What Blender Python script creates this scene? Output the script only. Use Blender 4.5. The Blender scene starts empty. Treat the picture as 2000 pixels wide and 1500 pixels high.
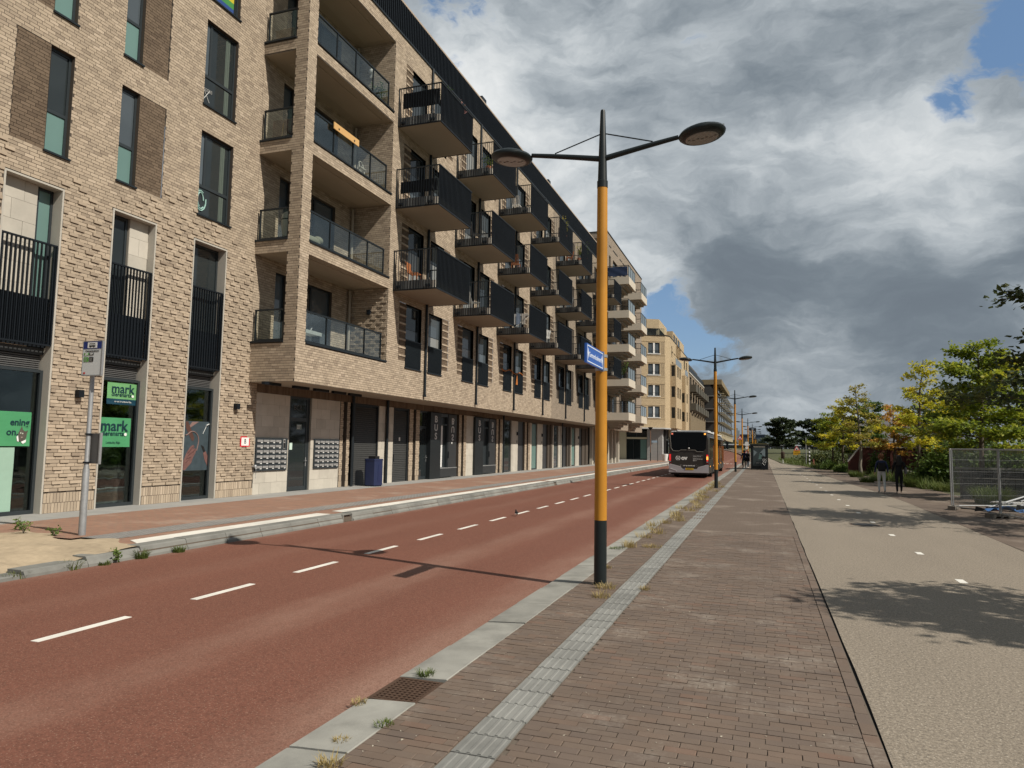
import bpy, math, random
import numpy as np
from mathutils import Matrix, Vector

rnd = random.Random(7)
scene = bpy.context.scene
COL = scene.collection
R = math.radians

# ------------------------------------------------------------------ camera
cam_d = bpy.data.cameras.new('camera')
cam = bpy.data.objects.new('camera', cam_d)
COL.objects.link(cam)
cam_d.sensor_width = 36.0
cam_d.lens = 36.0 * 1387.0 / 2000.0
cam_d.clip_start = 0.1
cam_d.clip_end = 5000.0
EYE = 1.9
_d = np.array([490.0, 127.0, 1387.0])
_Y = _d / np.linalg.norm(_d)
_n = np.cross(_d, np.array([1.0, 0.0165, 0.0]))
_Z = _n / np.linalg.norm(_n)
_Z = _Z if _Z[1] < 0 else -_Z
_X = np.cross(_Y, _Z)
_X = _X if _X[0] > 0 else -_X
_ax = np.array([_X, _Y, _Z])                 # rows: world axes in the lens frame
r_, d_, f_ = _ax[:, 0], _ax[:, 1], _ax[:, 2]
cam.matrix_world = Matrix(((r_[0], -d_[0], -f_[0], 0), (r_[1], -d_[1], -f_[1], 0),
                           (r_[2], -d_[2], -f_[2], EYE), (0, 0, 0, 1)))
scene.camera = cam

# ------------------------------------------------------------------ light
SUN_DIR = Vector((0.943, -0.245, 1.0)).normalized()      # towards the sun
SUN_EL = math.asin(SUN_DIR.z)
SUN_AZ = math.atan2(SUN_DIR.x, SUN_DIR.y)
sun_d = bpy.data.lights.new('sun', 'SUN')
sun_d.energy = 5.0
sun_d.angle = R(0.53)
sun_d.color = (1.0, 0.93, 0.82)
sun = bpy.data.objects.new('sun', sun_d)
COL.objects.link(sun)
sun.rotation_euler = SUN_DIR.to_track_quat('Z', 'Y').to_euler()
sun.location = (30, -10, 40)

scene.view_settings.view_transform = 'Standard'
scene.view_settings.look = 'None'
scene.view_settings.exposure = 0.0
scene.view_settings.gamma = 1.0
scene.view_settings.use_curve_mapping = False
scene.cycles.max_bounces = 6
scene.cycles.diffuse_bounces = 3
scene.cycles.glossy_bounces = 3
scene.cycles.transparent_max_bounces = 12
scene.cycles.transmission_bounces = 4
scene.cycles.caustics_reflective = False
scene.cycles.caustics_refractive = False

# ------------------------------------------------------------------ sky with broken cloud
world = bpy.data.worlds.new('World')
scene.world = world
world.use_nodes = True
wt = world.node_tree
wt.nodes.clear()


class NT:
    """small node helper"""
    def __init__(s, t): s.t = t
    def n(s, typ, **kw):
        nd = s.t.nodes.new(typ)
        for k, v in kw.items(): setattr(nd, k, v)
        return nd
    def put(s, sock, v):
        if isinstance(v, bpy.types.NodeSocket): s.t.links.new(v, sock)
        elif v is not None: sock.default_value = v
    def math(s, op, a, b=None, c=None, clamp=False):
        nd = s.n('ShaderNodeMath', operation=op, use_clamp=clamp)
        for i, v in enumerate((a, b, c)): s.put(nd.inputs[i], v)
        return nd.outputs[0]
    def vmath(s, op, a, b=None, out=0):
        nd = s.n('ShaderNodeVectorMath', operation=op)
        s.put(nd.inputs[0], a)
        if b is not None: s.put(nd.inputs[1], b)
        return nd.outputs[out]
    def scale(s, a, f):
        nd = s.n('ShaderNodeVectorMath', operation='SCALE')
        s.put(nd.inputs[0], a); s.put(nd.inputs[3], f)
        return nd.outputs[0]
    def noise(s, vec, sc, det=4.0, rough=0.5, dist=0.0, out='Fac'):
        nd = s.n('ShaderNodeTexNoise')
        s.put(nd.inputs['Vector'], vec); s.put(nd.inputs['Scale'], sc)
        s.put(nd.inputs['Detail'], det); s.put(nd.inputs['Roughness'], rough); s.put(nd.inputs['Distortion'], dist)
        return nd.outputs[out]
    def ramp(s, fac, stops, interp='LINEAR'):
        nd = s.n('ShaderNodeValToRGB')
        cr = nd.color_ramp
        cr.interpolation = interp
        while len(cr.elements) < len(stops): cr.elements.new(0.5)
        for e, (p, c) in zip(cr.elements, stops):
            e.position = p
            e.color = (c[0], c[1], c[2], 1) if hasattr(c, '__len__') else (c, c, c, 1)
        s.put(nd.inputs[0], fac)
        return nd.outputs[0]
    def mix(s, fac, a, b, mode='MIX'):
        nd = s.n('ShaderNodeMix', data_type='RGBA', blend_type=mode)
        s.put(nd.inputs[0], fac)
        for i, v in ((6, a), (7, b)):
            if isinstance(v, bpy.types.NodeSocket): s.t.links.new(v, nd.inputs[i])
            else: nd.inputs[i].default_value = (v[0], v[1], v[2], 1)
        return nd.outputs[2]
    def maprange(s, v, a, b, c, d, smooth=True):
        nd = s.n('ShaderNodeMapRange', interpolation_type='SMOOTHSTEP' if smooth else 'LINEAR')
        for i, x in enumerate((v, a, b, c, d)): s.put(nd.inputs[i], x)
        return nd.outputs[0]
    def xyz(s, v):
        nd = s.n('ShaderNodeSeparateXYZ'); s.put(nd.inputs[0], v); return nd.outputs
    def comb(s, x, y, z):
        nd = s.n('ShaderNodeCombineXYZ')
        for i, v in enumerate((x, y, z)): s.put(nd.inputs[i], v)
        return nd.outputs[0]


def pix_dir(px, py):
    v = np.array([px - 1000.0, py - 750.0, 1387.0])
    w = _ax @ v
    return tuple(w / np.linalg.norm(w))


W = NT(wt)
sky = W.n('ShaderNodeTexSky', sky_type='NISHITA', sun_disc=False, sun_elevation=SUN_EL, sun_rotation=SUN_AZ)
sky.air_density = 1.0
sky.dust_density = 0.6
sky.ozone_density = 1.4
gen = W.n('ShaderNodeTexCoord').outputs['Generated']
x, y, z = W.xyz(gen)
zc = W.math('ADD', W.math('MAXIMUM', z, 0.0), 0.13)
plane = W.comb(W.math('DIVIDE', x, zc), W.math('DIVIDE', y, zc), 0.0)
warp = W.noise(W.vmath('MULTIPLY', gen, (1.0, 1.0, 1.6)), 3.4, 6.0, 0.58, 0.0, 'Color')
dirw = W.vmath('ADD', gen, W.scale(W.vmath('SUBTRACT', warp, (0.5, 0.5, 0.5)), 0.17))
dirw = W.vmath('NORMALIZE', dirw)
puffs = W.vmath('MULTIPLY', dirw, (1.0, 1.0, 2.3))
big = W.noise(W.vmath('ADD', W.vmath('MULTIPLY', dirw, (1.0, 1.0, 2.2)), (2.3, 0.4, 1.7)), 2.1, 6.0, 0.5, 0.2)
mid = W.noise(puffs, 5.6, 9.0, 0.56, 0.25)
fine = W.noise(W.vmath('ADD', puffs, (9.1, 7.7, 3.0)), 14.0, 8.0, 0.6, 0.2)


def blob(px, py, sig, asp=1.0):
    """soft patch of cloud in one direction of the sky"""
    d = W.vmath('DOT_PRODUCT', dirw, pix_dir(px, py), out=1)
    s2 = (sig / 1387.0) ** 2
    return W.math('POWER', 2.71828, W.math('DIVIDE', W.math('SUBTRACT', d, 1.0), s2))


bright = W.math('ADD', W.math('MULTIPLY', big, 0.30), W.math('MULTIPLY', mid, 0.72))
bright = W.math('ADD', bright, W.math('MULTIPLY', fine, 0.42))
bright = W.math('ADD', bright, -0.225)
for (px, py, sg, am) in (
        (1850, 310, 85, 0.28), (1700, 330, 120, 0.08), (1130, 430, 120, 0.20), (880, 180, 100, 0.24), (1190, 10, 80, 0.10),
        (1400, 350, 110, 0.06), (990, 250, 110, 0.12), (1530, 550, 80, -0.15), (1700, 535, 80, -0.15), (1880, 560, 80, -0.14), (1400, 565, 60, -0.09),
        (1560, 150, 130, -0.02), (1740, 120, 110, -0.03), (1500, 330, 120, 0.07), (1640, 420, 90, 0.05), (1960, 430, 60, -0.02), (1250, 560, 80, 0.06),
        (1560, 670, 60, 0.08), (1570, 800, 60, 0.16), (1780, 690, 70, -0.08), (1700, 740, 60, -0.06), (1620, 630, 50, 0.06), (1460, 600, 60, -0.06), (1700, 640, 50, 0.05)):
    bright = W.math('ADD', bright, W.math('MULTIPLY', blob(px, py, sg), am))
cloud = W.ramp(bright, ((0.20, (0.160, 0.192, 0.228)), (0.40, (0.195, 0.235, 0.272)), (0.55, (0.33, 0.372, 0.408)),
                        (0.71, (0.52, 0.565, 0.595)), (0.95, (0.88, 0.895, 0.89))), 'B_SPLINE')
hole = W.math('ADD', W.math('MULTIPLY', mid, 1.5), W.math('MULTIPLY', fine, 1.3))
for (px, py, sg, am) in ((1320, 672, 58, 0.46), (1410, 700, 52, 0.36), (1995, 70, 75, 0.50), (845, -25, 75, 0.50),
                         (1990, 0, 60, 0.2), (1845, 205, 26, 0.30), (1270, 700, 60, 0.3)):
    hole = W.math('ADD', hole, W.math('MULTIPLY', blob(px, py, sg), am))
gap = W.maprange(hole, 1.72, 2.02, 0.0, 1.0)
skyc = W.scale(sky.outputs[0], 0.10)
skyc = W.mix(0.45, skyc, (0.17, 0.32, 0.56))
col = W.mix(gap, cloud, skyc)
bg = W.n('ShaderNodeBackground')
wt.links.new(W.scale(col, 10.0), bg.inputs[0])
bg.inputs[1].default_value = 0.1
wo = W.n('ShaderNodeOutputWorld')
wt.links.new(bg.outputs[0], wo.inputs[0])

# ------------------------------------------------------------------ materials
MATS = {}


def new_mat(name):
    m = bpy.data.materials.new(name)
    m.use_nodes = True
    m.node_tree.nodes.clear()
    k = NT(m.node_tree)
    out = k.n('ShaderNodeOutputMaterial')
    MATS[name] = m
    return m, k, out


def M(name, col, rough=0.6, metal=0.0, var=0.12, scale=2.0, bump=0.0, bscale=60.0, island=0.0, obj=0.0,
      tint=None, spec=0.4, speck=0.0, coat=0.0, emit=None, grime=0.0, dust=None):
    """painted / mineral surface: base colour with broad and fine variation, per-piece tint and relief"""
    if name in MATS: return MATS[name]
    m, k, out = new_mat(name)
    pos = k.n('ShaderNodeNewGeometry')
    p = pos.outputs['Position']
    f = k.noise(p, scale, 5.0, 0.6)
    val = k.math('ADD', 1.0 - var, k.math('MULTIPLY', f, 2 * var))
    if island:
        val = k.math('ADD', val, k.math('MULTIPLY', k.math('SUBTRACT', pos.outputs['Random Per Island'], 0.5), 2 * island))
    if obj:
        oi = k.n('ShaderNodeObjectInfo')
        val = k.math('ADD', val, k.math('MULTIPLY', k.math('SUBTRACT', oi.outputs['Random'], 0.5), 2 * obj))
    if speck:
        sp = k.noise(p, 220.0, 2.0, 0.5)
        val = k.math('ADD', val, k.math('MULTIPLY', k.math('SUBTRACT', sp, 0.5), 2 * speck))
    c = k.scale(k.comb(*col), val)
    if tint:
        t = pos.outputs['Random Per Island']
        if obj:
            t = k.math('FRACT', k.math('ADD', t, k.math('MULTIPLY', k.n('ShaderNodeObjectInfo').outputs['Random'], 3.7)))
        tr = k.ramp(t, tint)
        c = k.vmath('MULTIPLY', c, tr)
    if grime:
        g = k.maprange(k.noise(p, 0.9, 6.0, 0.65), 0.42, 0.72, 1.0, 1.0 - grime)
        c = k.scale(c, g)
    if dust:
        g = k.maprange(k.noise(p, 1.1, 7.0, 0.72), 0.50, 0.74, 0.0, 0.6)
        c = k.mix(k.math('MULTIPLY', g, k.maprange(k.noise(p, 26.0, 3.0, 0.6), 0.35, 0.65, 0.3, 1.0)), c, dust)
    b = k.n('ShaderNodeBsdfPrincipled')
    k.put(b.inputs['Base Color'], c)
    rg = k.math('ADD', rough - 0.06, k.math('MULTIPLY', k.noise(p, scale * 4, 3.0), 0.12), clamp=True)
    k.put(b.inputs['Roughness'], rg)
    b.inputs['Metallic'].default_value = metal
    b.inputs['Specular IOR Level'].default_value = spec
    b.inputs['Coat Weight'].default_value = coat
    if emit:
        b.inputs['Emission Color'].default_value = (*emit[0], 1)
        b.inputs['Emission Strength'].default_value = emit[1]
    if bump:
        bn = k.n('ShaderNodeBump')
        bn.inputs['Strength'].default_value = min(1.0, bump)
        bn.inputs['Distance'].default_value = 0.004
        k.put(bn.inputs['Height'], k.noise(p, bscale, 4.0, 0.6))
        k.put(b.inputs['Normal'], bn.outputs[0])
    m.node_tree.links.new(b.outputs[0], out.inputs[0])
    return m


def brick_sheet(name, c1, c2, mortar, bw, bh, ms=0.012, var=0.2, ground=False, bump=0.6, offset=0.5, squash=1.0, grime=0.0):
    """brickwork too far away to tell the bricks apart: bond, joint relief and tint from a brick texture"""
    m, k, out = new_mat(name)
    geo = k.n('ShaderNodeNewGeometry')
    x, y, z = k.xyz(geo.outputs['Position'])
    v = k.comb(x, y, 0.0) if ground else k.comb(k.math('ADD', x, y), z, 0.0)
    bt = k.n('ShaderNodeTexBrick')
    k.put(bt.inputs['Vector'], v)
    bt.offset = offset
    for nm, cc in (('Color1', c1), ('Color2', c2), ('Mortar', mortar)): bt.inputs[nm].default_value = (*cc, 1)
    bt.inputs['Scale'].default_value = 1.0
    bt.inputs['Mortar Size'].default_value = ms
    bt.inputs['Mortar Smooth'].default_value = 0.2
    bt.inputs['Bias'].default_value = 0.0
    bt.inputs['Brick Width'].default_value = bw
    bt.inputs['Row Height'].default_value = bh
    f = k.noise(geo.outputs['Position'], 1.1, 6.0, 0.65)
    f2 = k.noise(geo.outputs['Position'], 14.0, 3.0, 0.6)
    val = k.math('ADD', 1.0 - var, k.math('MULTIPLY', k.math('ADD', k.math('MULTIPLY', f, 0.6), k.math('MULTIPLY', f2, 0.4)), 2 * var))
    c = k.scale(bt.outputs['Color'], val)
    if grime:
        g = k.maprange(k.noise(geo.outputs['Position'], 0.55, 7.0, 0.7), 0.5, 0.75, 0.0, grime)
        c = k.mix(g, c, (0.42, 0.36, 0.30))
    b = k.n('ShaderNodeBsdfPrincipled')
    k.put(b.inputs['Base Color'], c)
    b.inputs['Roughness'].default_value = 0.85
    b.inputs['Specular IOR Level'].default_value = 0.25
    bn = k.n('ShaderNodeBump')
    bn.inputs['Strength'].default_value = bump
    bn.inputs['Distance'].default_value = 0.01
    bn.invert = True
    k.put(bn.inputs['Height'], bt.outputs['Fac'])
    k.put(b.inputs['Normal'], bn.outputs[0])
    m.node_tree.links.new(b.outputs[0], out.inputs[0])
    return m


def glass(name, tint, clear, rough=0.02, ior=1.5, wav=0.0, refl=0.9):
    """thin pane: some of the light passes (tinted), the rest mirrors at grazing angles"""
    m, k, out = new_mat(name)
    tr = k.n('ShaderNodeBsdfTransparent'); tr.inputs[0].default_value = (*[t * clear for t in tint], 1)
    gl = k.n('ShaderNodeBsdfGlossy'); gl.inputs['Roughness'].default_value = rough
    gl.inputs['Color'].default_value = (0.9, 0.95, 1.0, 1)
    fr = k.n('ShaderNodeFresnel'); fr.inputs[0].default_value = ior
    if wav:
        bn = k.n('ShaderNodeBump'); bn.inputs['Strength'].default_value = wav; bn.inputs['Distance'].default_value = 0.02
        k.put(bn.inputs['Height'], k.noise(k.n('ShaderNodeNewGeometry').outputs['Position'], 1.4, 2.0))
        k.put(gl.inputs['Normal'], bn.outputs[0])
    mx = k.n('ShaderNodeMixShader')
    k.put(mx.inputs[0], k.math('ADD', k.math('MULTIPLY', fr.outputs[0], refl), 0.015, clamp=True))
    m.node_tree.links.new(tr.outputs[0], mx.inputs[1]); m.node_tree.links.new(gl.outputs[0], mx.inputs[2])
    m.node_tree.links.new(mx.outputs[0], out.inputs[0])
    return m


def dark_glass(name, col, rough=0.04, var=0.4):
    """window glass with a dark room behind it"""
    m, k, out = new_mat(name)
    p = k.n('ShaderNodeNewGeometry').outputs['Position']
    oi = k.n('ShaderNodeObjectInfo').outputs['Random']
    f = k.math('ADD', 1 - var, k.math('MULTIPLY', k.math('ADD', k.noise(p, 0.8, 3.0), oi), var))
    b = k.n('ShaderNodeBsdfPrincipled')
    k.put(b.inputs['Base Color'], k.scale(k.comb(*col), f))
    b.inputs['Roughness'].default_value = rough
    b.inputs['Specular IOR Level'].default_value = 0.6
    bn = k.n('ShaderNodeBump'); bn.inputs['Strength'].default_value = 0.08; bn.inputs['Distance'].default_value = 0.03
    k.put(bn.inputs['Height'], k.noise(p, 0.9, 2.0)); k.put(b.inputs['Normal'], bn.outputs[0])
    m.node_tree.links.new(b.outputs[0], out.inputs[0])
    return m


def leaf_mat(name, stops, trans=0.45):
    m, k, out = new_mat(name)
    g = k.n('ShaderNodeNewGeometry')
    big = k.noise(g.outputs['Position'], 0.9, 3.0)
    t = k.math('ADD', k.math('MULTIPLY', g.outputs['Random Per Island'], 0.55), k.math('MULTIPLY', k.maprange(big, 0.3, 0.7, 0, 1), 0.45))
    c = k.ramp(t, stops)
    d = k.n('ShaderNodeBsdfPrincipled'); k.put(d.inputs['Base Color'], c)
    d.inputs['Roughness'].default_value = 0.55; d.inputs['Specular IOR Level'].default_value = 0.3
    tl = k.n('ShaderNodeBsdfTranslucent'); k.put(tl.inputs[0], k.scale(c, 1.1))
    mx = k.n('ShaderNodeMixShader'); mx.inputs[0].default_value = trans
    m.node_tree.links.new(d.outputs[0], mx.inputs[1]); m.node_tree.links.new(tl.outputs[0], mx.inputs[2])
    m.node_tree.links.new(mx.outputs[0], out.inputs[0])
    return m


# ------------------------------------------------------------------ mesh helpers
class MB:
    def __init__(s): s.v = []; s.f = []; s.mi = []; s.cur = 0
    def add(s, vs, fs):
        o = len(s.v); s.v.extend(vs); s.f.extend([tuple(i + o for i in f) for f in fs]); s.mi.extend([s.cur] * len(fs)); return s
    def box(s, x0, x1, y0, y1, z0, z1):
        return s.add([(x0, y0, z0), (x1, y0, z0), (x1, y1, z0), (x0, y1, z0), (x0, y0, z1), (x1, y0, z1), (x1, y1, z1), (x0, y1, z1)],
                     [(0, 3, 2, 1), (4, 5, 6, 7), (0, 1, 5, 4), (1, 2, 6, 5), (2, 3, 7, 6), (3, 0, 4, 7)])
    def poly(s, pts): return s.add(list(pts), [tuple(range(len(pts)))])
    def beam(s, a, b, w, h, up=(0, 0, 1)):
        a = Vector(a); b = Vector(b); t = (b - a).normalized(); u = Vector(up)
        sx = t.cross(u)
        if sx.length < 1e-4: sx = t.cross(Vector((1, 0, 0)))
        sx.normalize(); sy = sx.cross(t).normalized()
        vs = []
        for p in (a, b):
            for (i, j) in ((-1, -1), (1, -1), (1, 1), (-1, 1)): vs.append(tuple(p + sx * (i * w / 2) + sy * (j * h / 2)))
        return s.add(vs, [(3, 2, 1, 0), (4, 5, 6, 7), (0, 1, 5, 4), (1, 2, 6, 5), (2, 3, 7, 6), (3, 0, 4, 7)])
    def tube(s, pts, r, n=8, cap=True):
        pts = [Vector(p) for p in pts]
        rs = r if hasattr(r, '__len__') else [r] * len(pts)
        vs = []; fs = []; ref = None
        for i, p in enumerate(pts):
            t = (pts[min(i + 1, len(pts) - 1)] - pts[max(i - 1, 0)]).normalized()
            if ref is None: ref = Vector((0, 0, 1)) if abs(t.z) < 0.9 else Vector((1, 0, 0))
            u = (ref - t * ref.dot(t)).normalized(); w = t.cross(u); ref = u
            for k in range(n):
                a = 2 * math.pi * k / n
                vs.append(tuple(p + (u * math.cos(a) + w * math.sin(a)) * rs[i]))
        for i in range(len(pts) - 1):
            for k in range(n):
                a = i * n + k; b = i * n + (k + 1) % n
                fs.append((a, b, b + n, a + n))
        if cap:
            fs.append(tuple(reversed(range(n)))); fs.append(tuple(range((len(pts) - 1) * n, len(pts) * n)))
        return s.add(vs, fs)
    def prism(s, pts, off):
        """extrude a planar polygon by the vector off"""
        n = len(pts); o = Vector(off)
        vs = [tuple(p) for p in pts] + [tuple(Vector(p) + o) for p in pts]
        fs = [tuple(reversed(range(n))), tuple(range(n, 2 * n))] + [(i, (i + 1) % n, n + (i + 1) % n, n + i) for i in range(n)]
        return s.add(vs, fs)
    def lathe(s, prof, n=16, c=(0, 0, 0), axis='z'):
        vs = []; fs = []
        for (r, h) in prof:
            for k in range(n):
                a = 2 * math.pi * k / n; ca, sa = r * math.cos(a), r * math.sin(a)
                q = (ca, sa, h) if axis == 'z' else ((h, ca, sa) if axis == 'x' else (ca, h, sa))
                vs.append((q[0] + c[0], q[1] + c[1], q[2] + c[2]))
        m = len(prof)
        for i in range(m - 1):
            for k in range(n):
                a = i * n + k; b = i * n + (k + 1) % n
                fs.append((a, b, b + n, a + n))
        fs.append(tuple(reversed(range(n)))); fs.append(tuple(range((m - 1) * n, m * n)))
        return s.add(vs, fs)
    def ball(s, c, rx, ry, rz, n=12, m=8):
        prof = [(max(1e-3, math.sin(math.pi * i / m)), -math.cos(math.pi * i / m)) for i in range(m + 1)]
        o = len(s.v); s.lathe(prof, n)
        for i in range(o, len(s.v)):
            q = s.v[i]; s.v[i] = (c[0] + q[0] * rx, c[1] + q[1] * ry, c[2] + q[2] * rz)
        return s
    def mesh(s, name, mats, smooth=None):
        me = bpy.data.meshes.new(name)
        me.from_pydata(s.v, [], s.f)
        for m in (mats if isinstance(mats, (list, tuple)) else [mats]): me.materials.append(m)
        if any(s.mi): me.polygons.foreach_set('material_index', s.mi)
        me.update()
        if smooth:
            me.polygons.foreach_set('use_smooth', [True] * len(me.polygons))
            me.set_sharp_from_angle(angle=R(smooth))
        return me
    def build(s, name, mats, parent=None, smooth=None, **kw):
        return link(name, s.mesh(name, mats, smooth), parent, **kw)


def link(name, me, parent=None, loc=None, kind=None, label=None, cat=None, group=None, rot=None):
    """one Blender object; children of an Empty are given in world coordinates, sub-parts in their part's"""
    o = bpy.data.objects.new(name, me)
    COL.objects.link(o)
    if loc is not None: o.location = loc
    if rot is not None: o.rotation_euler = rot
    if parent is not None:
        o.parent = parent
        CHILD.setdefault(parent.name, []).append(o)
        if parent.get('world_kids'):
            o.matrix_parent_inverse = Matrix.Translation(parent.location).inverted()
    tag(o, label, cat, group, kind)
    return o


def tag(o, label=None, cat=None, group=None, kind=None):
    if label: o['label'] = label
    if cat: o['category'] = cat
    if group: o['group'] = group
    if kind: o['kind'] = kind
    return o


def thing(name, label, cat, loc=(0, 0, 0), rz=0.0, group=None, world_kids=False, kind=None):
    o = bpy.data.objects.new(name, None)
    COL.objects.link(o)
    o.empty_display_size = 0.3
    o.location = loc
    o.rotation_euler = (0, 0, rz)
    if world_kids: o['world_kids'] = 1
    return tag(o, label, cat, group, kind)


def copy_tree(o, loc=None, rz=None, label=None, group=None):
    c = o.copy(); COL.objects.link(c)
    if loc is not None: c.location = loc
    if rz is not None: c.rotation_euler = (0, 0, rz)
    if label: c['label'] = label
    if group: c['group'] = group
    for ch in KIDS(o):
        d = ch.copy(); COL.objects.link(d); d.parent = c; d.matrix_parent_inverse = ch.matrix_parent_inverse.copy()
        CHILD.setdefault(c.name, []).append(d)
        for g in KIDS(ch):
            e = g.copy(); COL.objects.link(e); e.parent = d
            CHILD.setdefault(d.name, []).append(e)
    return c


CHILD = {}


def KIDS(o): return list(CHILD.get(o.name, ()))


def np_mesh(name, verts, quads, mats):
    """fast mesh from numpy arrays of vertices and quads"""
    me = bpy.data.meshes.new(name)
    nv, nf = len(verts), len(quads)
    me.vertices.add(nv); me.vertices.foreach_set('co', np.asarray(verts, np.float32).ravel())
    me.loops.add(nf * 4); me.loops.foreach_set('vertex_index', np.asarray(quads, np.int32).ravel())
    me.polygons.add(nf)
    me.polygons.foreach_set('loop_start', np.arange(0, nf * 4, 4, dtype=np.int32))
    for m in (mats if isinstance(mats, (list, tuple)) else [mats]): me.materials.append(m)
    me.update(calc_edges=True); me.validate(); me.shade_flat()
    return me


class Frame:
    """a wall plane: u along it, v up (or away), n out of it"""
    def __init__(s, o, u, v, n): s.o, s.u, s.v, s.n = (np.array(q, float) for q in (o, u, v, n))
    def p(s, u, v, d=0.0): return tuple(s.o + s.u * u + s.v * v + s.n * d)
    def box(s, mb, u0, u1, v0, v1, d0, d1):
        P = s.p
        vs = [P(u0, v0, d0), P(u1, v0, d0), P(u1, v1, d0), P(u0, v1, d0), P(u0, v0, d1), P(u1, v0, d1), P(u1, v1, d1), P(u0, v1, d1)]
        return mb.add(vs, [(0, 3, 2, 1), (4, 5, 6, 7), (0, 1, 5, 4), (1, 2, 6, 5), (2, 3, 7, 6), (3, 0, 4, 7)])


def FX(x): return Frame((x, 0, 0), (0, 1, 0), (0, 0, 1), (1, 0, 0))           # wall facing +X: u = Y, v = Z
def FY(y): return Frame((0, y, 0), (1, 0, 0), (0, 0, 1), (0, -1, 0))          # wall facing -Y: u = X, v = Z


def wall(mb, fr, u0, u1, v0, v1, holes=(), depth=0.2):
    us = sorted({u0, u1, *[h for q in holes for h in q[:2] if u0 < h < u1]})
    vs = sorted({v0, v1, *[h for q in holes for h in q[2:4] if v0 < h < v1]})
    for i in range(len(us) - 1):
        for j in range(len(vs) - 1):
            cu, cv = (us[i] + us[i + 1]) / 2, (vs[j] + vs[j + 1]) / 2
            if any(h[0] < cu < h[1] and h[2] < cv < h[3] for h in holes): continue
            mb.poly([fr.p(us[i], vs[j]), fr.p(us[i + 1], vs[j]), fr.p(us[i + 1], vs[j + 1]), fr.p(us[i], vs[j + 1])])
    for h in holes:
        dp = h[4] if len(h) > 4 else depth
        if dp <= 0: continue
        a, b, c, d = h[:4]
        for q in (((a, c), (a, d)), ((b, d), (b, c)), ((a, d), (b, d)), ((b, c), (a, c))):
            (p0, p1) = q
            mb.poly([fr.p(*p0), fr.p(*p1), fr.p(*p1, -dp), fr.p(*p0, -dp)])
    return mb


PIT = 0.083                                                                   # brick course


def snap(v, v0=0.13): return v0 + round((v - v0) / PIT) * PIT


def brick_boxes(u0, u1, v0, v1, holes=(), L=0.23, H=PIT, joint=0.011, proud=None, seed=1, base=0.007, shift=0.5):
    """list of bricks (u0, u1, v0, v1, stand-off) of a running bond that keeps clear of the holes"""
    rg = random.Random(seed)
    out = []
    n0 = int(round((v1 - v0) / H))
    for r in range(n0):
        a = v0 + r * H + joint / 2; b = v0 + (r + 1) * H - joint / 2
        cv = (a + b) / 2
        segs = [(u0, u1)]
        for h in holes:
            if h[2] - 0.01 < cv < h[3] + 0.01:
                ns = []
                for (p, q) in segs:
                    if h[1] <= p or h[0] >= q: ns.append((p, q)); continue
                    if h[0] > p: ns.append((p, h[0]))
                    if h[1] < q: ns.append((h[1], q))
                segs = ns
        off = shift * L * (r % 2) + (0.25 * L if r % 4 > 1 else 0)
        for (p, q) in segs:
            k0 = math.floor((p - off) / L); k1 = math.ceil((q - off) / L)
            for k in range(k0, k1):
                s = max(p, off + k * L) + joint / 2; e = min(q, off + (k + 1) * L) - joint / 2
                if e - s < 0.035: continue
                d = base + rg.uniform(-0.002, 0.002)
                if proud and proud(r, k, (s + e) / 2, cv, rg): d = 0.036 + rg.uniform(-0.003, 0.003)
                out.append((s, e, a, b, d))
    return out


def bricks_mesh(name, fr, bl, mat):
    B = np.array(bl)
    N = len(B)
    cor = np.array([(0, 2), (1, 2), (1, 3), (0, 3)])
    V = np.zeros((N, 8, 3))
    for i, (a, b) in enumerate(cor):
        base = fr.o + B[:, a, None] * fr.u + B[:, b, None] * fr.v
        V[:, i] = base
        V[:, i + 4] = base + B[:, 4, None] * fr.n
    q = np.array([(4, 5, 6, 7), (0, 1, 5, 4), (1, 2, 6, 5), (2, 3, 7, 6), (3, 0, 4, 7)])
    Q = (np.arange(N)[:, None, None] * 8 + q[None]).reshape(-1, 4)
    return np_mesh(name, V.reshape(-1, 3), Q, mat)


def place_bricks(fr, bl, key, count, mat, parent):
    """the count bricks nearest the key point become objects of their own (unit meshes shared by size); returns the rest"""
    bl = sorted(bl, key=lambda b: (b[0] - key[0]) ** 2 + (b[2] - key[1]) ** 2)
    cache = {}
    for b in bl[:count]:
        kk = (round(b[1] - b[0], 2), round(b[3] - b[2], 3), round(b[4], 2))
        if kk not in cache:
            w, h, d = b[1] - b[0], b[3] - b[2], b[4]
            mb = MB()
            f0 = Frame((0, 0, 0), fr.u, fr.v, fr.n)
            f0.box(mb, 0, w, 0, h, -0.001, d)
            cache[kk] = mb.mesh('brick', mat)
        link('brick', cache[kk], parent, loc=fr.p(b[0], b[2]))
    return bl[count:]


def text(s, size, mat, parent, name, fr, u, v, d=0.003, align='CENTER', sx=1.0, sy=1.0, thick=0.0015, bold=0.0):
    """flat lettering cut as thin geometry on a plane"""
    fc = bpy.data.curves.new('lettering', 'FONT')
    fc.body = s; fc.size = size; fc.align_x = align; fc.align_y = 'CENTER'; fc.extrude = thick; fc.offset = bold; fc.resolution_u = 3
    fo = bpy.data.objects.new('lettering', fc)
    me = bpy.data.meshes.new_from_object(fo)
    bpy.data.objects.remove(fo); bpy.data.curves.remove(fc)
    U, V, N = fr.u * sx, fr.v * sy, fr.n
    o = fr.p(u, v, d)
    me.transform(Matrix(((U[0], V[0], N[0], o[0]), (U[1], V[1], N[1], o[1]), (U[2], V[2], N[2], o[2]), (0, 0, 0, 1))))
    me.materials.clear(); me.materials.append(mat)
    return link(name, me, parent)

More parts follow.
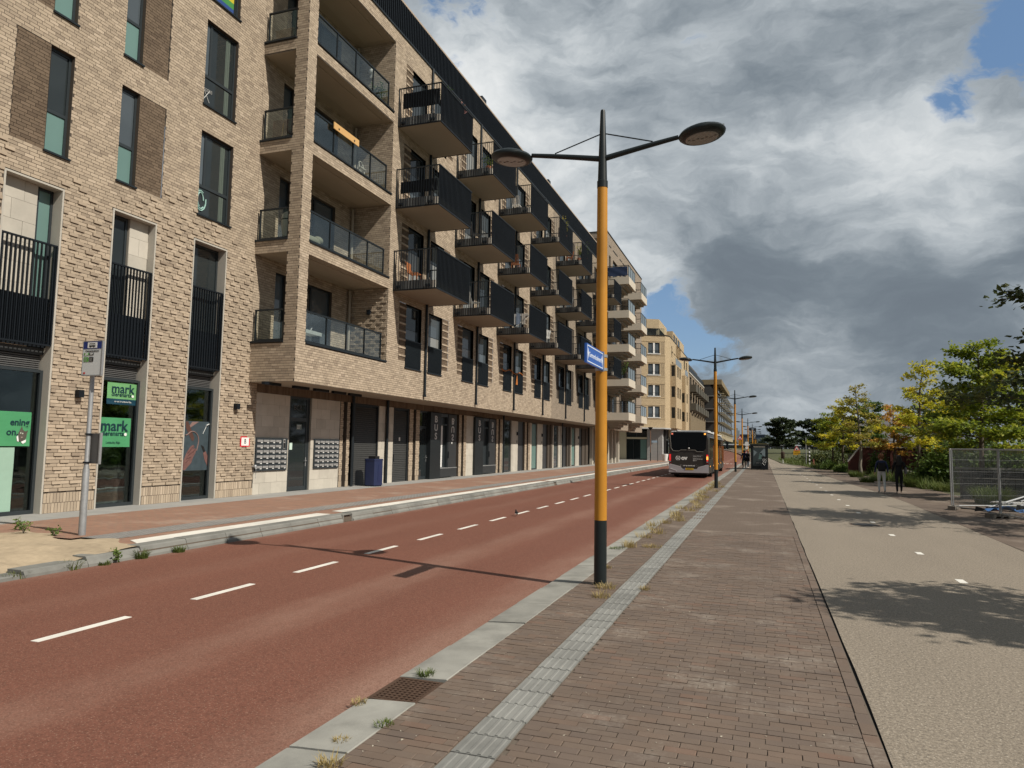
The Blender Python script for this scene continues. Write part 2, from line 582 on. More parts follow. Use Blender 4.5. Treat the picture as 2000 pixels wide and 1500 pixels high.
# ================================================================== GROUND
def asphalt(name, base, speck_c, wear=None, sc=260.0, grain=0.32):
    """stone mastic: grain you can see close up, pale chips, broad wear bands along the street"""
    m, k, out = new_mat(name)
    g = k.n('ShaderNodeNewGeometry'); p = g.outputs['Position']
    x, y, z = k.xyz(p)
    n1 = k.noise(p, sc, 3.0, 0.7); n2 = k.noise(p, 28.0, 3.0, 0.6)
    broad = k.noise(k.comb(x, k.math('MULTIPLY', y, 0.18), 0.0), 0.9, 5.0, 0.6)
    v = k.math('ADD', k.math('MULTIPLY', k.math('SUBTRACT', n1, 0.5), grain * 2.2), k.math('MULTIPLY', k.math('SUBTRACT', n2, 0.5), grain * 1.2))
    v = k.math('ADD', k.math('ADD', v, 1.0), k.math('MULTIPLY', k.math('SUBTRACT', broad, 0.5), 0.35))
    c = k.scale(k.comb(*base), v)
    chips = k.maprange(k.noise(p, sc * 0.9, 1.0, 0.5), 0.63, 0.70, 0.0, 0.5)
    c = k.mix(chips, c, speck_c)
    if wear:
        wx = k.math('ADD', x, k.math('MULTIPLY', k.math('SUBTRACT', k.noise(k.comb(x, k.math('MULTIPLY', y, 0.35), 0.0), 1.6, 6.0, 0.65), 0.5), 0.9))
        tot = None
        for (cx, w, am) in wear[0]:
            e = k.math('ABSOLUTE', k.math('SUBTRACT', wx, cx))
            t = k.maprange(e, 0.0, w, am, 0.0)
            tot = t if tot is None else k.math('MAXIMUM', tot, t)
        patch = k.maprange(k.noise(k.comb(x, k.math('MULTIPLY', y, 0.4), 0.0), 0.8, 6.0, 0.7), 0.3, 0.7, 0.35, 1.15)
        gr = k.maprange(n1, 0.35, 0.62, 0.55, 1.2)
        c = k.mix(k.math('MULTIPLY', k.math('MULTIPLY', tot, patch), gr, clamp=True), c, wear[1])
    b = k.n('ShaderNodeBsdfPrincipled')
    k.put(b.inputs['Base Color'], c)
    b.inputs['Roughness'].default_value = 0.8
    b.inputs['Specular IOR Level'].default_value = 0.3
    bn = k.n('ShaderNodeBump'); bn.inputs['Strength'].default_value = 0.7; bn.inputs['Distance'].default_value = 0.006
    k.put(bn.inputs['Height'], k.math('ADD', n1, k.math('MULTIPLY', n2, 0.6))); k.put(b.inputs['Normal'], bn.outputs[0])
    m.node_tree.links.new(b.outputs[0], out.inputs[0])
    return m


red_asphalt = asphalt('red_asphalt', (0.158, 0.064, 0.043), (0.40, 0.27, 0.20),
                      (((-2.9, 0.75, 0.62), (-4.95, 0.55, 0.40), (-9.75, 0.40, 0.45), (-8.0, 0.5, 0.14)), (0.30, 0.185, 0.14)), sc=75.0, grain=0.70)
beige_asphalt = asphalt('beige_asphalt', (0.222, 0.188, 0.148), (0.56, 0.50, 0.42), None, sc=58.0, grain=1.0)
paint = M('road_paint', (0.72, 0.70, 0.64), 0.7, var=0.08, scale=9.0, speck=0.08, grime=0.25)
kerb_m = M('kerb_concrete', (0.285, 0.28, 0.252), 0.85, var=0.32, scale=2.6, obj=0.09, speck=0.16, bump=0.5, bscale=160, grime=0.40)
kerb_far_m = M('kerb_concrete_worn', (0.205, 0.205, 0.188), 0.85, var=0.25, scale=3.0, obj=0.10, speck=0.1, grime=0.3)
sand_joint = M('joint_sand', (0.125, 0.102, 0.08), 0.95, var=0.25, scale=12.0)
paver = M('paver_brick', (0.142, 0.108, 0.086), 0.82, var=0.30, scale=1.3, island=0.05, speck=0.14, bump=0.4, bscale=120,
          tint=((0.0, (0.93, 0.92, 0.93)), (0.5, (1.0, 0.98, 0.95)), (0.9, (1.06, 1.0, 0.95)), (1.0, (1.16, 0.98, 0.90))), obj=0.04, dust=(0.36, 0.32, 0.27))
tactile_m = M('tactile_concrete', (0.222, 0.222, 0.208), 0.85, var=0.2, scale=5.0, obj=0.10, speck=0.18, bump=0.4, bscale=150, grime=0.25)
paver_sheet = brick_sheet('paver_sheet', (0.146, 0.111, 0.088), (0.137, 0.104, 0.082), (0.108, 0.087, 0.07), 0.2, 0.085, 0.006, 0.25, True, 0.3, grime=0.5)
paver_red = brick_sheet('paver_red', (0.30, 0.165, 0.115), (0.24, 0.14, 0.105), (0.24, 0.18, 0.13), 0.2, 0.09, 0.008, 0.22, True, 0.3, grime=0.55)
slab_grey = brick_sheet('slab_grey', (0.32, 0.315, 0.30), (0.28, 0.28, 0.27), (0.20, 0.19, 0.17), 0.6, 0.4, 0.006, 0.2, True, 0.2, grime=0.3)
cobble_grey = brick_sheet('cobble_grey', (0.27, 0.265, 0.255), (0.22, 0.22, 0.22), (0.17, 0.15, 0.13), 0.11, 0.11, 0.012, 0.2, True, 0.4, grime=0.3)
soil = M('soil', (0.065, 0.07, 0.035), 0.95, var=0.4, scale=0.6)
meadow = M('meadow', (0.070, 0.075, 0.030), 0.95, var=0.45, scale=0.35, grime=0.3)

FLAT = 95.0


def rise(y):
    """the street climbs gently towards the bridge far ahead"""
    return 0.0 if y < FLAT else min(2.0, 2.4 * ((y - FLAT) / 190.0) ** 1.5)


def strip(name, xs, y0, y1, z, mat, kind='structure', step=None, bend=None):
    """a ground sheet between two X values (numbers or functions of Y)"""
    ys = [y0] + [y for y in range(int(y0) + 1, int(y1)) if y % (step or 8) == 0] + [y1]
    fx = [x if callable(x) else (lambda y, x=x: x) for x in xs]
    mb = MB()
    for a, b in zip(ys, ys[1:]):
        mb.poly([(fx[0](a), a, z + rise(a)), (fx[1](a), a, z + rise(a)), (fx[1](b), b, z + rise(b)), (fx[0](b), b, z + rise(b))])
    return mb.build(name, mat, kind=kind)


def interp(pts):
    a = np.array(pts, float)
    return lambda y: float(np.interp(y, a[:, 0], a[:, 1]))


bend = lambda y: -0.00055 * max(0.0, y - 105.0) ** 2          # the street swings left far ahead
MB().box(-900, 900, -60, 1600, -0.9, -0.16).build('ground', soil, kind='structure')
strip('road', (lambda y: -9.72 + bend(y), lambda y: -2.86 + bend(y)), -14, 300, -0.06, red_asphalt, step=4)
gutter = MB().box(-9.80, -9.71, -14, 7.6, -0.12, -0.052).build('road_edge_sand', M('dust', (0.40, 0.32, 0.22), 0.95, var=0.3, scale=6.0), kind='structure')

# near pavement: joints below, bricks proud of them
PX0, PX1, NEARY, FARY = -2.43, 0.71, 3.0, 17.0
pave = MB().box(PX0, PX1, -14, FARY, -0.3, -0.011).build('pavement', sand_joint, kind='structure')
strip('pavement_beyond', (lambda y: PX0 + bend(y), lambda y: PX1 + bend(y) * 0.9), FARY, 240, 0.0, paver_sheet)
# rows run across the pavement
GP = Frame((0, 0, 0), (1, 0, 0), (0, 1, 0), (0, 0, 1))
rgp = random.Random(3)
rows = []
r = 0
y = NEARY
while y < FARY:
    yb = min(y + 0.0855, FARY)
    for (a, b) in ((PX0 + 0.005, -1.865), (-1.545, 0.60)):
        off = rgp.uniform(-0.02, 0.02) + (0.1 if r % 2 else 0.0)
        k = math.floor((a - off) / 0.204)
        while off + k * 0.204 < b:
            s = max(a, off + k * 0.204) + 0.0022; e = min(b, off + (k + 1) * 0.204) - 0.0022
            if e - s > 0.03:
                rows.append((s, e, y + 0.002 + rgp.uniform(0, 0.0016), yb - 0.002 - rgp.uniform(0, 0.0016), rgp.uniform(-0.0025, 0.0022)))
            k += 1
    r += 1
    y = yb
yy = NEARY
while yy < FARY:                                                          # the edge course lies lengthwise
    e = min(yy + 0.206, FARY)
    rows.append((0.607 + rgp.uniform(-0.004, 0.004), 0.698 + rgp.uniform(-0.006, 0.006), yy + 0.003, e - 0.003, rgp.uniform(-0.002, 0.003)))
    yy = e


def paver_objs(bl, n, parent):
    bl = sorted(bl, key=lambda b: (b[0] - 0.0) ** 2 * 0.5 + (b[2] - 3.2) ** 2)
    cache = {}
    for i, b in enumerate(bl[:n]):
        kk = (round(b[1] - b[0], 2), round(b[3] - b[2], 2), i % 3)
        if kk not in cache:
            w, h = b[1] - b[0], b[3] - b[2]; c = 0.004
            mb = MB()
            lo = [(0, 0), (w, 0), (w, h), (0, h)]; hi = [(c, c), (w - c, c), (w - c, h - c), (c, h - c)]
            t = [rgp.uniform(-0.001, 0.001) for _ in range(4)]
            vs = [(p[0], p[1], -0.03) for p in lo] + [(p[0], p[1], -0.003) for p in lo] + [(p[0], p[1], t[j]) for j, p in enumerate(hi)]
            fs = [(8, 9, 10, 11)] + [(j, (j + 1) % 4, 4 + (j + 1) % 4, 4 + j) for j in range(4)] + [(4 + j, 4 + (j + 1) % 4, 8 + (j + 1) % 4, 8 + j) for j in range(4)]
            mb.add(vs, fs)
            cache[kk] = mb.mesh('brick', paver)
        link('brick', cache[kk], parent, loc=(b[0], b[2], b[4]))
    return bl[n:]


rest = paver_objs(rows, 300, pave)
link('brickwork', bricks_mesh('brickwork', Frame((0, 0, -0.03), (1, 0, 0), (0, 1, 0), (0, 0, 1)),
                              [(b[0], b[1], b[2], b[3], b[4] + 0.03) for b in rest], paver), pave, kind='stuff')

# ribbed guidance tiles
mb = MB().box(0.004, 0.296, 0.004, 0.296, -0.03, 0.001)
for i in range(4):
    xx = 0.030 + i * 0.072
    mb.prism([(xx, 0.012, 0.0), (xx + 0.034, 0.012, 0.0), (xx + 0.026, 0.012, 0.0065), (xx + 0.008, 0.012, 0.0065)], (0, 0.276, 0))
tile_me = mb.mesh('tile', tactile_m)
tact = MB().box(-1.86, -1.55, -14, 240, -0.3, -0.009).build('tactile_strip', sand_joint, kind='structure')
yy = NEARY
while yy < 66:
    link('tile', tile_me, tact, loc=(-1.855 + rgp.uniform(-0.003, 0.003), yy, rgp.uniform(-0.002, 0.002)), rot=(0, 0, rgp.uniform(-0.008, 0.008)))
    yy += 0.302
strip('tactile_strip_beyond', (-1.855, -1.555), 66, 105, 0.004, tactile_m)

# near kerb: flat band of concrete stones, one swapped for a cast-iron gully grate
kerb = MB().box(-2.87, -2.43, -14, 105, -0.4, -0.062).build('kerb', sand_joint, kind='structure')


def kerb_me(ln):
    m = MB()
    pr = [(-2.862, -0.07), (-2.862, -0.028), (-2.80, -0.022), (-2.44, -0.002), (-2.434, -0.008), (-2.434, -0.07)]
    m.prism([(a, 0.006, b) for a, b in pr], (0, ln - 0.012, 0))
    return m.mesh('kerb_stone', kerb_m)


k1 = kerb_me(1.0)
link('kerb_stone', kerb_me(0.92), kerb, loc=(0, 3.96, 0))
for yy in range(2, 4): link('kerb_stone', k1, kerb, loc=(0, yy - 0.05, rgp.uniform(-0.003, 0.003)))
for i in range(90): link('kerb_stone', k1, kerb, loc=(rgp.uniform(-0.006, 0.006), 5.42 + i, rgp.uniform(-0.004, 0.003)), rot=(0, 0, rgp.uniform(-0.004, 0.004)))
rust = M('rusty_iron', (0.085, 0.05, 0.033), 0.8, metal=0.2, var=0.4, scale=14.0, bump=0.4, bscale=150)
dark_hole = M('dark_void', (0.012, 0.012, 0.012), 0.9)
gr = thing('gully_grate', 'rusty square gully grate set in the near kerb band', 'drain grate', (-2.85, 4.89, -0.03))
m_ = MB().box(0, 0.40, 0, 0.03, -0.03, 0.008).box(0, 0.40, 0.49, 0.52, -0.03, 0.008).box(0, 0.03, 0.03, 0.49, -0.03, 0.008).box(0.37, 0.40, 0.03, 0.49, -0.03, 0.008)
m_.build('frame', rust, gr)
m_ = MB()
for i in range(10): m_.box(0.03, 0.37, 0.045 + i * 0.045, 0.063 + i * 0.045, -0.02, 0.006)
for i in range(8): m_.box(0.05 + i * 0.042, 0.066 + i * 0.042, 0.03, 0.49, -0.021, 0.004)
m_.build('grating', rust, gr)
MB().box(0.03, 0.37, 0.03, 0.49, -0.035, -0.028).build('pit', dark_hole, gr)

# cycle path, joint, right-hand paving, verge
strip('path_joint', (0.70, 0.80), -14, 110, -0.025, dark_hole)
xr = interp([(-14, 4.7), (17, 4.75), (30, 5.05), (36, 5.0), (47, 4.6), (62, 4.25), (80, 4.0), (92, 3.3), (103, 2.2), (130, 1.6), (300, 1.0)])
edge = interp([(i * 0.35 - 14, 0.722 + rnd.uniform(-0.012, 0.014)) for i in range(360)] + [(113, 0.722), (300, 0.4)])
strip('cycle_path', (lambda y: edge(y) + bend(y) * 0.9, lambda y: xr(y) + bend(y) * 0.9), -14, 290, 0.0, beige_asphalt, step=1)
strip('pavement_right', (lambda y: xr(y) + 0.002, lambda y: 8.0 if y < 62 else (7.0 if y < 74 else 5.2)), -14, 92, 0.003, paver_sheet, step=6)
strip('verge', (lambda y: min(7.2, xr(y) + 0.2) + bend(y) * 0.9, lambda y: 90 + y), 40, 330, -0.02, meadow, step=10)
MB().box(7.6, 120, -14, 42, -0.2, -0.01).build('verge_near', meadow, kind='structure')

# road markings (thermoplastic)
dash = MB().box(-0.05, 0.05, 0, 1.08, 0, 0.004)
dash_me = dash.mesh('road_marking', paint)
for i in range(45):
    yy = 5.10 + 2.03 * i - 2.03
    if yy < 100: link('road_marking', dash_me, None, loc=(-6.63, yy, -0.0598), kind='structure')
pd = MB().box(-0.055, 0.055, 0, 0.32, 0, 0.003).mesh('path_marking', paint)
for i in range(24): link('path_marking', pd, None, loc=(2.74, 9.15 + 3.0 * i, 0.0005), kind='structure')
for i in range(6):                                                      # far stop line of squares
    MB().box(-5.8 + i * 0.45, -5.5 + i * 0.45, 95.0, 96.2, -0.0598, -0.055).build('road_marking', paint, kind='structure')

# far side: raised bus kerb, white line, cobble band, red brick, slabs along the wall
FZ = 0.13
farpave = MB().box(-10.82, -10.05, 9.3, 240, -0.3, FZ - 0.004).build('far_pavement_edge', paver_red, kind='structure')
strip('far_cobbles', (-11.5, -10.82), 9.6, 240, FZ, cobble_grey)
strip('far_pavement', (-14.55, -13.3), -14, 240, FZ, paver_red)
strip('far_pavement', (-13.3, -11.5), 9.4, 240, FZ, paver_red)
strip('far_slabs', (-60, -14.55), -14, 240, FZ + 0.001, slab_grey)
fk = MB().box(-10.05, -9.74, 9.2, 240, -0.3, 0.05).build('far_kerb', sand_joint, kind='structure')


def far_kerb_me(ln, drop=0.0, gully=False):
    m = MB()
    top = FZ - drop
    pr = [(-10.05, -0.07), (-9.70, -0.07), (-9.705, -0.02), (-9.735, 0.02 if top > 0.05 else top - 0.01), (-9.765, top - 0.02), (-9.785, top), (-10.05, top + 0.003)]
    m.prism([(a, 0.005, b) for a, b in pr], (0, ln - 0.01, 0))
    return m.mesh('kerb_stone', kerb_far_m)


fk1 = far_kerb_me(1.0)
GUL = [15.25, 34.0, 55.3, 78.0]
yy = 9.25
while yy < 110:
    nxt = next((g for g in GUL if yy <= g < yy + 1.0), None)
    if nxt is not None:
        if nxt - yy > 0.1: link('kerb_stone', far_kerb_me(nxt - yy), fk, loc=(0, yy, 0))
        g = thing('kerb_gully', {15.25: 'open gully inlet with iron bars in the far kerb below the mailboxes', 34.0: 'gully inlet in the far kerb before the first dark display box',
                                 55.3: 'gully inlet in the far kerb opposite the narrow doors', 78.0: 'gully inlet in the far kerb beside the bus'}[nxt], 'drain', (-9.9, nxt, 0), group='gully inlets in the far kerb')
        MB().box(-0.15, 0.17, 0.0, 0.04, -0.06, 0.12).box(-0.15, 0.17, 0.41, 0.45, -0.06, 0.12).box(-0.15, 0.14, 0.04, 0.41, 0.10, 0.125).build('frame', kerb_far_m, g)
        MB().box(-0.15, 0.02, 0.04, 0.41, -0.06, 0.10).build('pit', dark_hole, g)
        for q in range(5):
            MB().beam((0.155, 0.075 + q * 0.075, -0.055), (0.10, 0.075 + q * 0.075, 0.11), 0.02, 0.02).build('bar', rust, g)
        yy = nxt + 0.45
    else:
        link('kerb_stone', fk1, fk, loc=(rgp.uniform(-0.004, 0.004), yy, rgp.uniform(-0.003, 0.003))); yy += 1.0
for j, dr in enumerate((0.035, 0.085, 0.14, 0.185)):                     # the kerb runs down into the sand
    yy = 8.25 - j
    link('kerb_stone', far_kerb_me(1.0, dr), fk, loc=(0, yy, 0))
for (a, b) in ((9.45, 15.2), (15.75, 33.9), (34.5, 55.2), (55.8, 77.9), (78.5, 104)):
    m = MB()
    sk = 0.12 if a < 10 else 0.0
    m.prism([(-10.44, a + sk + 0.1, FZ - 0.002), (-10.06, a, FZ - 0.002), (-10.06, b, FZ - 0.002), (-10.44, b, FZ - 0.002)], (0, 0, 0.007))
    m.build('kerb_marking', paint, kind='structure')

# sand heap at the end of the bus kerb
sand_m = M('sand', (0.40, 0.32, 0.22), 0.95, var=0.30, scale=9.0, bump=1.0, bscale=24.0, speck=0.2, grime=0.25)
mb = MB()
nx, ny = 60, 70
X0, X1, Y0, Y1 = -13.7, -9.83, 2.0, 10.4
rs = random.Random(5)
ph = [(rs.uniform(2, 9), rs.uniform(2, 9), rs.uniform(0, 6), rs.uniform(0, 6)) for _ in range(9)]
vs = []
for j in range(ny + 1):
    for i in range(nx + 1):
        px = X0 + (X1 - X0) * i / nx; py = Y0 + (Y1 - Y0) * j / ny
        lim = 9.75 + 0.35 * math.sin(px * 2.3) + 0.2 * math.sin(px * 5.1 + 1) - max(0, (px + 10.9)) * 0.55
        t = max(0.0, min(1.0, (lim - py) / 1.4))
        h = 0.045 * t + 0.016 * t * sum(math.sin(a * px + c) * math.sin(b * py + d) for a, b, c, d in ph) / 2
        e = max(0.0, min(1.0, (px + 11.4) / 1.5)) * max(0.0, min(1.0, (10.2 - py) / 2.4))
        z = FZ - 0.03 * (1 - min(1, t * 6)) + h - 0.09 * max(0.0, min(1.0, (-13.15 - px) / 0.5)) - 0.19 * e * min(1, max(0, (9.6 - py) / 2.0))
        vs.append((px, py, z))
fs = [(j * (nx + 1) + i, j * (nx + 1) + i + 1, (j + 1) * (nx + 1) + i + 1, (j + 1) * (nx + 1) + i) for j in range(ny) for i in range(nx)]
mb.add(vs, fs)
mb.build('sand', sand_m, smooth=60, kind='stuff')
MB().box(-13.3, -10.05, -14, 9.6, -0.3, -0.045).build('far_pavement_base', sand_m, kind='structure')

t = thing('manhole_cover', 'round dark iron manhole cover in the cycle path under the tree shade', 'manhole cover', (2.45, 20.5, 0.0))
MB().lathe([(0.36, -0.02), (0.36, 0.004)], 24).build('frame', rust, t)
MB().lathe([(0.31, 0.0), (0.31, 0.007)], 24).build('lid', M('iron_dark', (0.03, 0.03, 0.03), 0.7), t)

# ================================================================== APARTMENT BUILDING
TAN = ((0.0, (0.74, 0.72, 0.71)), (0.15, (0.88, 0.87, 0.86)), (0.5, (1.0, 0.99, 0.97)), (0.85, (1.10, 1.09, 1.07)), (1.0, (1.22, 1.22, 1.22)))
brick_tan = M('brick_tan', (0.400, 0.328, 0.250), 0.88, var=0.14, scale=2.5, bump=0.5, bscale=90, tint=TAN, obj=0.04, speck=0.12, spec=0.2)
brick_brown = M('brick_brown', (0.150, 0.112, 0.080), 0.88, var=0.16, scale=3.0, bump=0.5, bscale=90, tint=TAN, speck=0.12, spec=0.2)
mortar = M('mortar', (0.075, 0.060, 0.047), 0.95, var=0.15, scale=6.0)
mortar_dark = M('mortar_dark', (0.055, 0.043, 0.033), 0.95, var=0.15, scale=6.0)
brick_far = brick_sheet('brick_far', (0.41, 0.336, 0.256), (0.34, 0.279, 0.212), (0.10, 0.08, 0.062), 0.26, 0.083, 0.015, 0.16)
concrete = M('concrete_light', (0.43, 0.405, 0.355), 0.85, var=0.12, scale=2.0, speck=0.12, bump=0.2, bscale=120)
soffit_m = M('soffit_render', (0.31, 0.27, 0.21), 0.9, var=0.07, scale=1.2, speck=0.05)
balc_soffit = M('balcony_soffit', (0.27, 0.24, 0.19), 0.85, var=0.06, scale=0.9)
metal_dk = M('metal_anthracite', (0.014, 0.019, 0.023), 0.45, var=0.15, scale=5.0, spec=0.3, obj=0.1)
metal_blk = M('metal_black', (0.0085, 0.0115, 0.0155), 0.45, var=0.15, scale=5.0, spec=0.25)
frame_dk = M('window_frame_paint', (0.026, 0.033, 0.037), 0.38, var=0.12, scale=5.0, spec=0.5)
stone = M('stone_cladding', (0.50, 0.465, 0.40), 0.7, var=0.14, scale=2.4, obj=0.09, speck=0.08, grime=0.14)
gl_dark = dark_glass('glass_dark', (0.022, 0.028, 0.030))
gl_blue = dark_glass('glass_blue', (0.075, 0.092, 0.105))
gl_curt = dark_glass('glass_curtain', (0.22, 0.225, 0.215))
gl_teal = dark_glass('glass_frosted_teal', (0.135, 0.235, 0.215), rough=0.25, var=0.15)
gl_clear = glass('glass_clear', (0.82, 0.93, 0.88), 0.80, wav=0.1)
gl_rail = glass('glass_rail', (0.90, 0.94, 0.93), 0.93, refl=0.20)
white_pl = M('white_paint', (0.72, 0.72, 0.70), 0.5, var=0.05)
galv = M('galvanised_steel', (0.36, 0.37, 0.38), 0.5, metal=0.55, var=0.25, scale=9.0)
grey_alu = M('grey_aluminium', (0.30, 0.31, 0.31), 0.45, metal=0.4, var=0.1)

F0, FO, FL, FI = FX(-15.75), FX(-14.0), FY(18.85), FY(24.62)
BY1 = 66.5
TOPZ = 18.93
bld = thing('apartment_building', 'long tan brick apartment block with rows of black barred balconies over the street', 'building',
            (-15.75, 18.85, FZ), world_kids=True)
SILLS = [5.08, 8.445, 11.86, 15.30]
OPEN = [(5.08, 8.04), (8.445, 11.44), (11.86, 14.88), (15.30, 18.30)]
rows_w = [(snap(8.6), snap(11.18)), (snap(12.02), snap(14.64)), (snap(15.4), snap(18.0))]
shops = [(10.62, 12.06), (13.42, 14.83), (16.19, 17.575)]
holes_w = [(a, b, FZ - 0.01, snap(7.83), 0.42) for a, b in shops]
for z0, z1 in rows_w:
    holes_w += [(13.46, 14.03, z0, z1, 0.24), (11.49, 12.09, z0, z1, 0.24), (16.27, 17.62, z0, z1, 0.24)]
panels_w = []
for z0, z1 in rows_w: panels_w += [(14.03, 14.92, z0, z1, 0.0), (10.66, 11.49, z0, z1, 0.0)]
# loggia doors in the same plane
ldoors = [(19.95, 20.55, s + 0.02, s + 2.62, 0.2) for s in SILLS] + [(21.0, 23.35, s + 0.02, s + 2.62, 0.2) for s in SILLS]

mb = MB()
wall(mb, F0, 2.0, 18.85, FZ - 0.3, 20.4, holes_w + panels_w)
wall(mb, F0, 18.85, 24.62, 3.8, TOPZ, ldoors)
wall(mb, F0, 18.85, BY1, FZ - 0.3, 3.8, [(19.26, BY1 - 0.1, FZ - 0.31, 3.5, 0.0)])
mb.poly([(-15.75, 2, 20.4), (-15.75, 18.85, 20.4), (-30, 18.85, 20.4), (-30, 2, 20.4)])
mb.poly([(-30, 2, -0.2), (-15.75, 2, -0.2), (-15.75, 2, 20.4), (-30, 2, 20.4)])
mb.poly([(-15.75, 18.85, 18.9), (-30, 18.85, 18.9), (-30, 18.85, 20.4), (-15.75, 18.85, 20.4)])
wl = mb.build('wall', mortar, bld)


def proud_w(r, k, u, v, rg):
    if r % 2 or (k + r // 2) % 2: return False
    if v > 10.2: return False
    lim = 8.6 + 0.9 * math.sin(u * 0.9) + 0.5 * math.sin(u * 2.7)
    return rg.random() < 1.0 - max(0.0, min(1.0, (v - lim + 1.2) / 1.6))


bl = brick_boxes(7.0, 18.85, snap(0.6), 20.35, holes_w + panels_w, proud=proud_w, seed=11)
bl += brick_boxes(18.85, 19.26, snap(0.6), 3.8, [], seed=12, proud=proud_w)
rest = place_bricks(F0, bl, (12.9, 1.6), 230, brick_tan, bld)
link('brickwork', bricks_mesh('brickwork', F0, rest, brick_tan), bld, kind='stuff')
sold = brick_boxes(9.0, 19.26, FZ, 0.60, [(h[0], h[1], -1, 9) for h in holes_w[:3]], L=PIT, H=0.235, seed=13, shift=0.5)
rest = place_bricks(F0, sold, (12.7, 0.3), 70, brick_tan, bld)
link('plinth_brickwork', bricks_mesh('plinth_brickwork', F0, rest, brick_tan), bld, kind='stuff')
bl = []
for p in panels_w: bl += brick_boxes(p[0] + 0.01, p[1] - (0.0 if p[0] < 12 else 0.01), p[2], p[3], [], seed=int(p[0] * 10 + p[2]), base=-0.012)
for p in panels_w:
    mb = MB(); mb.poly([F0.p(p[0], p[2], -0.02), F0.p(p[1], p[2], -0.02), F0.p(p[1], p[3], -0.02), F0.p(p[0], p[3], -0.02)])
    bp = mb.build('brown_brick_panel', mortar_dark, bld)
    link('brickwork', bricks_mesh('brickwork', Frame(F0.p(0, 0, -0.02), F0.u, F0.v, F0.n), [(a, b, c, d, 0.012) for a, b, c, d, e in bl if p[0] <= a < p[1] and p[2] <= c < p[3]], brick_brown), bp, kind='stuff')
bl = brick_boxes(18.85, 24.62, snap(3.86), TOPZ, ldoors, seed=14)
link('brickwork', bricks_mesh('brickwork', F0, bl, brick_tan), bld, kind='stuff')

# ---- windows ------------------------------------------------------------
WCACHE = {}


def window(fr, u0, u1, v0, v1, d=-0.14, style='plain', panes=None, name='window', parent=None, seed=0, sill=True):
    """a window: frame part with panes (and sill) below it; equal ones share their meshes"""
    parent = parent or bld
    w, h = round(u1 - u0, 2), round(v1 - v0, 2)
    key = (tuple(fr.n), w, h, style, sill)
    if key not in WCACHE:
        f0 = Frame((0, 0, 0), fr.u, fr.v, fr.n)
        m = MB(); t = 0.065
        f0.box(m, 0, t, 0, h, -0.03, 0.035); f0.box(m, w - t, w, 0, h, -0.03, 0.035)
        f0.box(m, t, w - t, 0, t, -0.03, 0.035); f0.box(m, t, w - t, h - t, h, -0.03, 0.035)
        cells = []
        if style == 'transom':
            q = h * 0.40
            f0.box(m, t, w - t, q - 0.04, q + 0.04, -0.03, 0.035); cells = [(t, w - t, t, q - 0.04), (t, w - t, q + 0.04, h - t)]
        elif style == 'big':
            q = h * 0.36
            f0.box(m, t, w - t, q - 0.045, q + 0.045, -0.03, 0.035)
            f0.box(m, w * 0.22 - 0.04, w * 0.22 + 0.04, q + 0.045, h - t, -0.03, 0.035)
            cells = [(t, w - t, t, q - 0.045), (t, w * 0.22 - 0.04, q + 0.045, h - t), (w * 0.22 + 0.04, w - t, q + 0.045, h - t)]
        elif style == 'double':
            f0.box(m, w / 2 - 0.06, w / 2 + 0.06, t, h - t, -0.03, 0.035)
            cells = [(t, w / 2 - 0.06, t, h - t), (w / 2 + 0.06, w - t, t, h - t)]
        elif style == 'three':
            for q in (1, 2): f0.box(m, w * q / 3 - 0.03, w * q / 3 + 0.03, t, h - t, -0.03, 0.035)
            cells = [(w * q / 3 + 0.03, w * (q + 1) / 3 - 0.03, t, h - t) for q in range(3)]
        elif style == 'blind':
            q = h * 0.62
            f0.box(m, t, w - t, q - 0.02, q + 0.02, -0.02, 0.0); cells = [(t, w - t, t, q - 0.02), (t, w - t, q + 0.02, h - t)]
        else: cells = [(t, w - t, t, h - t)]
        ps = []
        for c in cells:
            pm = MB(); f0.box(pm, c[0] - 0.004, c[1] + 0.004, c[2] - 0.004, c[3] + 0.004, -0.008, 0.008); ps.append(pm)
        sm = None
        if sill:
            sm = MB(); f0.box(sm, -0.04, w + 0.04, -0.045, 0.004, -0.02, -d + 0.055)
        WCACHE[key] = (m.mesh(name, frame_dk), ps, sm.mesh('sill', metal_dk) if sm else None, {})
    fm, ps, sm, pc = WCACHE[key]
    wo_ = link(name, fm, parent, loc=fr.p(u0, v0, d))
    if style == 'big':
        f0 = Frame((0, 0, 0), fr.u, fr.v, fr.n)
        for (a, b, lo, hi) in ((w * .70, w * .84, h * .38, h - .08), (w * .72, w * .86, .08, h * .33)):
            cm = MB(); q = (b - a) / 5
            for i in range(5): f0.box(cm, a + i * q, a + (i + .8) * q, lo, hi, 0.0, 0.011 + 0.004 * (i % 2))
            cm.build('curtain', M('curtain_sage', (0.10, 0.125, 0.105), 0.5, var=0.15, scale=6.0), wo_)
    for i, pm in enumerate(ps):
        mt = (panes or [gl_dark])[i % len(panes or [1])]
        if (i, mt.name) not in pc: pc[(i, mt.name)] = pm.mesh('pane', mt)
        link('pane', pc[(i, mt.name)], wo_)
    if sm: link('sill', sm, wo_)
    return wo_


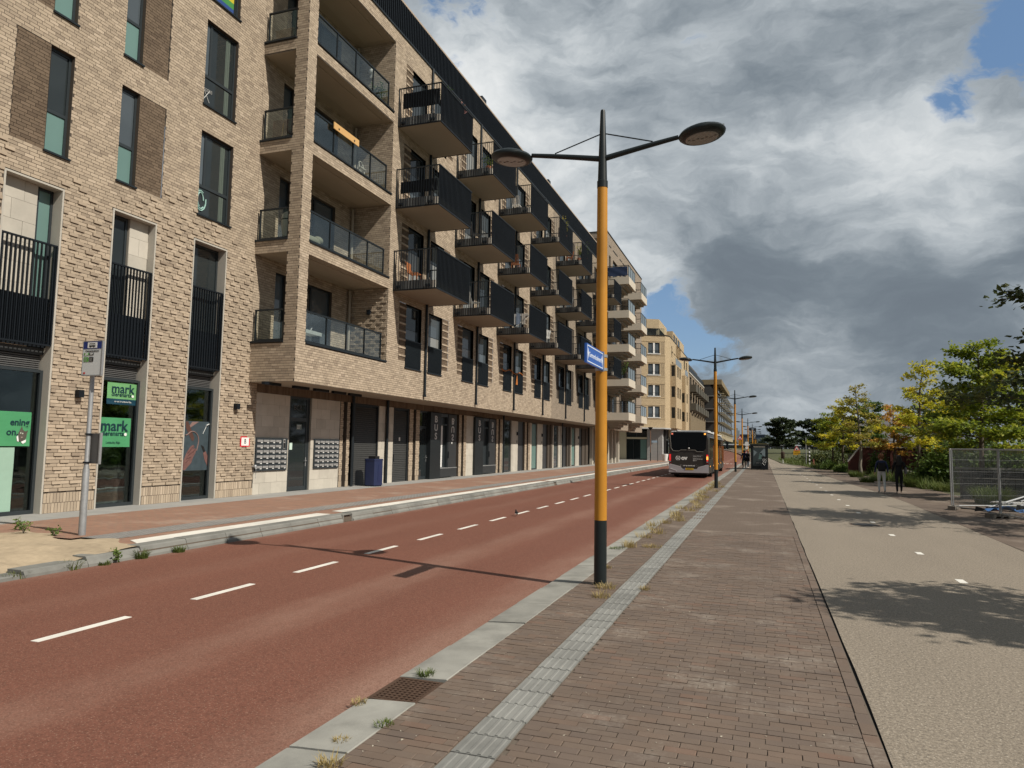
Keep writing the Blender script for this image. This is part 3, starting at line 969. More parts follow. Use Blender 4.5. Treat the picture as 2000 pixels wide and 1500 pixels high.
for i, (z0, z1) in enumerate(rows_w):
    window(F0, 13.46, 14.03, z0, z1, style='transom', panes=[gl_teal, gl_blue])
    window(F0, 11.49, 12.09, z0, z1, style='transom', panes=[gl_teal, gl_blue if i else gl_dark])
    window(F0, 16.27, 17.62, z0, z1, style='big', panes=[gl_dark, gl_blue, gl_dark])
for s in SILLS:
    window(F0, 19.95, 20.55, s + 0.02, s + 2.62, style='plain', panes=[gl_blue], sill=False)
    w_ = window(F0, 21.0, 23.35, s + 0.02, s + 2.62, style='double', panes=[gl_dark, gl_blue], sill=False, name='balcony_door')
    hm = MB(); hm.tube([(0.05, 1.12, 1.0), (0.09, 1.12, 1.0), (0.09, 1.12, 0.86), (0.09, 1.22, 1.02)], 0.012, 6)
    hm.build('handle', galv, w_)

# ---- overhanging street front ------------------------------------------
BAYS = [5.92 * k for k in range(7)]
holes_f = [(19.35, 24.62, a, b, 0.0) for a, b in OPEN]
pan_f = []
WINS = []
for k, dy in enumerate(BAYS):
    for si, s in enumerate(SILLS):
        for (a, b) in ((26.17, 27.60), (28.30, 29.72)):
            z0, z1 = snap(s + 0.0, 3.8), snap(s + 2.6, 3.8)
            if b + dy < BY1 - 0.3:
                holes_f.append((a + dy, b + dy, z0, z1, 0.22)); WINS.append((a + dy, b + dy, z0, z1, si, k))
        for (a, b) in ((25.58, 26.17), (29.72, 30.42)):
            if b + dy < BY1 - 0.3: pan_f.append((a + dy, b + dy, snap(s + 0.2, 3.8), snap(s + 2.6, 3.8), 0.0))
mb = MB()
wall(mb, FO, 18.85, 48.0, 3.8, TOPZ, holes_f + pan_f)
holes_l = [(-15.75, -14.47, a, b, 0.0) for a, b in OPEN]
mb.build('front_wall', mortar, bld)
mb = MB(); wall(mb, FL, -15.75, -14.0, 3.8, TOPZ, holes_l); mb.build('end_wall', mortar, bld)
mb = MB(); wall(mb, FI, -15.75, -14.0, 3.8, TOPZ, []); mb.build('loggia_side_wall', mortar, bld)
# inner faces of the corner column
for (a, b) in OPEN:
    mb = MB()
    mb.poly([(-14.0, 19.35, a), (-14.47, 19.35, a), (-14.47, 19.35, b), (-14.0, 19.35, b)])
    mb.poly([(-14.47, 18.85, a), (-14.47, 19.35, a), (-14.47, 19.35, b), (-14.47, 18.85, b)])
    mb.build('column_side', brick_far, bld)
mb = MB(); wall(mb, FX(-14.0 + 0.007), 48.0, BY1, 3.8, TOPZ, holes_f + pan_f)
mb.build('front_wall', brick_far, bld)


def proud_pan(r, k, u, v, rg): return False


bl = brick_boxes(18.85, 48.0, 3.8, TOPZ, holes_f + pan_f, seed=21)
link('brickwork', bricks_mesh('brickwork', FO, bl, brick_tan), bld, kind='stuff')
bl = brick_boxes(-15.75, -14.0, 3.8, TOPZ, holes_l, seed=22)
link('brickwork', bricks_mesh('brickwork', FL, bl, brick_tan), bld, kind='stuff')


def proud_in(r, k, u, v, rg): return r % 2 == 0 and (k + r // 2) % 2 == 0 and v < 8.2


bl = brick_boxes(-15.75, -14.0, 3.8, TOPZ, [], seed=23, proud=proud_in)
link('brickwork', bricks_mesh('brickwork', FI, bl, brick_tan), bld, kind='stuff')
# brown panels with pale proud courses beside the windows
fr2 = Frame(FO.p(0, 0, -0.02), FO.u, FO.v, FO.n)
for p in pan_f:
    mb = MB(); mb.poly([FO.p(p[0], p[2], -0.02), FO.p(p[1], p[2], -0.02), FO.p(p[1], p[3], -0.02), FO.p(p[0], p[3], -0.02)])
    bp = mb.build('brown_brick_panel', mortar_dark, bld)
    if p[0] > 49: continue
    bd, bt = [], []
    for q in brick_boxes(p[0], p[1], p[2], p[3], [], seed=int(p[0] * 7 + p[2])):
        rr = int(round((q[2] - p[2]) / PIT))
        if rr % 4 == 2: bt.append((q[0], q[1], q[2], q[3], 0.045))
        else: bd.append((q[0], q[1], q[2], q[3], 0.015))
    link('brickwork', bricks_mesh('brickwork', fr2, bd, brick_brown), bp, kind='stuff')
    link('proud_brickwork', bricks_mesh('proud_brickwork', fr2, bt, brick_tan), bp, kind='stuff')

# slabs, soffits, parapet
for (a, b), lo in zip(OPEN, [3.8] + [o[1] for o in OPEN[:-1]]):
    MB().box(-15.74, -14.02, 18.87, 24.60, max(lo, a - 0.42) + 0.012, a - 0.03).build('loggia_floor', soffit_m, bld)
MB().box(-15.74, -14.02, 18.87, 24.60, 18.31, 18.6).build('loggia_ceiling', soffit_m, bld)
for z in (8.04, 11.44, 14.88, 18.30): MB().box(-15.3, -14.35, 19.6, 24.3, z - 0.004, z + 0.03).build('loggia_ceiling_panel', M('ceiling_panel', (0.34, 0.295, 0.23), 0.9, var=0.06), bld)
MB().box(-15.75, -14.005, 18.855, BY1, 3.79, 3.86).build('soffit', soffit_m, bld)
MB().box(-30, -14.35, 18.85, BY1, 18.6, 18.9).build('roof', M('roof_felt', (0.12, 0.12, 0.12), 0.9), bld)
mb = MB(); mb.box(-14.36, -14.06, 18.85, BY1, 18.9, 20.36); mb.build('parapet', brick_far, bld)
mb = MB(); mb.box(-14.40, -14.02, 18.85, BY1, 20.36, 20.44); mb.build('coping', M('coping_brick', (0.40, 0.32, 0.25), 0.8, var=0.1), bld)
for (a, b) in ((34.3, 34.9), (47.0, 47.5)): MB().box(-14.5, -14.1, a, b, 20.44, 20.75).build('roof_vent', metal_dk, bld)
cl = MB().box(-14.055, -14.02, 18.85, BY1, TOPZ, 20.30).build('parapet_cladding', metal_blk, bld)
mb = MB()
y = 18.88
while y < BY1:
    mb.box(-14.02, -13.955, y, y + 0.035, TOPZ + 0.03, 20.28); y += 0.155
mb.build('slats', metal_blk, cl, kind='stuff')
MB().box(-14.02, -13.95, 18.85, BY1, TOPZ - 0.05, TOPZ + 0.03).build('rail', metal_dk, cl)
for i, s in enumerate(SILLS):
    MB().box(-14.05, -13.95, 19.35, 24.62, s - 0.005, s + 0.055).build('loggia_sill', metal_dk, bld)
    MB().box(-15.75, -14.47, 18.80, 18.92, s - 0.005, s + 0.055).build('loggia_sill', metal_dk, bld)


def rail_glass(fr, u0, u1, v0, v1, n, d=-0.06):
    m = MB()
    fr.box(m, u0, u1, v1 - 0.05, v1, d - 0.03, d + 0.03); fr.box(m, u0, u1, v0, v0 + 0.06, d - 0.025, d + 0.025)
    for i in range(n + 1):
        c = u0 + (u1 - u0) * i / n; c = min(max(c, u0 + 0.025), u1 - 0.025)
        fr.box(m, c - 0.02, c + 0.02, v0 + 0.06, v1 - 0.05, d - 0.025, d + 0.025)
    o = m.build('glass_railing', metal_dk, bld)
    for i in range(n):
        a, b = u0 + (u1 - u0) * i / n + 0.02, u0 + (u1 - u0) * (i + 1) / n - 0.02
        pm = MB(); fr.poly = None
        fr.box(pm, a, b, v0 + 0.06, v1 - 0.05, d - 0.004, d + 0.004)
        pm.build('pane', gl_rail, o)


for s in SILLS:
    rail_glass(FO, 19.36, 24.28, s + 0.055, s + 1.10, 4)
    rail_glass(FL, -15.66, -14.48, s + 0.055, s + 1.10, 1)
    m = MB().tube([(-15.62, 24.42, s), (-15.62, 24.42, s + 2.9)], 0.055, 10)
    m.build('drainpipe', M('pipe_beige', (0.33, 0.29, 0.23), 0.6), bld, smooth=40)
m = MB().box(-14.9, -14.75, 24.52, 24.6, 7.0, 7.18); m.build('wall_lamp', metal_blk, bld)
m = MB().box(-15.1, -14.98, 24.5, 24.6, 16.9, 17.15).ball((-15.04, 24.45, 17.15), 0.11, 0.06, 0.11); m.build('wall_lamp', M('lamp_white', (0.6, 0.6, 0.58), 0.4), bld, smooth=40)

# french windows, barred fronts and downpipes of the street front
rw = random.Random(9)
bar_m = {}
for (a, b, z0, z1, si, k) in WINS:
    pm = rw.choice([[gl_dark, gl_dark], [gl_blue, gl_dark], [gl_curt, gl_dark], [gl_blue, gl_dark], [gl_curt, gl_blue]])
    window(FO, a, b, z0, z1, d=-0.15, style='blind', panes=pm, sill=(si == 0))
    if si == 0:
        kk = round(b - a, 2)
        if kk not in bar_m:
            f0 = Frame((0, 0, 0), FO.u, FO.v, FO.n)
            w = b - a
            m0 = MB(); f0.box(m0, 0.01, w - 0.01, 0.0, 1.12, -0.01, 0.008)
            m1 = MB(); f0.box(m1, 0.0, w, 1.12, 1.16, -0.015, 0.05)
            u = 0.03
            while u < w - 0.03: f0.box(m1, u, u + 0.03, 0.02, 1.12, 0.01, 0.05); u += 0.095
            bar_m[kk] = (m0.mesh('barred_front', metal_blk), m1.mesh('bars', metal_dk))
        o = link('barred_front', bar_m[kk][0], bld, loc=FO.p(a, z0 + 0.02, -0.01))
        link('bars', bar_m[kk][1], o)
dp = MB().tube([(0, 0, 3.95), (0, 0, 18.9)], 0.055, 10).box(-0.075, 0.05, -0.075, 0.075, 3.93, 4.02)
for z in (5, 8, 11, 14, 17): dp.tube([(0, 0, z), (0, 0, z + 0.09)], 0.066, 10)
dpm = dp.mesh('drainpipe', metal_dk, 40)
for dy in BAYS: link('drainpipe', dpm, bld, loc=(-13.93, 27.97 + dy, 0))

# ---- barred balconies ---------------------------------------------------
bx = MB().box(0.02, 1.86, 0.03, 3.26, 0.05, 0.36)
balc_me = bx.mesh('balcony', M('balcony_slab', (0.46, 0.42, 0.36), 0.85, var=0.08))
sub = []
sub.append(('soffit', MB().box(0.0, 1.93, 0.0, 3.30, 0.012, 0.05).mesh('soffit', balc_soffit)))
m = MB()
m.box(0, 1.95, -0.02, 0.02, 0.0, 0.05).box(0, 1.95, 3.28, 3.32, 0.0, 0.05).box(1.91, 1.96, 0.02, 3.28, 0.0, 0.05)
sub.append(('edge_trim', m.mesh('edge_trim', metal_blk)))
n = 26                                                                       # folded sheet closing the slab edge
fascia_m = M('fascia_sheet', (0.20, 0.195, 0.18), 0.55, metal=0.3, var=0.1)
for yy, sg in ((0.02, -1), (3.28, 1)):
    m = MB()
    vs = []
    for i in range(2 * n + 1):
        xq = 0.05 + 1.62 * i / (2 * n); yq = yy + (sg * 0.028 if i % 2 else 0)
        vs += [(xq, yq, 0.05), (xq, yq, 0.40)]
    m.add(vs, [(2 * i, 2 * i + 2, 2 * i + 3, 2 * i + 1) for i in range(2 * n)])
    sub.append(('fascia_panel', m.mesh('fascia_panel', fascia_m)))
m = MB()
for yy in (-0.035, 3.30):
    for xc in (0.18, 0.30, 1.50, 1.63): m.box(xc - 0.035, xc + 0.035, yy - 0.02, yy + 0.045, 0.11, 0.21)
sub.append(('bracket', m.mesh('bracket', metal_blk)))
m = MB()
m.box(-0.02, 1.97, -0.03, 0.02, 1.62, 1.66).box(-0.02, 1.97, 3.28, 3.33, 1.62, 1.66).box(1.91, 1.97, 0.02, 3.28, 1.62, 1.66)
m.box(0.0, 0.04, -0.03, 0.02, 0.02, 1.62).box(0.0, 0.04, 3.28, 3.33, 0.02, 1.62)
sub.append(('handrail', m.mesh('handrail', metal_dk)))
m = MB()
for yy in (-0.01, 3.295):
    for i in range(16): m.box(0.11 + i * 0.115, 0.122 + i * 0.115, yy - 0.018, yy + 0.018, 0.05, 1.62)
for i in range(27): m.box(1.905, 1.955, 0.012 + i * 0.1245, 0.036 + i * 0.1245, 0.05, 1.62)
sub.append(('railing_bars', m.mesh('railing_bars', metal_blk)))
BALC = []
for k, dy in enumerate(BAYS):
    for z in (8.0, 11.40, 14.83):
        o = link('balcony', balc_me, bld, loc=(-14.0, 25.0 + dy, z))
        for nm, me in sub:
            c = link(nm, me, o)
            if nm == 'railing_bars': c['kind'] = 'stuff'
        BALC.append((25.0 + dy, z))

# ---- ground floor under the overhang -----------------------------------
GZ = FZ
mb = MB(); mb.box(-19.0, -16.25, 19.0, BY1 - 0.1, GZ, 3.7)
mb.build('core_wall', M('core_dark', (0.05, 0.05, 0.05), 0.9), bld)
soldier = brick_boxes(19.26, 44.0, 3.5, 3.79, [], L=PIT, H=0.29, seed=31, shift=0.0)
MB().box(-15.95, -15.75, 19.26, BY1, 3.5, 3.8).build('lintel_band', mortar_dark, bld)
link('soldier_course', bricks_mesh('soldier_course', F0, soldier, brick_brown), bld, kind='stuff')
mb = MB(); mb.box(-15.95, -15.742, 44.0, BY1, 3.5, 3.8); mb.build('lintel_band', brick_sheet('brick_soldier', (0.16, 0.115, 0.08), (0.13, 0.10, 0.07), (0.08, 0.06, 0.05), 0.075, 0.3, 0.01, 0.2), bld)
piers = [(24.25, 24.88), (30.10, 31.08), (35.93, 36.86), (41.76, 42.66), (47.43, 48.50), (53.10, 54.32), (58.92, 60.0), (64.28, 66.45)]
bl = []
for (a, b) in piers:
    c = (a + b) / 2; mb = MB()
    for (p, q, dd) in ((a, c - 0.09, 0.0), (c + 0.09, b, 0.05)):
        F0.box(mb, p, q, GZ, 3.5, -0.25, dd)
        if a < 50: bl += [(s, e, v0, v1, dd + d) for s, e, v0, v1, d in brick_boxes(p, q, 0.6, 3.5, [], seed=int(p * 9)) + brick_boxes(p, q, GZ, 0.6, [], L=PIT, H=0.235, seed=3)]
    F0.box(mb, c - 0.09, c + 0.09, GZ, 3.5, -0.25, -0.10)
    mb.build('pier', mortar, bld)
link('brickwork', bricks_mesh('brickwork', F0, bl, brick_tan), bld, kind='stuff')


def stone_panel(u0, u1, v0, v1, rows, fr=F0, d=0.0, seed=0):
    """cladding slabs in a running bond, each slab an object"""
    rg = random.Random(seed)
    m = MB(); fr.box(m, u0, u1, v0, v1, d - 0.2, d - 0.012)
    o = m.build('stone_panel', M('cladding_joint', (0.36, 0.33, 0.28), 0.9), bld)
    h = (v1 - v0) / rows
    for r in range(rows):
        u = u0 + (0.003 if r % 2 else -0.28)
        while u < u1 - 0.01:
            a, b = max(u, u0), min(u + 0.60, u1)
            if b - a > 0.03:
                sm = MB(); fr.box(sm, a + 0.003, b - 0.003, v0 + r * h + 0.003, v0 + (r + 1) * h - 0.003, d - 0.014, d + rg.uniform(-0.001, 0.003))
                sm.build('slab', stone, o)
            u += 0.60
    return o


def door(u0, u1, v1, mat, name='door', d=-0.10, glassy=False, handle_right=True, lock=None):
    m = MB(); t = 0.075
    F0.box(m, u0, u0 + t, GZ, v1, d - 0.05, d + 0.03); F0.box(m, u1 - t, u1, GZ, v1, d - 0.05, d + 0.03); F0.box(m, u0 + t, u1 - t, v1 - t, v1, d - 0.05, d + 0.03)
    o = m.build(name, frame_dk, bld)
    m = MB()
    if glassy:
        w = 0.10
        F0.box(m, u0 + t, u0 + t + w, GZ + 0.02, v1 - t, d - 0.03, d + 0.01); F0.box(m, u1 - t - w, u1 - t, GZ + 0.02, v1 - t, d - 0.03, d + 0.01)
        F0.box(m, u0 + t + w, u1 - t - w, GZ + 0.02, GZ + 0.16, d - 0.03, d + 0.01); F0.box(m, u0 + t + w, u1 - t - w, 2.62, 2.75, d - 0.03, d + 0.01)
        m.build('leaf', frame_dk, o)
        m = MB(); F0.box(m, u0 + t + w, u1 - t - w, GZ + 0.16, 2.62, d - 0.02, d - 0.01); m.build('pane', gl_dark, o)
        m = MB(); F0.box(m, u0 + t + w, u1 - t - w, 2.75, v1 - t, d - 0.02, d - 0.01); m.build('pane', gl_dark, o)
    else:
        F0.box(m, u0 + t, u1 - t, GZ + 0.02, v1 - t, d - 0.03, d + 0.01); m.build('leaf', mat, o)
    hu = u1 - 0.14 if handle_right else u0 + 0.14
    m = MB(); F0.box(m, hu - 0.02, hu + 0.02, 1.0, 1.32, d + 0.011, d + 0.022)
    m.tube([F0.p(hu, 1.2, d + 0.02), F0.p(hu, 1.2, d + 0.07), F0.p(hu - 0.12, 1.2, d + 0.07)], 0.012, 6)
    m.build('handle', galv, o)
    return o


# entrance bay
stone_panel(19.27, 21.05, GZ, 3.5, 9, seed=1)
stone_panel(22.35, 24.22, GZ, 3.5, 9, seed=2)
ent = door(21.06, 22.34, 3.5, None, 'entrance_door', glassy=True)


def louvre_door(u0, u1, v1, name, label=None):
    m = MB(); t = 0.06
    F0.box(m, u0, u0 + t, GZ, v1, -0.14, -0.02); F0.box(m, u1 - t, u1, GZ, v1, -0.14, -0.02); F0.box(m, u0 + t, u1 - t, v1 - t, v1, -0.14, -0.02)
    F0.box(m, u0 + t, u1 - t, GZ, v1 - t, -0.14, -0.10)
    o = m.build(name, metal_dk, bld)
    v = GZ + 0.02; H = 0.083
    sm = MB(); w = u1 - u0 - 2 * t
    f0 = Frame((0, 0, 0), F0.u, F0.v, F0.n)
    sm.add([f0.p(0, 0, 0.04), f0.p(w, 0, 0.04), f0.p(w, H - 0.012, 0.012), f0.p(0, H - 0.012, 0.012), f0.p(0, H - 0.012, 0.0), f0.p(w, H - 0.012, 0.0), f0.p(w, 0, 0.0), f0.p(0, 0, 0.0)],
           [(0, 1, 2, 3), (3, 2, 5, 4), (7, 6, 1, 0)])
    me = sm.mesh('slat', shutter_m)
    while v < v1 - t - H:
        link('slat', me, o, loc=F0.p(u0 + t, v, -0.10)); v += H
    return o


shutter_m = M('shutter_slat', (0.047, 0.047, 0.045), 0.5, var=0.12, scale=4.0, obj=0.06)
louvre_door(25.30, 27.25, 3.5, 'roller_shutter')
stone_panel(27.26, 27.80, GZ, 3.5, 9, seed=3)
stone_panel(27.92, 28.56, GZ, 3.5, 9, seed=4)
d2 = louvre_door(28.58, 30.04, 3.5, 'louvred_door')
m = MB(); F0.box(m, 28.68, 28.74, 1.05, 1.4, -0.06, -0.02); m.build('handle', metal_blk, d2)
m = MB(); F0.box(m, 29.2, 29.32, 2.0, 2.16, -0.06, -0.045); m.build('notice', white_pl, d2)
door(31.13, 32.25, 3.5, None, 'glazed_door', glassy=True)
for (a, b) in ((36.88, 38.20), ): stone_panel(a, b, GZ, 3.5, 9, seed=5)
# narrow flats: pale post, window, stone, door
cream = M('cream_post', (0.52, 0.47, 0.39), 0.8, var=0.08, scale=3.0, speck=0.06)
door_gr = M('door_grey', (0.045, 0.047, 0.05), 0.45, var=0.08)
for i, u in enumerate((43.2, 48.98, 54.72, 60.33)):
    m = MB(); F0.box(m, u - 0.45 if i == 0 else u - 0.35, u, GZ, 3.5, -0.2, 0.01); m.build('pale_post', cream, bld)
    window(F0, u, u + 1.40, GZ + 0.03, 3.48, d=-0.10, style='plain', panes=[[gl_dark, gl_teal, gl_blue, gl_teal][i]], name='shop_window', sill=False)
    stone_panel(u + 1.42, u + 2.74, GZ, 3.5, 1, seed=10 + i)
    o = door(u + 2.76, u + 4.02, 3.5, door_gr, 'front_door', handle_right=False)
    m = MB(); F0.box(m, u + 2.45, u + 2.6, 2.55, 2.78, 0.004, 0.08); m.build('wall_lamp', metal_blk, bld)
    m = MB(); F0.box(m, u + 2.47, u + 2.58, 2.05, 2.2, 0.004, 0.015); m.build('number_plate', metal_blk, bld)
for (u, x_, z1) in ((24.98, -15.62, 3.78), (27.86, -15.66, 3.78), (42.75, -15.62, 3.78), (56.9, -15.6, 3.78)):
    MB().tube([(x_, u, GZ), (x_, u, z1)], 0.06, 10).build('drainpipe', metal_dk, bld, smooth=40)
for (u, a, b) in ((19.05, -14.75, -14.70), (20.6, 0, 0), (21.8, 0, 0), (22.95, 0, 0), (24.05, 0, 0)):
    MB().box(-15.06, -14.94, u - 0.42, u + 0.42, 3.70, 3.79).build('soffit_lamp', metal_blk, bld)

# ---- shop fronts of the recessed wing ----------------------------------
louv = M('louvre_dark', (0.035, 0.037, 0.038), 0.5, var=0.1)
room = M('room_wall', (0.30, 0.31, 0.29), 0.9, var=0.1, scale=1.0)
mb = MB()
mb.add([(-16.17, 7, GZ), (-16.17, 18.8, GZ), (-19.5, 18.8, GZ), (-19.5, 7, GZ), (-16.17, 7, 3.6), (-16.17, 18.8, 3.6), (-19.5, 18.8, 3.6), (-19.5, 7, 3.6)],
       [(0, 1, 2, 3), (7, 6, 5, 4), (2, 6, 7, 3), (1, 5, 6, 2), (0, 3, 7, 4)])
mb.build('shop_interior', room, bld)
for i, (a, b) in enumerate(shops):
    m = MB(); t = 0.045
    F0.box(m, a, a + t, GZ - 0.02, 7.83, -0.42, 0.016); F0.box(m, b - t, b, GZ - 0.02, 7.83, -0.42, 0.016); F0.box(m, a + t, b - t, 7.83 - t, 7.83, -0.42, 0.016)
    m.build('concrete_surround', concrete, bld)
    a2, b2 = a + t, b - t
    # shop window
    m = MB(); t = 0.07
    F0.box(m, a2, a2 + t, GZ, 3.46, -0.34, -0.20); F0.box(m, b2 - t, b2, GZ, 3.46, -0.34, -0.20)
    F0.box(m, a2 + t, b2 - t, GZ, GZ + 0.09, -0.34, -0.20); F0.box(m, a2 + t, b2 - t, 3.40, 3.47, -0.34, -0.20)
    o = m.build('shop_window', frame_dk, bld)
    m = MB(); F0.box(m, a2 + t, b2 - t, GZ + 0.09, 3.40, -0.265, -0.255); m.build('pane', gl_clear, o)
    m = MB(); F0.box(m, a2, b2, 3.47, 3.98, -0.42, -0.36); F0.box(m, a2, b2, 3.82, 3.98, -0.36, -0.24)
    o = m.build('vent_grille', louv, bld)
    for q in range(7):
        m = MB(); F0.box(m, a2 + 0.03, b2 - 0.03, 3.49 + q * 0.047, 3.515 + q * 0.047, -0.36, -0.30); m.build('slat', M('slat_grey', (0.10, 0.10, 0.10), 0.5), o)
    # upper window beside the stone
    if i == 0: wa, wb, sa, sb = 11.60, b2, a2, 11.58
    elif i == 1: wa, wb, sa, sb = a2, 14.14, 14.16, b2
    else: wa, wb, sa, sb = a2, b2, None, None
    window(F0, wa, wb, 3.98, 7.78, d=-0.32, style='plain', panes=[[gl_teal, gl_dark, gl_dark][i]], sill=False)
    if sa is not None:
        stone_panel(sa, sb, 3.98, 7.78, 8, d=-0.22, seed=40 + i)
    # barred railing with a solid lower board behind
    m = MB(); F0.box(m, a2 + 0.01, b2 - 0.01, 3.99, 5.16, -0.20, -0.17)
    F0.box(m, a2, b2, 6.40, 6.44, -0.07, -0.01); F0.box(m, a2, b2, 4.02, 4.06, -0.07, -0.01)
    F0.box(m, a2, a2 + 0.03, 4.06, 6.40, -0.08, 0.0); F0.box(m, b2 - 0.03, b2, 4.06, 6.40, -0.08, 0.0)
    o = m.build('barred_railing', metal_blk, bld)
    f0 = Frame((0, 0, 0), F0.u, F0.v, F0.n)
    bm = MB(); f0.box(bm, 0, 0.022, 0, 2.36, 0, 0.045)
    bme = bm.mesh('bar', metal_blk)
    nb = 13
    for q in range(nb): link('bar', bme, o, loc=F0.p(a2 + 0.05 + (b2 - a2 - 0.13) * q / (nb - 1), 4.05, -0.065))
for u in (12.76, 18.26):
    m = MB(); F0.box(m, u - 0.07, u + 0.07, 2.88, 3.06, 0.03, 0.16); F0.box(m, u - 0.05, u + 0.05, 2.94, 3.04, 0.0, 0.03); m.build('wall_lamp', metal_blk, bld)

# ================================================================== SHOP FRONT THINGS
poster_green = M('poster_green', (0.07, 0.29, 0.13), 0.45, var=0.12, scale=2.2)
poster_lime = M('poster_lime', (0.15, 0.36, 0.15), 0.45, var=0.06, scale=2.0)
poster_navy = M('poster_navy', (0.008, 0.045, 0.075), 0.45)
ink_navy = M('ink_navy', (0.006, 0.035, 0.045), 0.5)
ink_white = M('ink_white', (0.75, 0.76, 0.74), 0.5)
ink_black = M('ink_black', (0.012, 0.012, 0.013), 0.5)
D = -0.245                                                               # just outside the shop glass


def sheet(m, u0, u1, v0, v1, d=D, ripple=0.006, n=8, fr=F0, sk=0.0):
    """a hanging sheet with slight ripples and its own thickness"""
    vs = []
    for k in (0, 1):
        for j in range(n + 1):
            for i in range(n + 1):
                a, b = i / n, j / n
                r = ripple * math.sin(a * 7 + b * 3.0) * math.sin(b * 5 + a * 2 + 1)
                vs.append(fr.p(u0 + (u1 - u0) * a, v0 + (v1 - v0) * b + sk * a, d + r + (0.0015 if k else -0.0015)))
    N = (n + 1) ** 2
    fs = []
    for j in range(n):
        for i in range(n):
            q = (j * (n + 1) + i, j * (n + 1) + i + 1, (j + 1) * (n + 1) + i + 1, (j + 1) * (n + 1) + i)
            fs.append(tuple(N + w for w in q)); fs.append(tuple(reversed(q)))
    return m.add(vs, fs)


def disc(fr, u, v, r, d, n=20, t=0.002):
    m = MB(); m.prism([fr.p(u + r * math.cos(6.2832 * i / n), v + r * math.sin(6.2832 * i / n), d) for i in range(n)], tuple(fr.n * t)); return m


def flat(fr, pts, d, t=0.0015):
    return MB().prism([fr.p(u, v, d) for u, v in pts], tuple(fr.n * t))


def wide_text(s, width, mat, parent, name, fr, u, v, d, bold=0.0, size=0.2):
    """lettering scaled to a given width"""
    o = text(s, size, mat, parent, name, fr, 0, 0, 0, bold=bold)
    me = o.data
    c = np.empty(len(me.vertices) * 3); me.vertices.foreach_get('co', c); c = c.reshape(-1, 3)
    uu = (c - fr.o) @ fr.u
    k = width / (uu.max() - uu.min()); mid_ = (uu.max() + uu.min()) / 2
    vv = (c - fr.o) @ fr.v; dd = (c - fr.o) @ fr.n
    c2 = fr.o + np.outer((uu - mid_) * k + u, fr.u) + np.outer(vv * k + v, fr.v) + np.outer(dd + d, fr.n)
    me.vertices.foreach_set('co', c2.ravel()); me.update()
    return o


KD = (15.75 - D) / 15.75
FD = Frame((-15.75, 0, EYE * (1 - KD)), (0, KD, 0), (0, 0, KD), (1, 0, 0))     # shop glass plane, laid out from wall measurements
psheet = lambda *a, **k: sheet(MB(), *a, fr=FD, **k)
# opening poster with a tabby cat
t = thing('opening_poster', 'green opening poster with a tabby cat in the leftmost shop window', 'poster', FD.p(11.4, 1.7, D), group='green posters in the shop windows', world_kids=True)
psheet(10.68, 11.66, 1.69, 2.46).build('sheet', poster_green, t)
wide_text('ening', 0.44, ink_navy, t, 'lettering', FD, 11.40, 2.22, D + 0.012, bold=0.004)
wide_text('on.', 0.26, ink_navy, t, 'lettering', FD, 11.24, 2.00, D + 0.012, bold=0.004)
fur = M('fur_print', (0.085, 0.075, 0.06), 0.8, var=0.6, scale=22.0)
fl = [(11.40, 1.80), (11.37, 1.95), (11.40, 2.04), (11.45, 2.14), (11.475, 2.06), (11.53, 2.02), (11.60, 2.05), (11.575, 1.97), (11.565, 1.88), (11.50, 1.79)]
cat = flat(FD, fl, D + 0.012).build('cat_picture', fur, t)
for (u, v) in ((11.43, 1.985), (11.475, 1.975)): disc(FD, u, v, 0.014, D + 0.014, 10).build('eye', M('eye_print', (0.55, 0.6, 0.5), 0.3), cat)
flat(FD, [(11.43, 1.90), (11.49, 1.90), (11.46, 1.87)], D + 0.0145).build('muzzle', M('muzzle_print', (0.33, 0.27, 0.22), 0.7), cat)
flat(FD, [(11.36, 1.80), (11.34, 1.90), (11.375, 1.93), (11.40, 1.79)], D + 0.0125).build('torn_paper', ink_white, cat)
flat(FD, [(11.45, 1.79), (11.565, 1.84), (11.56, 1.78), (11.50, 1.745), (11.47, 1.76)], D + 0.0125).build('torn_paper', ink_white, cat)
pale_film = M('pale_film', (0.30, 0.45, 0.36), 0.6, var=0.12, scale=1.5)
tag(psheet(10.68, 11.33, 0.25, 1.66, d=D - 0.004).build('window_film', pale_film), 'pale green film below the opening poster with the cat', 'window film')
# two practice posters
t = thing('practice_poster', 'smaller light green vet poster with a navy foot, the upper one', 'poster', FD.p(14.0, 2.78, D), group='green posters in the shop windows', world_kids=True)
psheet(13.60, 14.52, 2.92, 3.34).build('sheet', poster_lime, t)
psheet(13.60, 14.52, 2.775, 2.92).build('foot_band', poster_navy, t)
wide_text('mark', 0.70, ink_navy, t, 'lettering', FD, 14.08, 3.18, D + 0.012, bold=0.003)
wide_text('dierenarts', 0.60, ink_navy, t, 'lettering', FD, 14.03, 3.03, D + 0.012, bold=0.002)
disc(FD, 14.375, 3.01, 0.035, D + 0.012).build('paw_mark', ink_white, t)
wide_text('nu ook in Leidsche Rijn', 0.52, ink_white, t, 'lettering', FD, 14.08, 2.85, D + 0.012)
t = thing('practice_poster', 'larger mid green vet poster with a curled corner, the lower one', 'poster', FD.p(13.9, 1.68, D), group='green posters in the shop windows', world_kids=True)
psheet(13.47, 14.38, 1.68, 2.43, ripple=0.010).build('sheet', poster_green, t)
wide_text('mark', 0.82, ink_navy, t, 'lettering', FD, 13.89, 2.21, D + 0.014, bold=0.004)
wide_text('dierenarts', 0.68, ink_navy, t, 'lettering', FD, 13.83, 2.02, D + 0.014, bold=0.003)
disc(FD, 14.22, 2.005, 0.042, D + 0.014).build('paw_mark', ink_white, t)
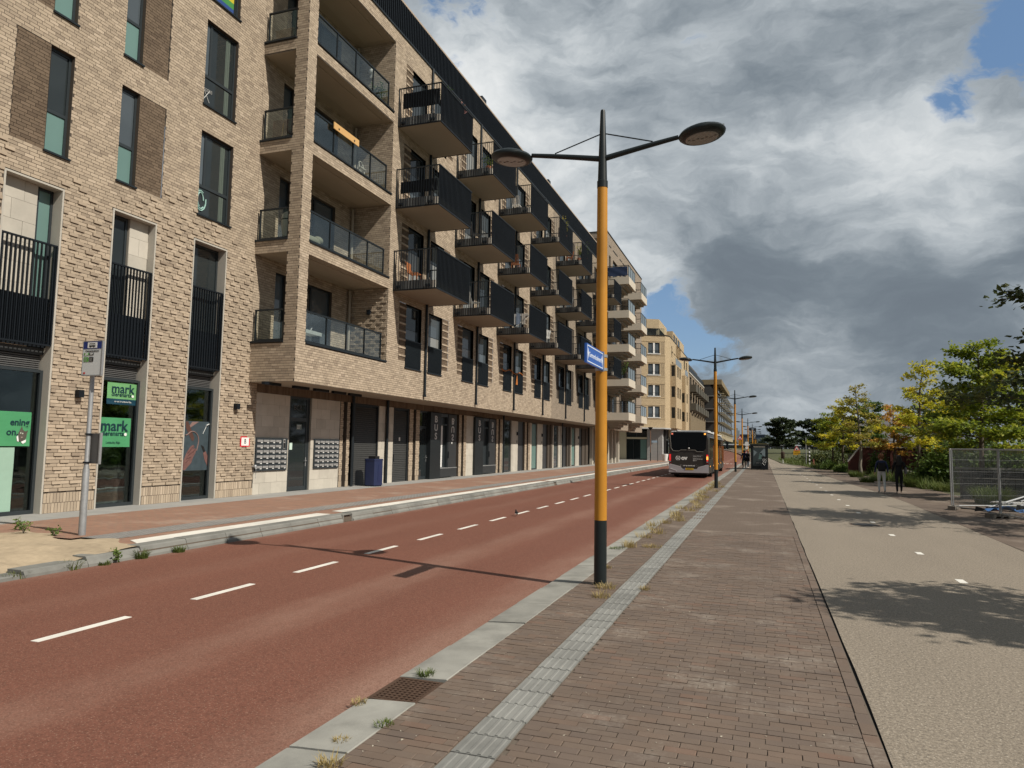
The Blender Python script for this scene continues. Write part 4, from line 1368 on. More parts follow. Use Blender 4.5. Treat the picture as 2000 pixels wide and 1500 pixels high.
wide_text('Leidsche Rijn', 0.42, ink_navy, t, 'lettering', FD, 13.86, 1.79, D + 0.014)
# leather workshop picture
t = thing('workshop_poster', 'picture poster of hands working leather in the third shop window', 'poster', FD.p(16.7, 1.0, D), world_kids=True)
psheet(16.24, 17.25, 1.0, 2.44, ripple=0.003).build('sheet', M('poster_slate', (0.040, 0.060, 0.072), 0.6, var=0.45, scale=6.0), t)
skin_p = M('skin_print', (0.155, 0.078, 0.07), 0.6, var=0.7, scale=14.0)
skin_d = M('skin_print_dark', (0.07, 0.03, 0.03), 0.6, var=0.25, scale=9.0)
wood_p = M('leather_print', (0.085, 0.04, 0.03), 0.6, var=0.5, scale=9.0)
strap_p = M('strap_print', (0.22, 0.14, 0.125), 0.6, var=0.15, scale=9.0)
hand = flat(FD, [(16.25, 1.02), (16.25, 1.28), (16.36, 1.52), (16.50, 1.70), (16.60, 1.75), (16.66, 1.70), (16.58, 1.60), (16.68, 1.66), (16.73, 1.60), (16.70, 1.50), (16.62, 1.38), (16.56, 1.22), (16.44, 1.12), (16.34, 1.02)], D + 0.006).build('hand_picture', skin_p, t)
for (a, b) in (((16.40, 1.50), (16.62, 1.70)), ((16.42, 1.42), (16.68, 1.60)), ((16.36, 1.34), (16.56, 1.40)), ((16.34, 1.22), (16.44, 1.30))):
    MB().beam(FD.p(*a, D + 0.008), FD.p(*b, D + 0.008), 0.012, 0.012).build('finger_crease', skin_d, hand)
hand = flat(FD, [(17.24, 1.05), (17.24, 1.35), (17.12, 1.55), (17.04, 1.58), (17.01, 1.50), (17.08, 1.30)], D + 0.006).build('hand_picture', skin_p, t)
flat(FD, [(17.03, 1.52), (17.09, 1.56), (17.02, 1.70), (16.90, 1.75), (16.96, 1.64)], D + 0.007).build('blade', ink_black, hand)
flat(FD, [(16.26, 2.42), (16.36, 2.43), (16.63, 1.95), (16.60, 1.86), (16.54, 1.86), (16.30, 2.22)], D + 0.006).build('tool_picture', wood_p, t)
flat(FD, [(16.40, 2.28), (16.52, 2.42), (16.78, 2.43), (16.44, 2.24)], D + 0.0055).build('hide_picture', strap_p, t)
m = MB(); pts = [FD.p(16.28 + 0.0, 2.02, D + 0.01)] + [FD.p(16.55 + 0.25 * math.sin(a), 1.86 + 0.28 * math.cos(a), D + 0.010) for a in [(-0.8 + i * 0.27) for i in range(11)]] + [FD.p(16.74, 1.58, D + 0.010)]
m.tube(pts, 0.016, 6); m.build('strap_picture', strap_p, t)
MB().beam(FD.p(16.96, 2.08, D + 0.008), FD.p(17.10, 2.34, D + 0.008), 0.02, 0.006).beam(FD.p(17.07, 2.33, D + 0.008), FD.p(17.17, 2.38, D + 0.008), 0.09, 0.006).build('fork_picture', ink_white, t)

# B sign
t = thing('letter_sign', 'small white square sign with a red border and a black B', 'sign', F0.p(18.78, 1.86, 0.03), world_kids=True)
m = MB(); F0.box(m, 18.56, 19.0, 1.70, 2.03, 0.02, 0.035); m.build('border', M('sign_red', (0.62, 0.02, 0.035), 0.4), t)
m = MB(); F0.box(m, 18.605, 18.955, 1.735, 1.995, 0.034, 0.038); m.build('face', M('sign_white', (0.78, 0.78, 0.76), 0.4), t)
text('B', 0.21, ink_black, t, 'lettering', F0, 18.78, 1.865, 0.039, sx=0.8, bold=0.003)


# mailboxes: two boards, each box with plate, slot and name tag
def mailboxes(name, label, u0, u1, v0, v1, skip=()):
    t = thing(name, label, 'mailboxes', F0.p(u0, v0, 0.0), group='mailbox boards beside the entrance door', world_kids=True)
    m = MB(); F0.box(m, u0, u1, v0, v1, 0.006, 0.05); m.build('board', M('mail_board', (0.028, 0.036, 0.042), 0.4, var=0.1), t)
    cw, ch = (u1 - u0 - 0.06) / 5, (v1 - v0 - 0.05) / 6
    f0 = Frame((0, 0, 0), F0.u, F0.v, F0.n)
    pl = MB(); f0.box(pl, 0.015, cw - 0.02, ch * 0.42, ch * 0.86, 0.0, 0.016); plm = pl.mesh('flap', grey_alu_l)
    sl = MB(); f0.box(sl, 0.03, cw * 0.55, ch * 0.28, ch * 0.40, 0.0, 0.006); slm = sl.mesh('slot', ink_black)
    ng = MB(); f0.box(ng, cw * 0.62, cw - 0.03, ch * 0.24, ch * 0.40, 0.0, 0.008); ngm = ng.mesh('name_tag', ink_white)
    for r in range(6):
        for c in range(5):
            if (r, c) in skip: continue
            loc = F0.p(u0 + 0.03 + c * cw, v0 + 0.02 + r * ch, 0.05)
            b = link('mailbox', plm, t, loc=loc); link('slot', slm, b); link('name_tag', ngm, b)
    return t


grey_alu_l = M('flap_aluminium', (0.34, 0.34, 0.335), 0.45, metal=0.3, var=0.06, obj=0.06)
t = mailboxes('mailbox_board', 'dark mailbox board with an intercom slot, beside the letter sign', 19.30, 20.94, 0.90, 1.99, skip=((5, 4), (4, 4)))
m = MB(); F0.box(m, 20.69, 20.80, 1.64, 1.97, 0.05, 0.062); ip = m.build('intercom', grey_alu_l, t)
m = MB(); F0.box(m, 20.70, 20.79, 1.66, 1.84, 0.062, 0.066); F0.box(m, 20.71, 20.78, 1.88, 1.93, 0.062, 0.066); m.build('screen', ink_black, ip)
mailboxes('mailbox_board', 'dark mailbox board without intercom, between entrance door and downpipe', 22.53, 24.16, 0.90, 1.99)
tag(flat(F0, [(21.15, 1.60), (21.40, 1.60), (21.40, 1.85), (21.15, 1.85)], -0.10, 0.003).build('door_notice', M('paper_pale', (0.55, 0.70, 0.62), 0.7, var=0.05)), 'pale notice sheet taped inside the entrance door glass', 'notice')
t = thing('door_notice', 'small framed notice high on the entrance door', 'notice', F0.p(21.8, 2.5, -0.1), world_kids=True)
m = MB(); F0.box(m, 21.62, 21.92, 2.32, 2.52, -0.112, -0.105); m.build('sheet', M('notice_grey', (0.16, 0.20, 0.19), 0.6), t)
for q in range(3):
    m = MB(); F0.box(m, 21.65, 21.88 - 0.04 * q, 2.46 - q * 0.05, 2.475 - q * 0.05, -0.105, -0.103); m.build('text_line', ink_white, t)
text('BCR', 0.26, M('ink_dim', (0.07, 0.075, 0.075), 0.5), ent, 'lettering', F0, 21.65, 3.10, -0.10)
# tap on the wall corner
t = thing('wall_tap', 'small metal outdoor tap at the corner left of the mailboxes', 'tap', F0.p(19.2, 1.02, 0.0), world_kids=True)
m = MB().tube([F0.p(19.2, 1.05, 0.0), F0.p(19.2, 1.05, 0.14), F0.p(19.2, 0.97, 0.17)], 0.025, 8); m.build('spout', galv, t, smooth=40)
MB().ball(F0.p(19.24, 1.06, 0.10), 0.06, 0.06, 0.06).build('valve', galv, t, smooth=60)
MB().tube([F0.p(19.22, 0.97, 0.16), F0.p(19.24, 0.8, 0.13), F0.p(19.23, 0.66, 0.14)], 0.008, 5).build('chain', galv, t)

# blue bin in front of the shutter
t = thing('litter_bin', 'dark blue eight sided litter bin in front of the roller shutter', 'bin', (-15.05, 25.75, FZ))
bin_blue = M('bin_blue', (0.012, 0.022, 0.075), 0.45, var=0.15, scale=4.0, spec=0.5)
w, c_ = 0.30, 0.10
oc = [(-w + c_, -w), (w - c_, -w), (w, -w + c_), (w, w - c_), (w - c_, w), (-w + c_, w), (-w, w - c_), (-w, -w + c_)]
m = MB().prism([(a, b, 0.04) for a, b in oc], (0, 0, 1.0)); m.build('body', bin_blue, t)
m = MB().prism([(a * 0.93, b * 0.93, 0.0) for a, b in oc], (0, 0, 0.04)); m.build('foot', metal_blk, t)
m = MB().prism([(a * 1.04, b * 1.04, 1.04) for a, b in oc], (0, 0, 0.07)); m.build('rim', bin_blue, t)
m = MB().box(-0.16, 0.16, -0.16, 0.16, 1.11, 1.22); m.build('flap', ink_black, t)
m = MB().box(0.302, 0.308, -0.16, 0.16, 0.2, 0.85); m.build('door', bin_blue, t)


# dark display boxes marked BUS
def bus_box(u0, u1, label, blind):
    t = thing('display_box', label, 'display case', F0.p(u0, GZ, 0.0), group='dark display boxes under the overhang', world_kids=True)
    L = u0 + (u1 - u0) * 0.36
    m = MB(); F0.box(m, u0, L, GZ, 3.46, -0.15, 0.14); m.build('side_panel', panel_dk, t)
    m = MB(); F0.box(m, L, u1, GZ + 0.05, 0.62, -0.15, 0.10); m.build('base_box', panel_g, t)
    m = MB(); F0.box(m, L, u1, 0.62, 0.66, -0.15, 0.11); m.build('shelf', grey_alu, t)
    m = MB(); F0.box(m, L + (u1 - L) * 0.52, u1, 0.66, 3.46, -0.15, 0.05); m.build('side_panel', panel_g, t)
    R0 = L + (u1 - L) * 0.52
    m = MB(); F0.box(m, L, R0, 0.66, 3.46, -0.16, -0.12); F0.box(m, L, R0, 3.30, 3.46, -0.12, 0.02); F0.box(m, L, R0, 2.86, 2.92, -0.12, 0.0)
    F0.box(m, R0 - 0.07, R0, 0.66, 3.30, -0.12, 0.03); fr_ = m.build('window_frame', frame_dk, t)
    if blind == 1:
        m = MB(); F0.box(m, L + 0.02, L + (R0 - L) * 0.62, 0.68, 2.84, -0.11, -0.10); m.build('blind', white_pl, fr_)
    else:
        for q in range(4):
            m = MB(); a = L + 0.02 + q * 0.11; F0.box(m, a, a + 0.085, 0.68, 2.84, -0.11 + 0.01 * (q % 2), -0.10 + 0.01 * (q % 2)); m.build('blind', M('blind_grey', (0.45, 0.46, 0.46), 0.6), fr_)
    for (uc, d, sg) in (((u0 + L) / 2 + 0.0, 0.142, 1), ((R0 + u1) / 2 + 0.02, 0.052, -1)):
        for i, ch in enumerate('BUS'):
            text(ch, 0.46, panel_txt, t, 'lettering', F0, uc, 3.12 - i * 0.43, d, sx=1.3, sy=sg, bold=0.012)
    m = MB(); F0.box(m, R0 - 0.03, R0 + 0.03, 1.15, 1.5, 0.05, 0.09); m.build('handle', metal_blk, t)
    if blind == 1: disc(F0, R0 + 0.45, 1.95, 0.055, 0.052).build('badge', ink_white, t)
    return t


panel_dk = M('panel_black', (0.012, 0.016, 0.018), 0.45, var=0.15)
panel_g = M('panel_anthracite', (0.030, 0.033, 0.035), 0.5, var=0.12)
panel_txt = M('panel_lettering', (0.55, 0.56, 0.56), 0.5)
bus_box(32.12, 35.50, 'dark display box with a plain white blind and a round badge', 1)
bus_box(37.98, 41.50, 'dark display box with grey strip blinds, right of the pale stone panel', 2)

# ================================================================== STREET FURNITURE
yellow = M('lamp_yellow', (0.50, 0.225, 0.026), 0.5, var=0.16, scale=2.6, grime=0.22, spec=0.3)
lampdk = M('lamp_anthracite', (0.013, 0.018, 0.019), 0.4, var=0.15, scale=6.0, spec=0.35)
lens = M('lamp_lens', (0.26, 0.255, 0.25), 0.25, var=0.1)
steel = M('bright_steel', (0.62, 0.60, 0.56), 0.3, metal=0.9, var=0.05)


def make_lamp():
    t = thing('street_lamp', '', 'street lamp', group='yellow double street lamps along the kerb')
    MB().lathe([(0.088, -0.05), (0.088, 0.02), (0.0865, 0.88)], 20).build('lower_post', lampdk, t, smooth=40)
    MB().lathe([(0.0868, 0.88), (0.082, 2.5), (0.074, 5.62)], 20).build('post', yellow, t, smooth=40)
    MB().lathe([(0.078, 5.62), (0.078, 5.72), (0.068, 5.73), (0.058, 6.1), (0.036, 6.76), (0.030, 6.79), (0.004, 6.795)], 18).build('spire', lampdk, t, smooth=40)
    for sg in (-1, 1):
        pts = [(sg * (0.03 + 1.05 * a), 0, 6.06 + 0.20 * a - 0.02 * a * a) for a in [i / 8 for i in range(9)]]
        arm = MB().tube(pts, [0.042 - 0.010 * i / 8 for i in range(9)], 12).build('arm', lampdk, t, smooth=40)
        MB().tube([(sg * 0.04, 0, 6.43), (sg * 0.72, 0, 6.225)], 0.010, 6).build('tie_rod', lampdk, arm)
        cx, cz = sg * 1.40, 6.27
        m = MB(); prof = [(0.002, 0.078), (0.12, 0.072), (0.21, 0.052), (0.28, 0.018), (0.308, -0.018), (0.300, -0.048), (0.265, -0.078), (0.23, -0.088)]
        m.lathe([(r, h) for r, h in reversed(prof)], 28)
        m.v = [(cx + v[0] * 1.04, v[1] * 0.93, cz + v[2] + sg * v[0] * 0.10) for v in m.v]
        hd = m.build('lamp_head', lampdk, t, smooth=50)
        m = MB().lathe([(0.20, -0.096), (0.225, -0.084)], 28); m.v = [(cx + v[0] * 1.04, v[1] * 0.93, cz + v[2] + sg * v[0] * 0.10) for v in m.v]
        m.build('lens', lens, hd)
        m = MB()
        for q in range(7): m.box(cx - 0.19 + q * 0.058, cx - 0.155 + q * 0.058, -0.04 + 0.03 * (q % 2), -0.02 + 0.03 * (q % 2), cz - 0.102 + (-0.17 + q * 0.058) * sg * 0.10, cz - 0.094 + (-0.17 + q * 0.058) * sg * 0.10)
        m.build('led_row', M('led_grey', (0.16, 0.15, 0.14), 0.4), hd)
        MB().box(cx + sg * 0.225, cx + sg * 0.30, -0.045, 0.045, cz - 0.01, cz + 0.066).build('clip', steel, hd)
    return t


lamp0 = make_lamp()
LAMPS = [(-2.14, 9.84, 'nearest yellow street lamp, carrying the blue street name sign'),
         (-2.14, 35.72, 'yellow street lamp standing just behind the bus corner'),
         (-2.14, 61.5, 'third yellow street lamp from the camera, between bus and shelter'),
         (-2.25, 87.3, 'fourth yellow street lamp, with the backlit-coloured yellow works sign on it'),
         (-2.10, 113.2, 'far yellow street lamp with the left of the two black banners'),
         (-1.80, 139.0, 'far yellow street lamp with the right of the two black banners'),
         (-2.1, 165.0, 'very distant street lamp whose arms show beyond the banners'), (-2.1, 191.0, 'very distant street lamp whose arms show beyond the banners'),
         (-2.1, 217.0, 'very distant street lamp whose arms show beyond the banners'), (-2.1, 243.0, 'very distant street lamp whose arms show beyond the banners')]
for i, (lx, ly, lb) in enumerate(LAMPS):
    loc = (lx, ly, rise(ly) - 0.004 * max(0, ly - 50) * 1.4)
    if i == 0: lamp0.location = loc; lamp0['label'] = lb
    else: copy_tree(lamp0, loc, label=lb)

# street name sign
t = thing('street_sign', 'blue street name sign clamped to the nearest lamp post', 'sign', (-2.10, 9.72, 3.0), world_kids=True)
sb = M('sign_blue', (0.025, 0.105, 0.42), 0.35, var=0.06); sw = M('sign_print', (0.72, 0.78, 0.86), 0.4)
FS = FX(-2.085)
m = MB(); FS.box(m, 8.72, 9.70, 2.955, 3.205, -0.03, 0.0); m.build('board', sb, t)
m = MB()
for q in ((8.745, 9.675, 3.175, 3.187), (8.745, 9.675, 2.973, 2.985), (8.745, 8.757, 2.985, 3.175), (9.663, 9.675, 2.985, 3.175)): FS.box(m, *q, 0.0, 0.003)
m.build('border', sw, t)
wide_text('Centrumboulevard', 0.72, sw, t, 'lettering', FS, 9.21, 3.075, 0.0, bold=0.002)
for u in (8.80, 9.62):
    flat(FS, [(u - 0.03, 3.08), (u, 3.15), (u + 0.03, 3.08), (u, 3.01)], 0.0, 0.003).build('arrow_mark', sw, t)
m = MB(); FS.box(m, 9.70, 9.73, 2.94, 3.22, -0.04, 0.01)
m.build('end_cap', galv, t)
for z in (2.98, 3.17):
    m = MB().box(-2.12, -2.085, 9.73, 9.80, z - 0.015, z + 0.015).lathe([(0.088, z - 0.02), (0.088, z + 0.02)], 16, (-2.14, 9.84, 0)); m.build('clamp', galv, t, smooth=40)

# bus stop pole
t = thing('bus_stop_sign', 'galvanised bus stop pole with a white and blue flag board', 'bus stop sign', (-11.75, 9.81, FZ))
MB().lathe([(0.062, -0.1), (0.060, 1.18), (0.042, 1.25), (0.040, 2.93), (0.002, 2.95)], 16).build('pole', galv, t, smooth=40)
FB = Frame((0, -0.075, 0), (1, 0, 0), (0, 0, 1), (0, -1, 0))
bz0, bz1, bx0, bx1 = 2.93, 3.55, -0.15, 0.30
m = MB(); FB.box(m, bx0, bx1, bz0, bz1, -0.01, 0.02); m.build('board', M('board_grey', (0.58, 0.61, 0.62), 0.4, var=0.05), t)
m = MB(); FB.box(m, bx0 - 0.012, bx1 + 0.02, bz0 - 0.02, bz0, -0.02, 0.025); FB.box(m, bx1, bx1 + 0.025, bz0, bz1, -0.02, 0.025); FB.box(m, bx0 - 0.015, bx0, bz0, bz1, -0.02, 0.025); FB.box(m, bx0, bx1, bz1, bz1 + 0.012, -0.02, 0.025)
m.build('frame', galv, t)
m = MB(); FB.box(m, bx0, bx1, bz1 - 0.135, bz1, 0.02, 0.024); m.build('blue_field', M('sign_navy', (0.012, 0.03, 0.17), 0.4), t)
m = MB(); FB.box(m, -0.045, 0.185, bz1 - 0.12, bz1 - 0.015, 0.024, 0.027); o = m.build('bus_pictogram', ink_white, t)
m = MB(); FB.box(m, -0.005, 0.145, bz1 - 0.098, bz1 - 0.072, 0.027, 0.029); FB.box(m, 0.0, 0.14, bz1 - 0.045, bz1 - 0.035, 0.027, 0.029)
for q in range(5): FB.box(m, q * 0.033, 0.006 + q * 0.033, bz1 - 0.072, bz1 - 0.045, 0.027, 0.029)
m.build('bus_outline', ink_black, o)
for u in (0.025, 0.11): disc(FB, u, bz1 - 0.102, 0.012, 0.027, 10).build('wheel_mark', ink_black, o)
wide_text('Centrumboulevard', 0.33, ink_black, t, 'lettering', FB, 0.07, bz1 - 0.175, 0.024, bold=0.001)
grn = M('route_green', (0.09, 0.30, 0.05), 0.5)
for (u, mt, s) in ((-0.125, grn, '28'), (0.0, ink_black, '429')):
    m = MB(); FB.box(m, u, u + 0.11, bz1 - 0.255, bz1 - 0.21, 0.022, 0.025); o = m.build('route_tile', mt, t)
    wide_text(s, 0.07, ink_white, o, 'lettering', FB, u + 0.055, bz1 - 0.233, 0.026, bold=0.001)
    m = MB(); FB.box(m, u, u + 0.11, bz1 - 0.375, bz1 - 0.29, 0.022, 0.025); o = m.build('route_tile', mt, t)
    for q in range(4):
        m = MB(); FB.box(m, u + 0.015, u + 0.085 - 0.01 * (q % 2), bz1 - 0.315 - q * 0.016, bz1 - 0.309 - q * 0.016, 0.025, 0.0262); m.build('text_line', M('ink_grey', (0.35, 0.36, 0.35), 0.5), o)
m = MB(); FB.box(m, -0.12, -0.07, bz0 + 0.02, bz0 + 0.05, 0.022, 0.025); m.build('operator_mark', M('mark_red', (0.5, 0.05, 0.04), 0.5), t)
m = MB(); FB.box(m, -0.085, 0.21, 1.30, 1.86, 0.135 - 0.30, 0.165 - 0.30); m.build('timetable_case', M('case_dark', (0.085, 0.085, 0.085), 0.5, var=0.1), t)
m = MB(); FB.box(m, 0.21, 0.235, 1.29, 1.87, -0.175, -0.125); FB.box(m, -0.11, -0.085, 1.29, 1.87, -0.175, -0.125); m.build('case_frame', galv, t)
for z in (1.32, 1.84): MB().lathe([(0.062, z - 0.015), (0.062, z + 0.015)], 14).build('clamp', metal_blk, t)

# ---- articulated bus ----------------------------------------------------
bus_dk = M('bus_graphite', (0.030, 0.027, 0.024), 0.4, var=0.06, spec=0.35, coat=0.1)
bus_gl = M('bus_glass', (0.004, 0.005, 0.006), 0.10, var=0.2, spec=0.10)
bus_sv = M('bus_silver', (0.40, 0.40, 0.42), 0.35, metal=0.25, var=0.06)
tyre_m = M('tyre', (0.012, 0.012, 0.012), 0.9)
lamp_red = M('tail_red', (0.50, 0.008, 0.015), 0.25, emit=((1.0, 0.05, 0.04), 0.55))
lamp_amb = M('tail_amber', (0.75, 0.28, 0.03), 0.25, emit=((1.0, 0.42, 0.08), 1.6))
bus = thing('articulated_bus', 'dark grey articulated city bus driving away in the near lane', 'bus', (-4.60, 48.0, -0.06))
HW = 1.30


def bus_section(y0, y1, name, closed=True, taper=0.0):
    pr = [(-HW, 0.32), (-HW, 2.55), (-HW + 0.06, 2.80), (-HW + 0.22, 2.98), (-HW + 0.5, 3.05), (HW - 0.5, 3.05), (HW - 0.22, 2.98), (HW - 0.06, 2.80), (HW, 2.55), (HW, 0.32)]
    m = MB()
    if taper:
        a = [(x * 0.955, y0, 0.30 + (z - 0.32) * 0.985) for x, z in pr]; b = [(x, y0 + 0.28, z) for x, z in pr]; c = [(x, y1, z) for x, z in pr]
        n = len(pr); m.add(a + b + c, [tuple(range(n))] + [(i, i + n, (i + 1) % n + n, (i + 1) % n) for i in range(n)] + [(i + n, i + 2 * n, (i + 1) % n + 2 * n, (i + 1) % n + n) for i in range(n)] + [tuple(reversed(range(2 * n, 3 * n)))])
    else:
        m.prism([(x, y0, z) for x, z in pr], (0, y1 - y0, 0))
    return m.build(name, bus_dk, bus, smooth=35)


bus_section(0.0, 8.0, 'rear_body', taper=0.05)
bus_section(9.3, 17.9, 'front_body')
m = MB()
for i in range(9):
    a = 8.0 + 1.3 * i / 9; s = 1.0 if i % 2 else 0.955
    m.box(-HW * s + 0.02, HW * s - 0.02, a, a + 1.3 / 9, 0.42, 2.9 * (0.99 if i % 2 else 0.97))
m.build('bellows', M('bellows_grey', (0.13, 0.13, 0.13), 0.8), bus)
FR = Frame((0, 0, 0), (1, 0, 0), (0, 0, 1), (0, -1, 0))
m = flat(FR, [(-1.10, 1.92), (-1.16, 2.9), (-1.05, 2.98), (1.05, 2.98), (1.16, 2.9), (1.10, 1.92), (0.92, 1.74), (0.55, 1.74), (0.42, 1.84), (-0.50, 1.84), (-0.62, 1.76), (-0.95, 1.78)], 0.008, 0.02)
m.build('rear_window', bus_gl, bus)
m = MB().tube([FR.p(*q, 0.02) for q in ((-1.19, 2.86), (-1.13, 1.93), (-0.98, 1.75), (-0.62, 1.735), (-0.5, 1.815), (0.42, 1.815), (0.55, 1.715), (0.93, 1.715))], 0.018, 6)
m.build('window_trim', M('trim_grey', (0.22, 0.21, 0.19), 0.4), bus)
m = flat(FR, [(-1.27, 0.34), (-1.27, 0.86), (-1.15, 0.88), (-0.50, 0.70), (-0.38, 0.58), (0.50, 0.58), (0.60, 0.68), (1.15, 0.86), (1.27, 0.84), (1.27, 0.34)], 0.0, 0.07)
bp_ = m.build('bumper', bus_sv, bus)
m = MB().beam(FR.p(-1.2, 0.60, 0.075), FR.p(-0.80, 0.47, 0.075), 0.03, 0.02).beam(FR.p(-0.80, 0.47, 0.075), FR.p(-0.76, 0.40, 0.075), 0.03, 0.02).beam(FR.p(-1.2, 0.89, 0.06), FR.p(-0.50, 0.72, 0.06), 0.03, 0.02).beam(FR.p(0.60, 0.70, 0.06), FR.p(1.22, 0.87, 0.06), 0.03, 0.02)
m.build('crease', M('bright_edge', (0.75, 0.75, 0.76), 0.25), bp_)
m = MB(); FR.box(m, -0.26, 0.32, 0.51, 0.64, 0.07, 0.08); pl = m.build('licence_plate', M('plate_yellow', (0.55, 0.36, 0.02), 0.5), bus)
m = MB(); FR.box(m, -0.26, -0.21, 0.51, 0.64, 0.0801, 0.083); m.build('blue_band', sb, pl)
wide_text('48-BKT-7', 0.40, ink_black, pl, 'lettering', FR, 0.05, 0.575, 0.081, bold=0.002)
for sg in (-1, 1):
    m = MB(); FR.box(m, sg * 1.19 - 0.075, sg * 1.19 + 0.075, 0.90, 1.56, 0.01, 0.055); hl = m.build('tail_light', M('lens_dark_red', (0.12, 0.004, 0.008), 0.25), bus)
    cells = ((1.42, 1.52, lamp_red), (1.33, 1.41, lamp_amb if sg > 0 else lamp_red), (1.20, 1.32, lamp_amb if sg > 0 else lamp_red), (1.10, 1.18, lamp_red), (1.02, 1.08, grey_alu))
    for (a, b, mt) in cells:
        m = MB(); FR.box(m, sg * 1.19 - 0.055, sg * 1.19 + 0.055, a, b, 0.055, 0.063); m.build('lamp_cell', mt, hl)
    m = MB(); FR.box(m, sg * 1.05 - 0.055, sg * 1.05 + 0.055, 2.82, 2.92, 0.028, 0.036); m.build('marker_light', lamp_amb if sg > 0 else M('marker_red', (0.7, 0.22, 0.14), 0.3, emit=((1.0, 0.25, 0.15), 0.5)), bus)
tr_ = 0.004
ring = MB()
for i in range(24):
    if i in (5, 6, 17, 18): continue
    a, b = 6.2832 * i / 24, 6.2832 * (i + 1) / 24
    q = [FR.p(-0.68 + rr * math.cos(w), 1.28 + rr * math.sin(w), 0.006) for rr, w in ((0.155, a), (0.155, b), (0.125, b), (0.125, a))]
    ring.prism(q, (0, -0.004, 0))
ring.build('logo_ring', ink_white, bus)
text('U', 0.24, ink_white, bus, 'lettering', FR, -0.68, 1.28, 0.006, bold=0.008)
text('ov', 0.36, ink_white, bus, 'lettering', FR, -0.28, 1.29, 0.006, bold=0.018, sx=1.05)
for (z, w, s, b) in ((1.47, 0.62, 'Reisinformatie en meer', 0.0), (1.40, 0.50, 'www.u-ov.nl', 0.006), (1.31, 0.28, 'Klantenservice', 0.0), (1.235, 0.60, '0900-52 52 241', 0.006), (1.14, 0.24, '@uov', 0.006)):
    o = wide_text(s, w, M('ink_bus_grey', (0.42, 0.42, 0.41), 0.5), bus, 'lettering', FR, 0.28 + w / 2, z, 0.006, bold=b)
wide_text('Let op zwenkt uit!', 0.76, ink_white, bus, 'lettering', FR, 0.02, 0.80, 0.006, bold=0.006)
for sg in (-1, 1):
    MB().beam(FR.p(sg * 0.55, 0.80, 0.008), FR.p(sg * 0.48, 0.86, 0.008), 0.03, 0.004).beam(FR.p(sg * 0.55, 0.80, 0.008), FR.p(sg * 0.48, 0.74, 0.008), 0.03, 0.004).build('chevron', ink_white, bus)
MB().ball(FR.p(0.02, 1.93, 0.05), 0.05, 0.03, 0.05, 8, 6).build('wiper_cap', ink_white, bus)
MB().beam(FR.p(0.02, 1.93, 0.04), FR.p(-0.05, 2.6, 0.035), 0.02, 0.02).build('wiper', metal_blk, bus)
# sides: glass band, doors, skirts, wheels
for sg in (-1, 1):
    fs_ = Frame((sg * (HW + 0.001), 0, 0), (0, sg, 0), (0, 0, 1), (sg, 0, 0))
    for (a, b, nm) in ((0.75, 2.2, 'side_window'), (2.25, 3.9, 'side_window'), (5.4, 7.8, 'side_window'), (9.5, 11.0, 'side_window'), (12.4, 14.6, 'side_window')):
        m = MB(); m.box(sg * HW - 0.004, sg * HW + 0.01, a, b, 1.18, 2.62); m.build(nm, bus_gl, bus)
    if sg > 0:
        for (a, b) in ((3.98, 5.32), (11.08, 12.32), (14.7, 15.95), (16.4, 17.7)):
            m = MB(); m.box(HW - 0.004, HW + 0.014, a, b, 0.36, 2.62); dr = m.build('bus_door', bus_gl, bus)
            MB().box(HW + 0.01, HW + 0.022, (a + b) / 2 - 0.03, (a + b) / 2 + 0.03, 0.36, 2.62).build('door_seal', metal_blk, dr)
            for yy in (a + 0.15, b - 0.15): MB().tube([(HW + 0.02, yy, 0.85), (HW + 0.02, yy, 2.15)], 0.016, 6).build('handrail', M('rail_orange', (0.30, 0.10, 0.03), 0.4), dr)
    m = MB().box(sg * HW - 0.004, sg * HW + 0.012, 0.3, 7.9, 2.66, 2.70); m.build('gutter', grey_alu, bus)
    m = MB().box(sg * HW - 0.004, sg * HW + 0.012, 9.35, 17.8, 2.66, 2.70); m.build('gutter', grey_alu, bus)
    for (yc) in (3.0 + 0.15, 10.9 - 0.6, 15.6 + 0.55):
        m = MB().lathe([(0.30, -0.14), (0.47, -0.14), (0.48, -0.10), (0.48, 0.10), (0.47, 0.14), (0.30, 0.14)], 24, (sg * 1.13, yc, 0.48), 'x'); wh = m.build('wheel', tyre_m, bus, smooth=40)
        MB().lathe([(0.06, 0.16 * sg), (0.28, 0.10 * sg), (0.29, 0.05 * sg)][:: 1 if sg > 0 else -1], 20, (sg * 1.13, yc, 0.48), 'x').build('rim', grey_alu, wh, smooth=40)
        m = MB().box(sg * HW - 0.02, sg * HW + 0.006, yc - 0.58, yc + 0.58, 0.30, 1.02); m.build('wheel_arch', ink_black, bus)
    for yy in (0.9, 4.0, 7.4, 9.9, 13.4, 17.2): MB().box(sg * HW, sg * HW + 0.02, yy, yy + 0.09, 0.72, 0.80).build('side_marker', lamp_amb, bus)
MB().box(-1.15, 1.15, 0.2, 17.5, 0.2, 0.34).build('underbody', ink_black, bus)
MB().box(-0.95, 0.95, 4.2, 7.0, 3.05, 3.20).box(-0.95, 0.95, 10.0, 13.0, 3.05, 3.22).build('roof_pod', M('pod_white', (0.70, 0.71, 0.72), 0.4), bus)
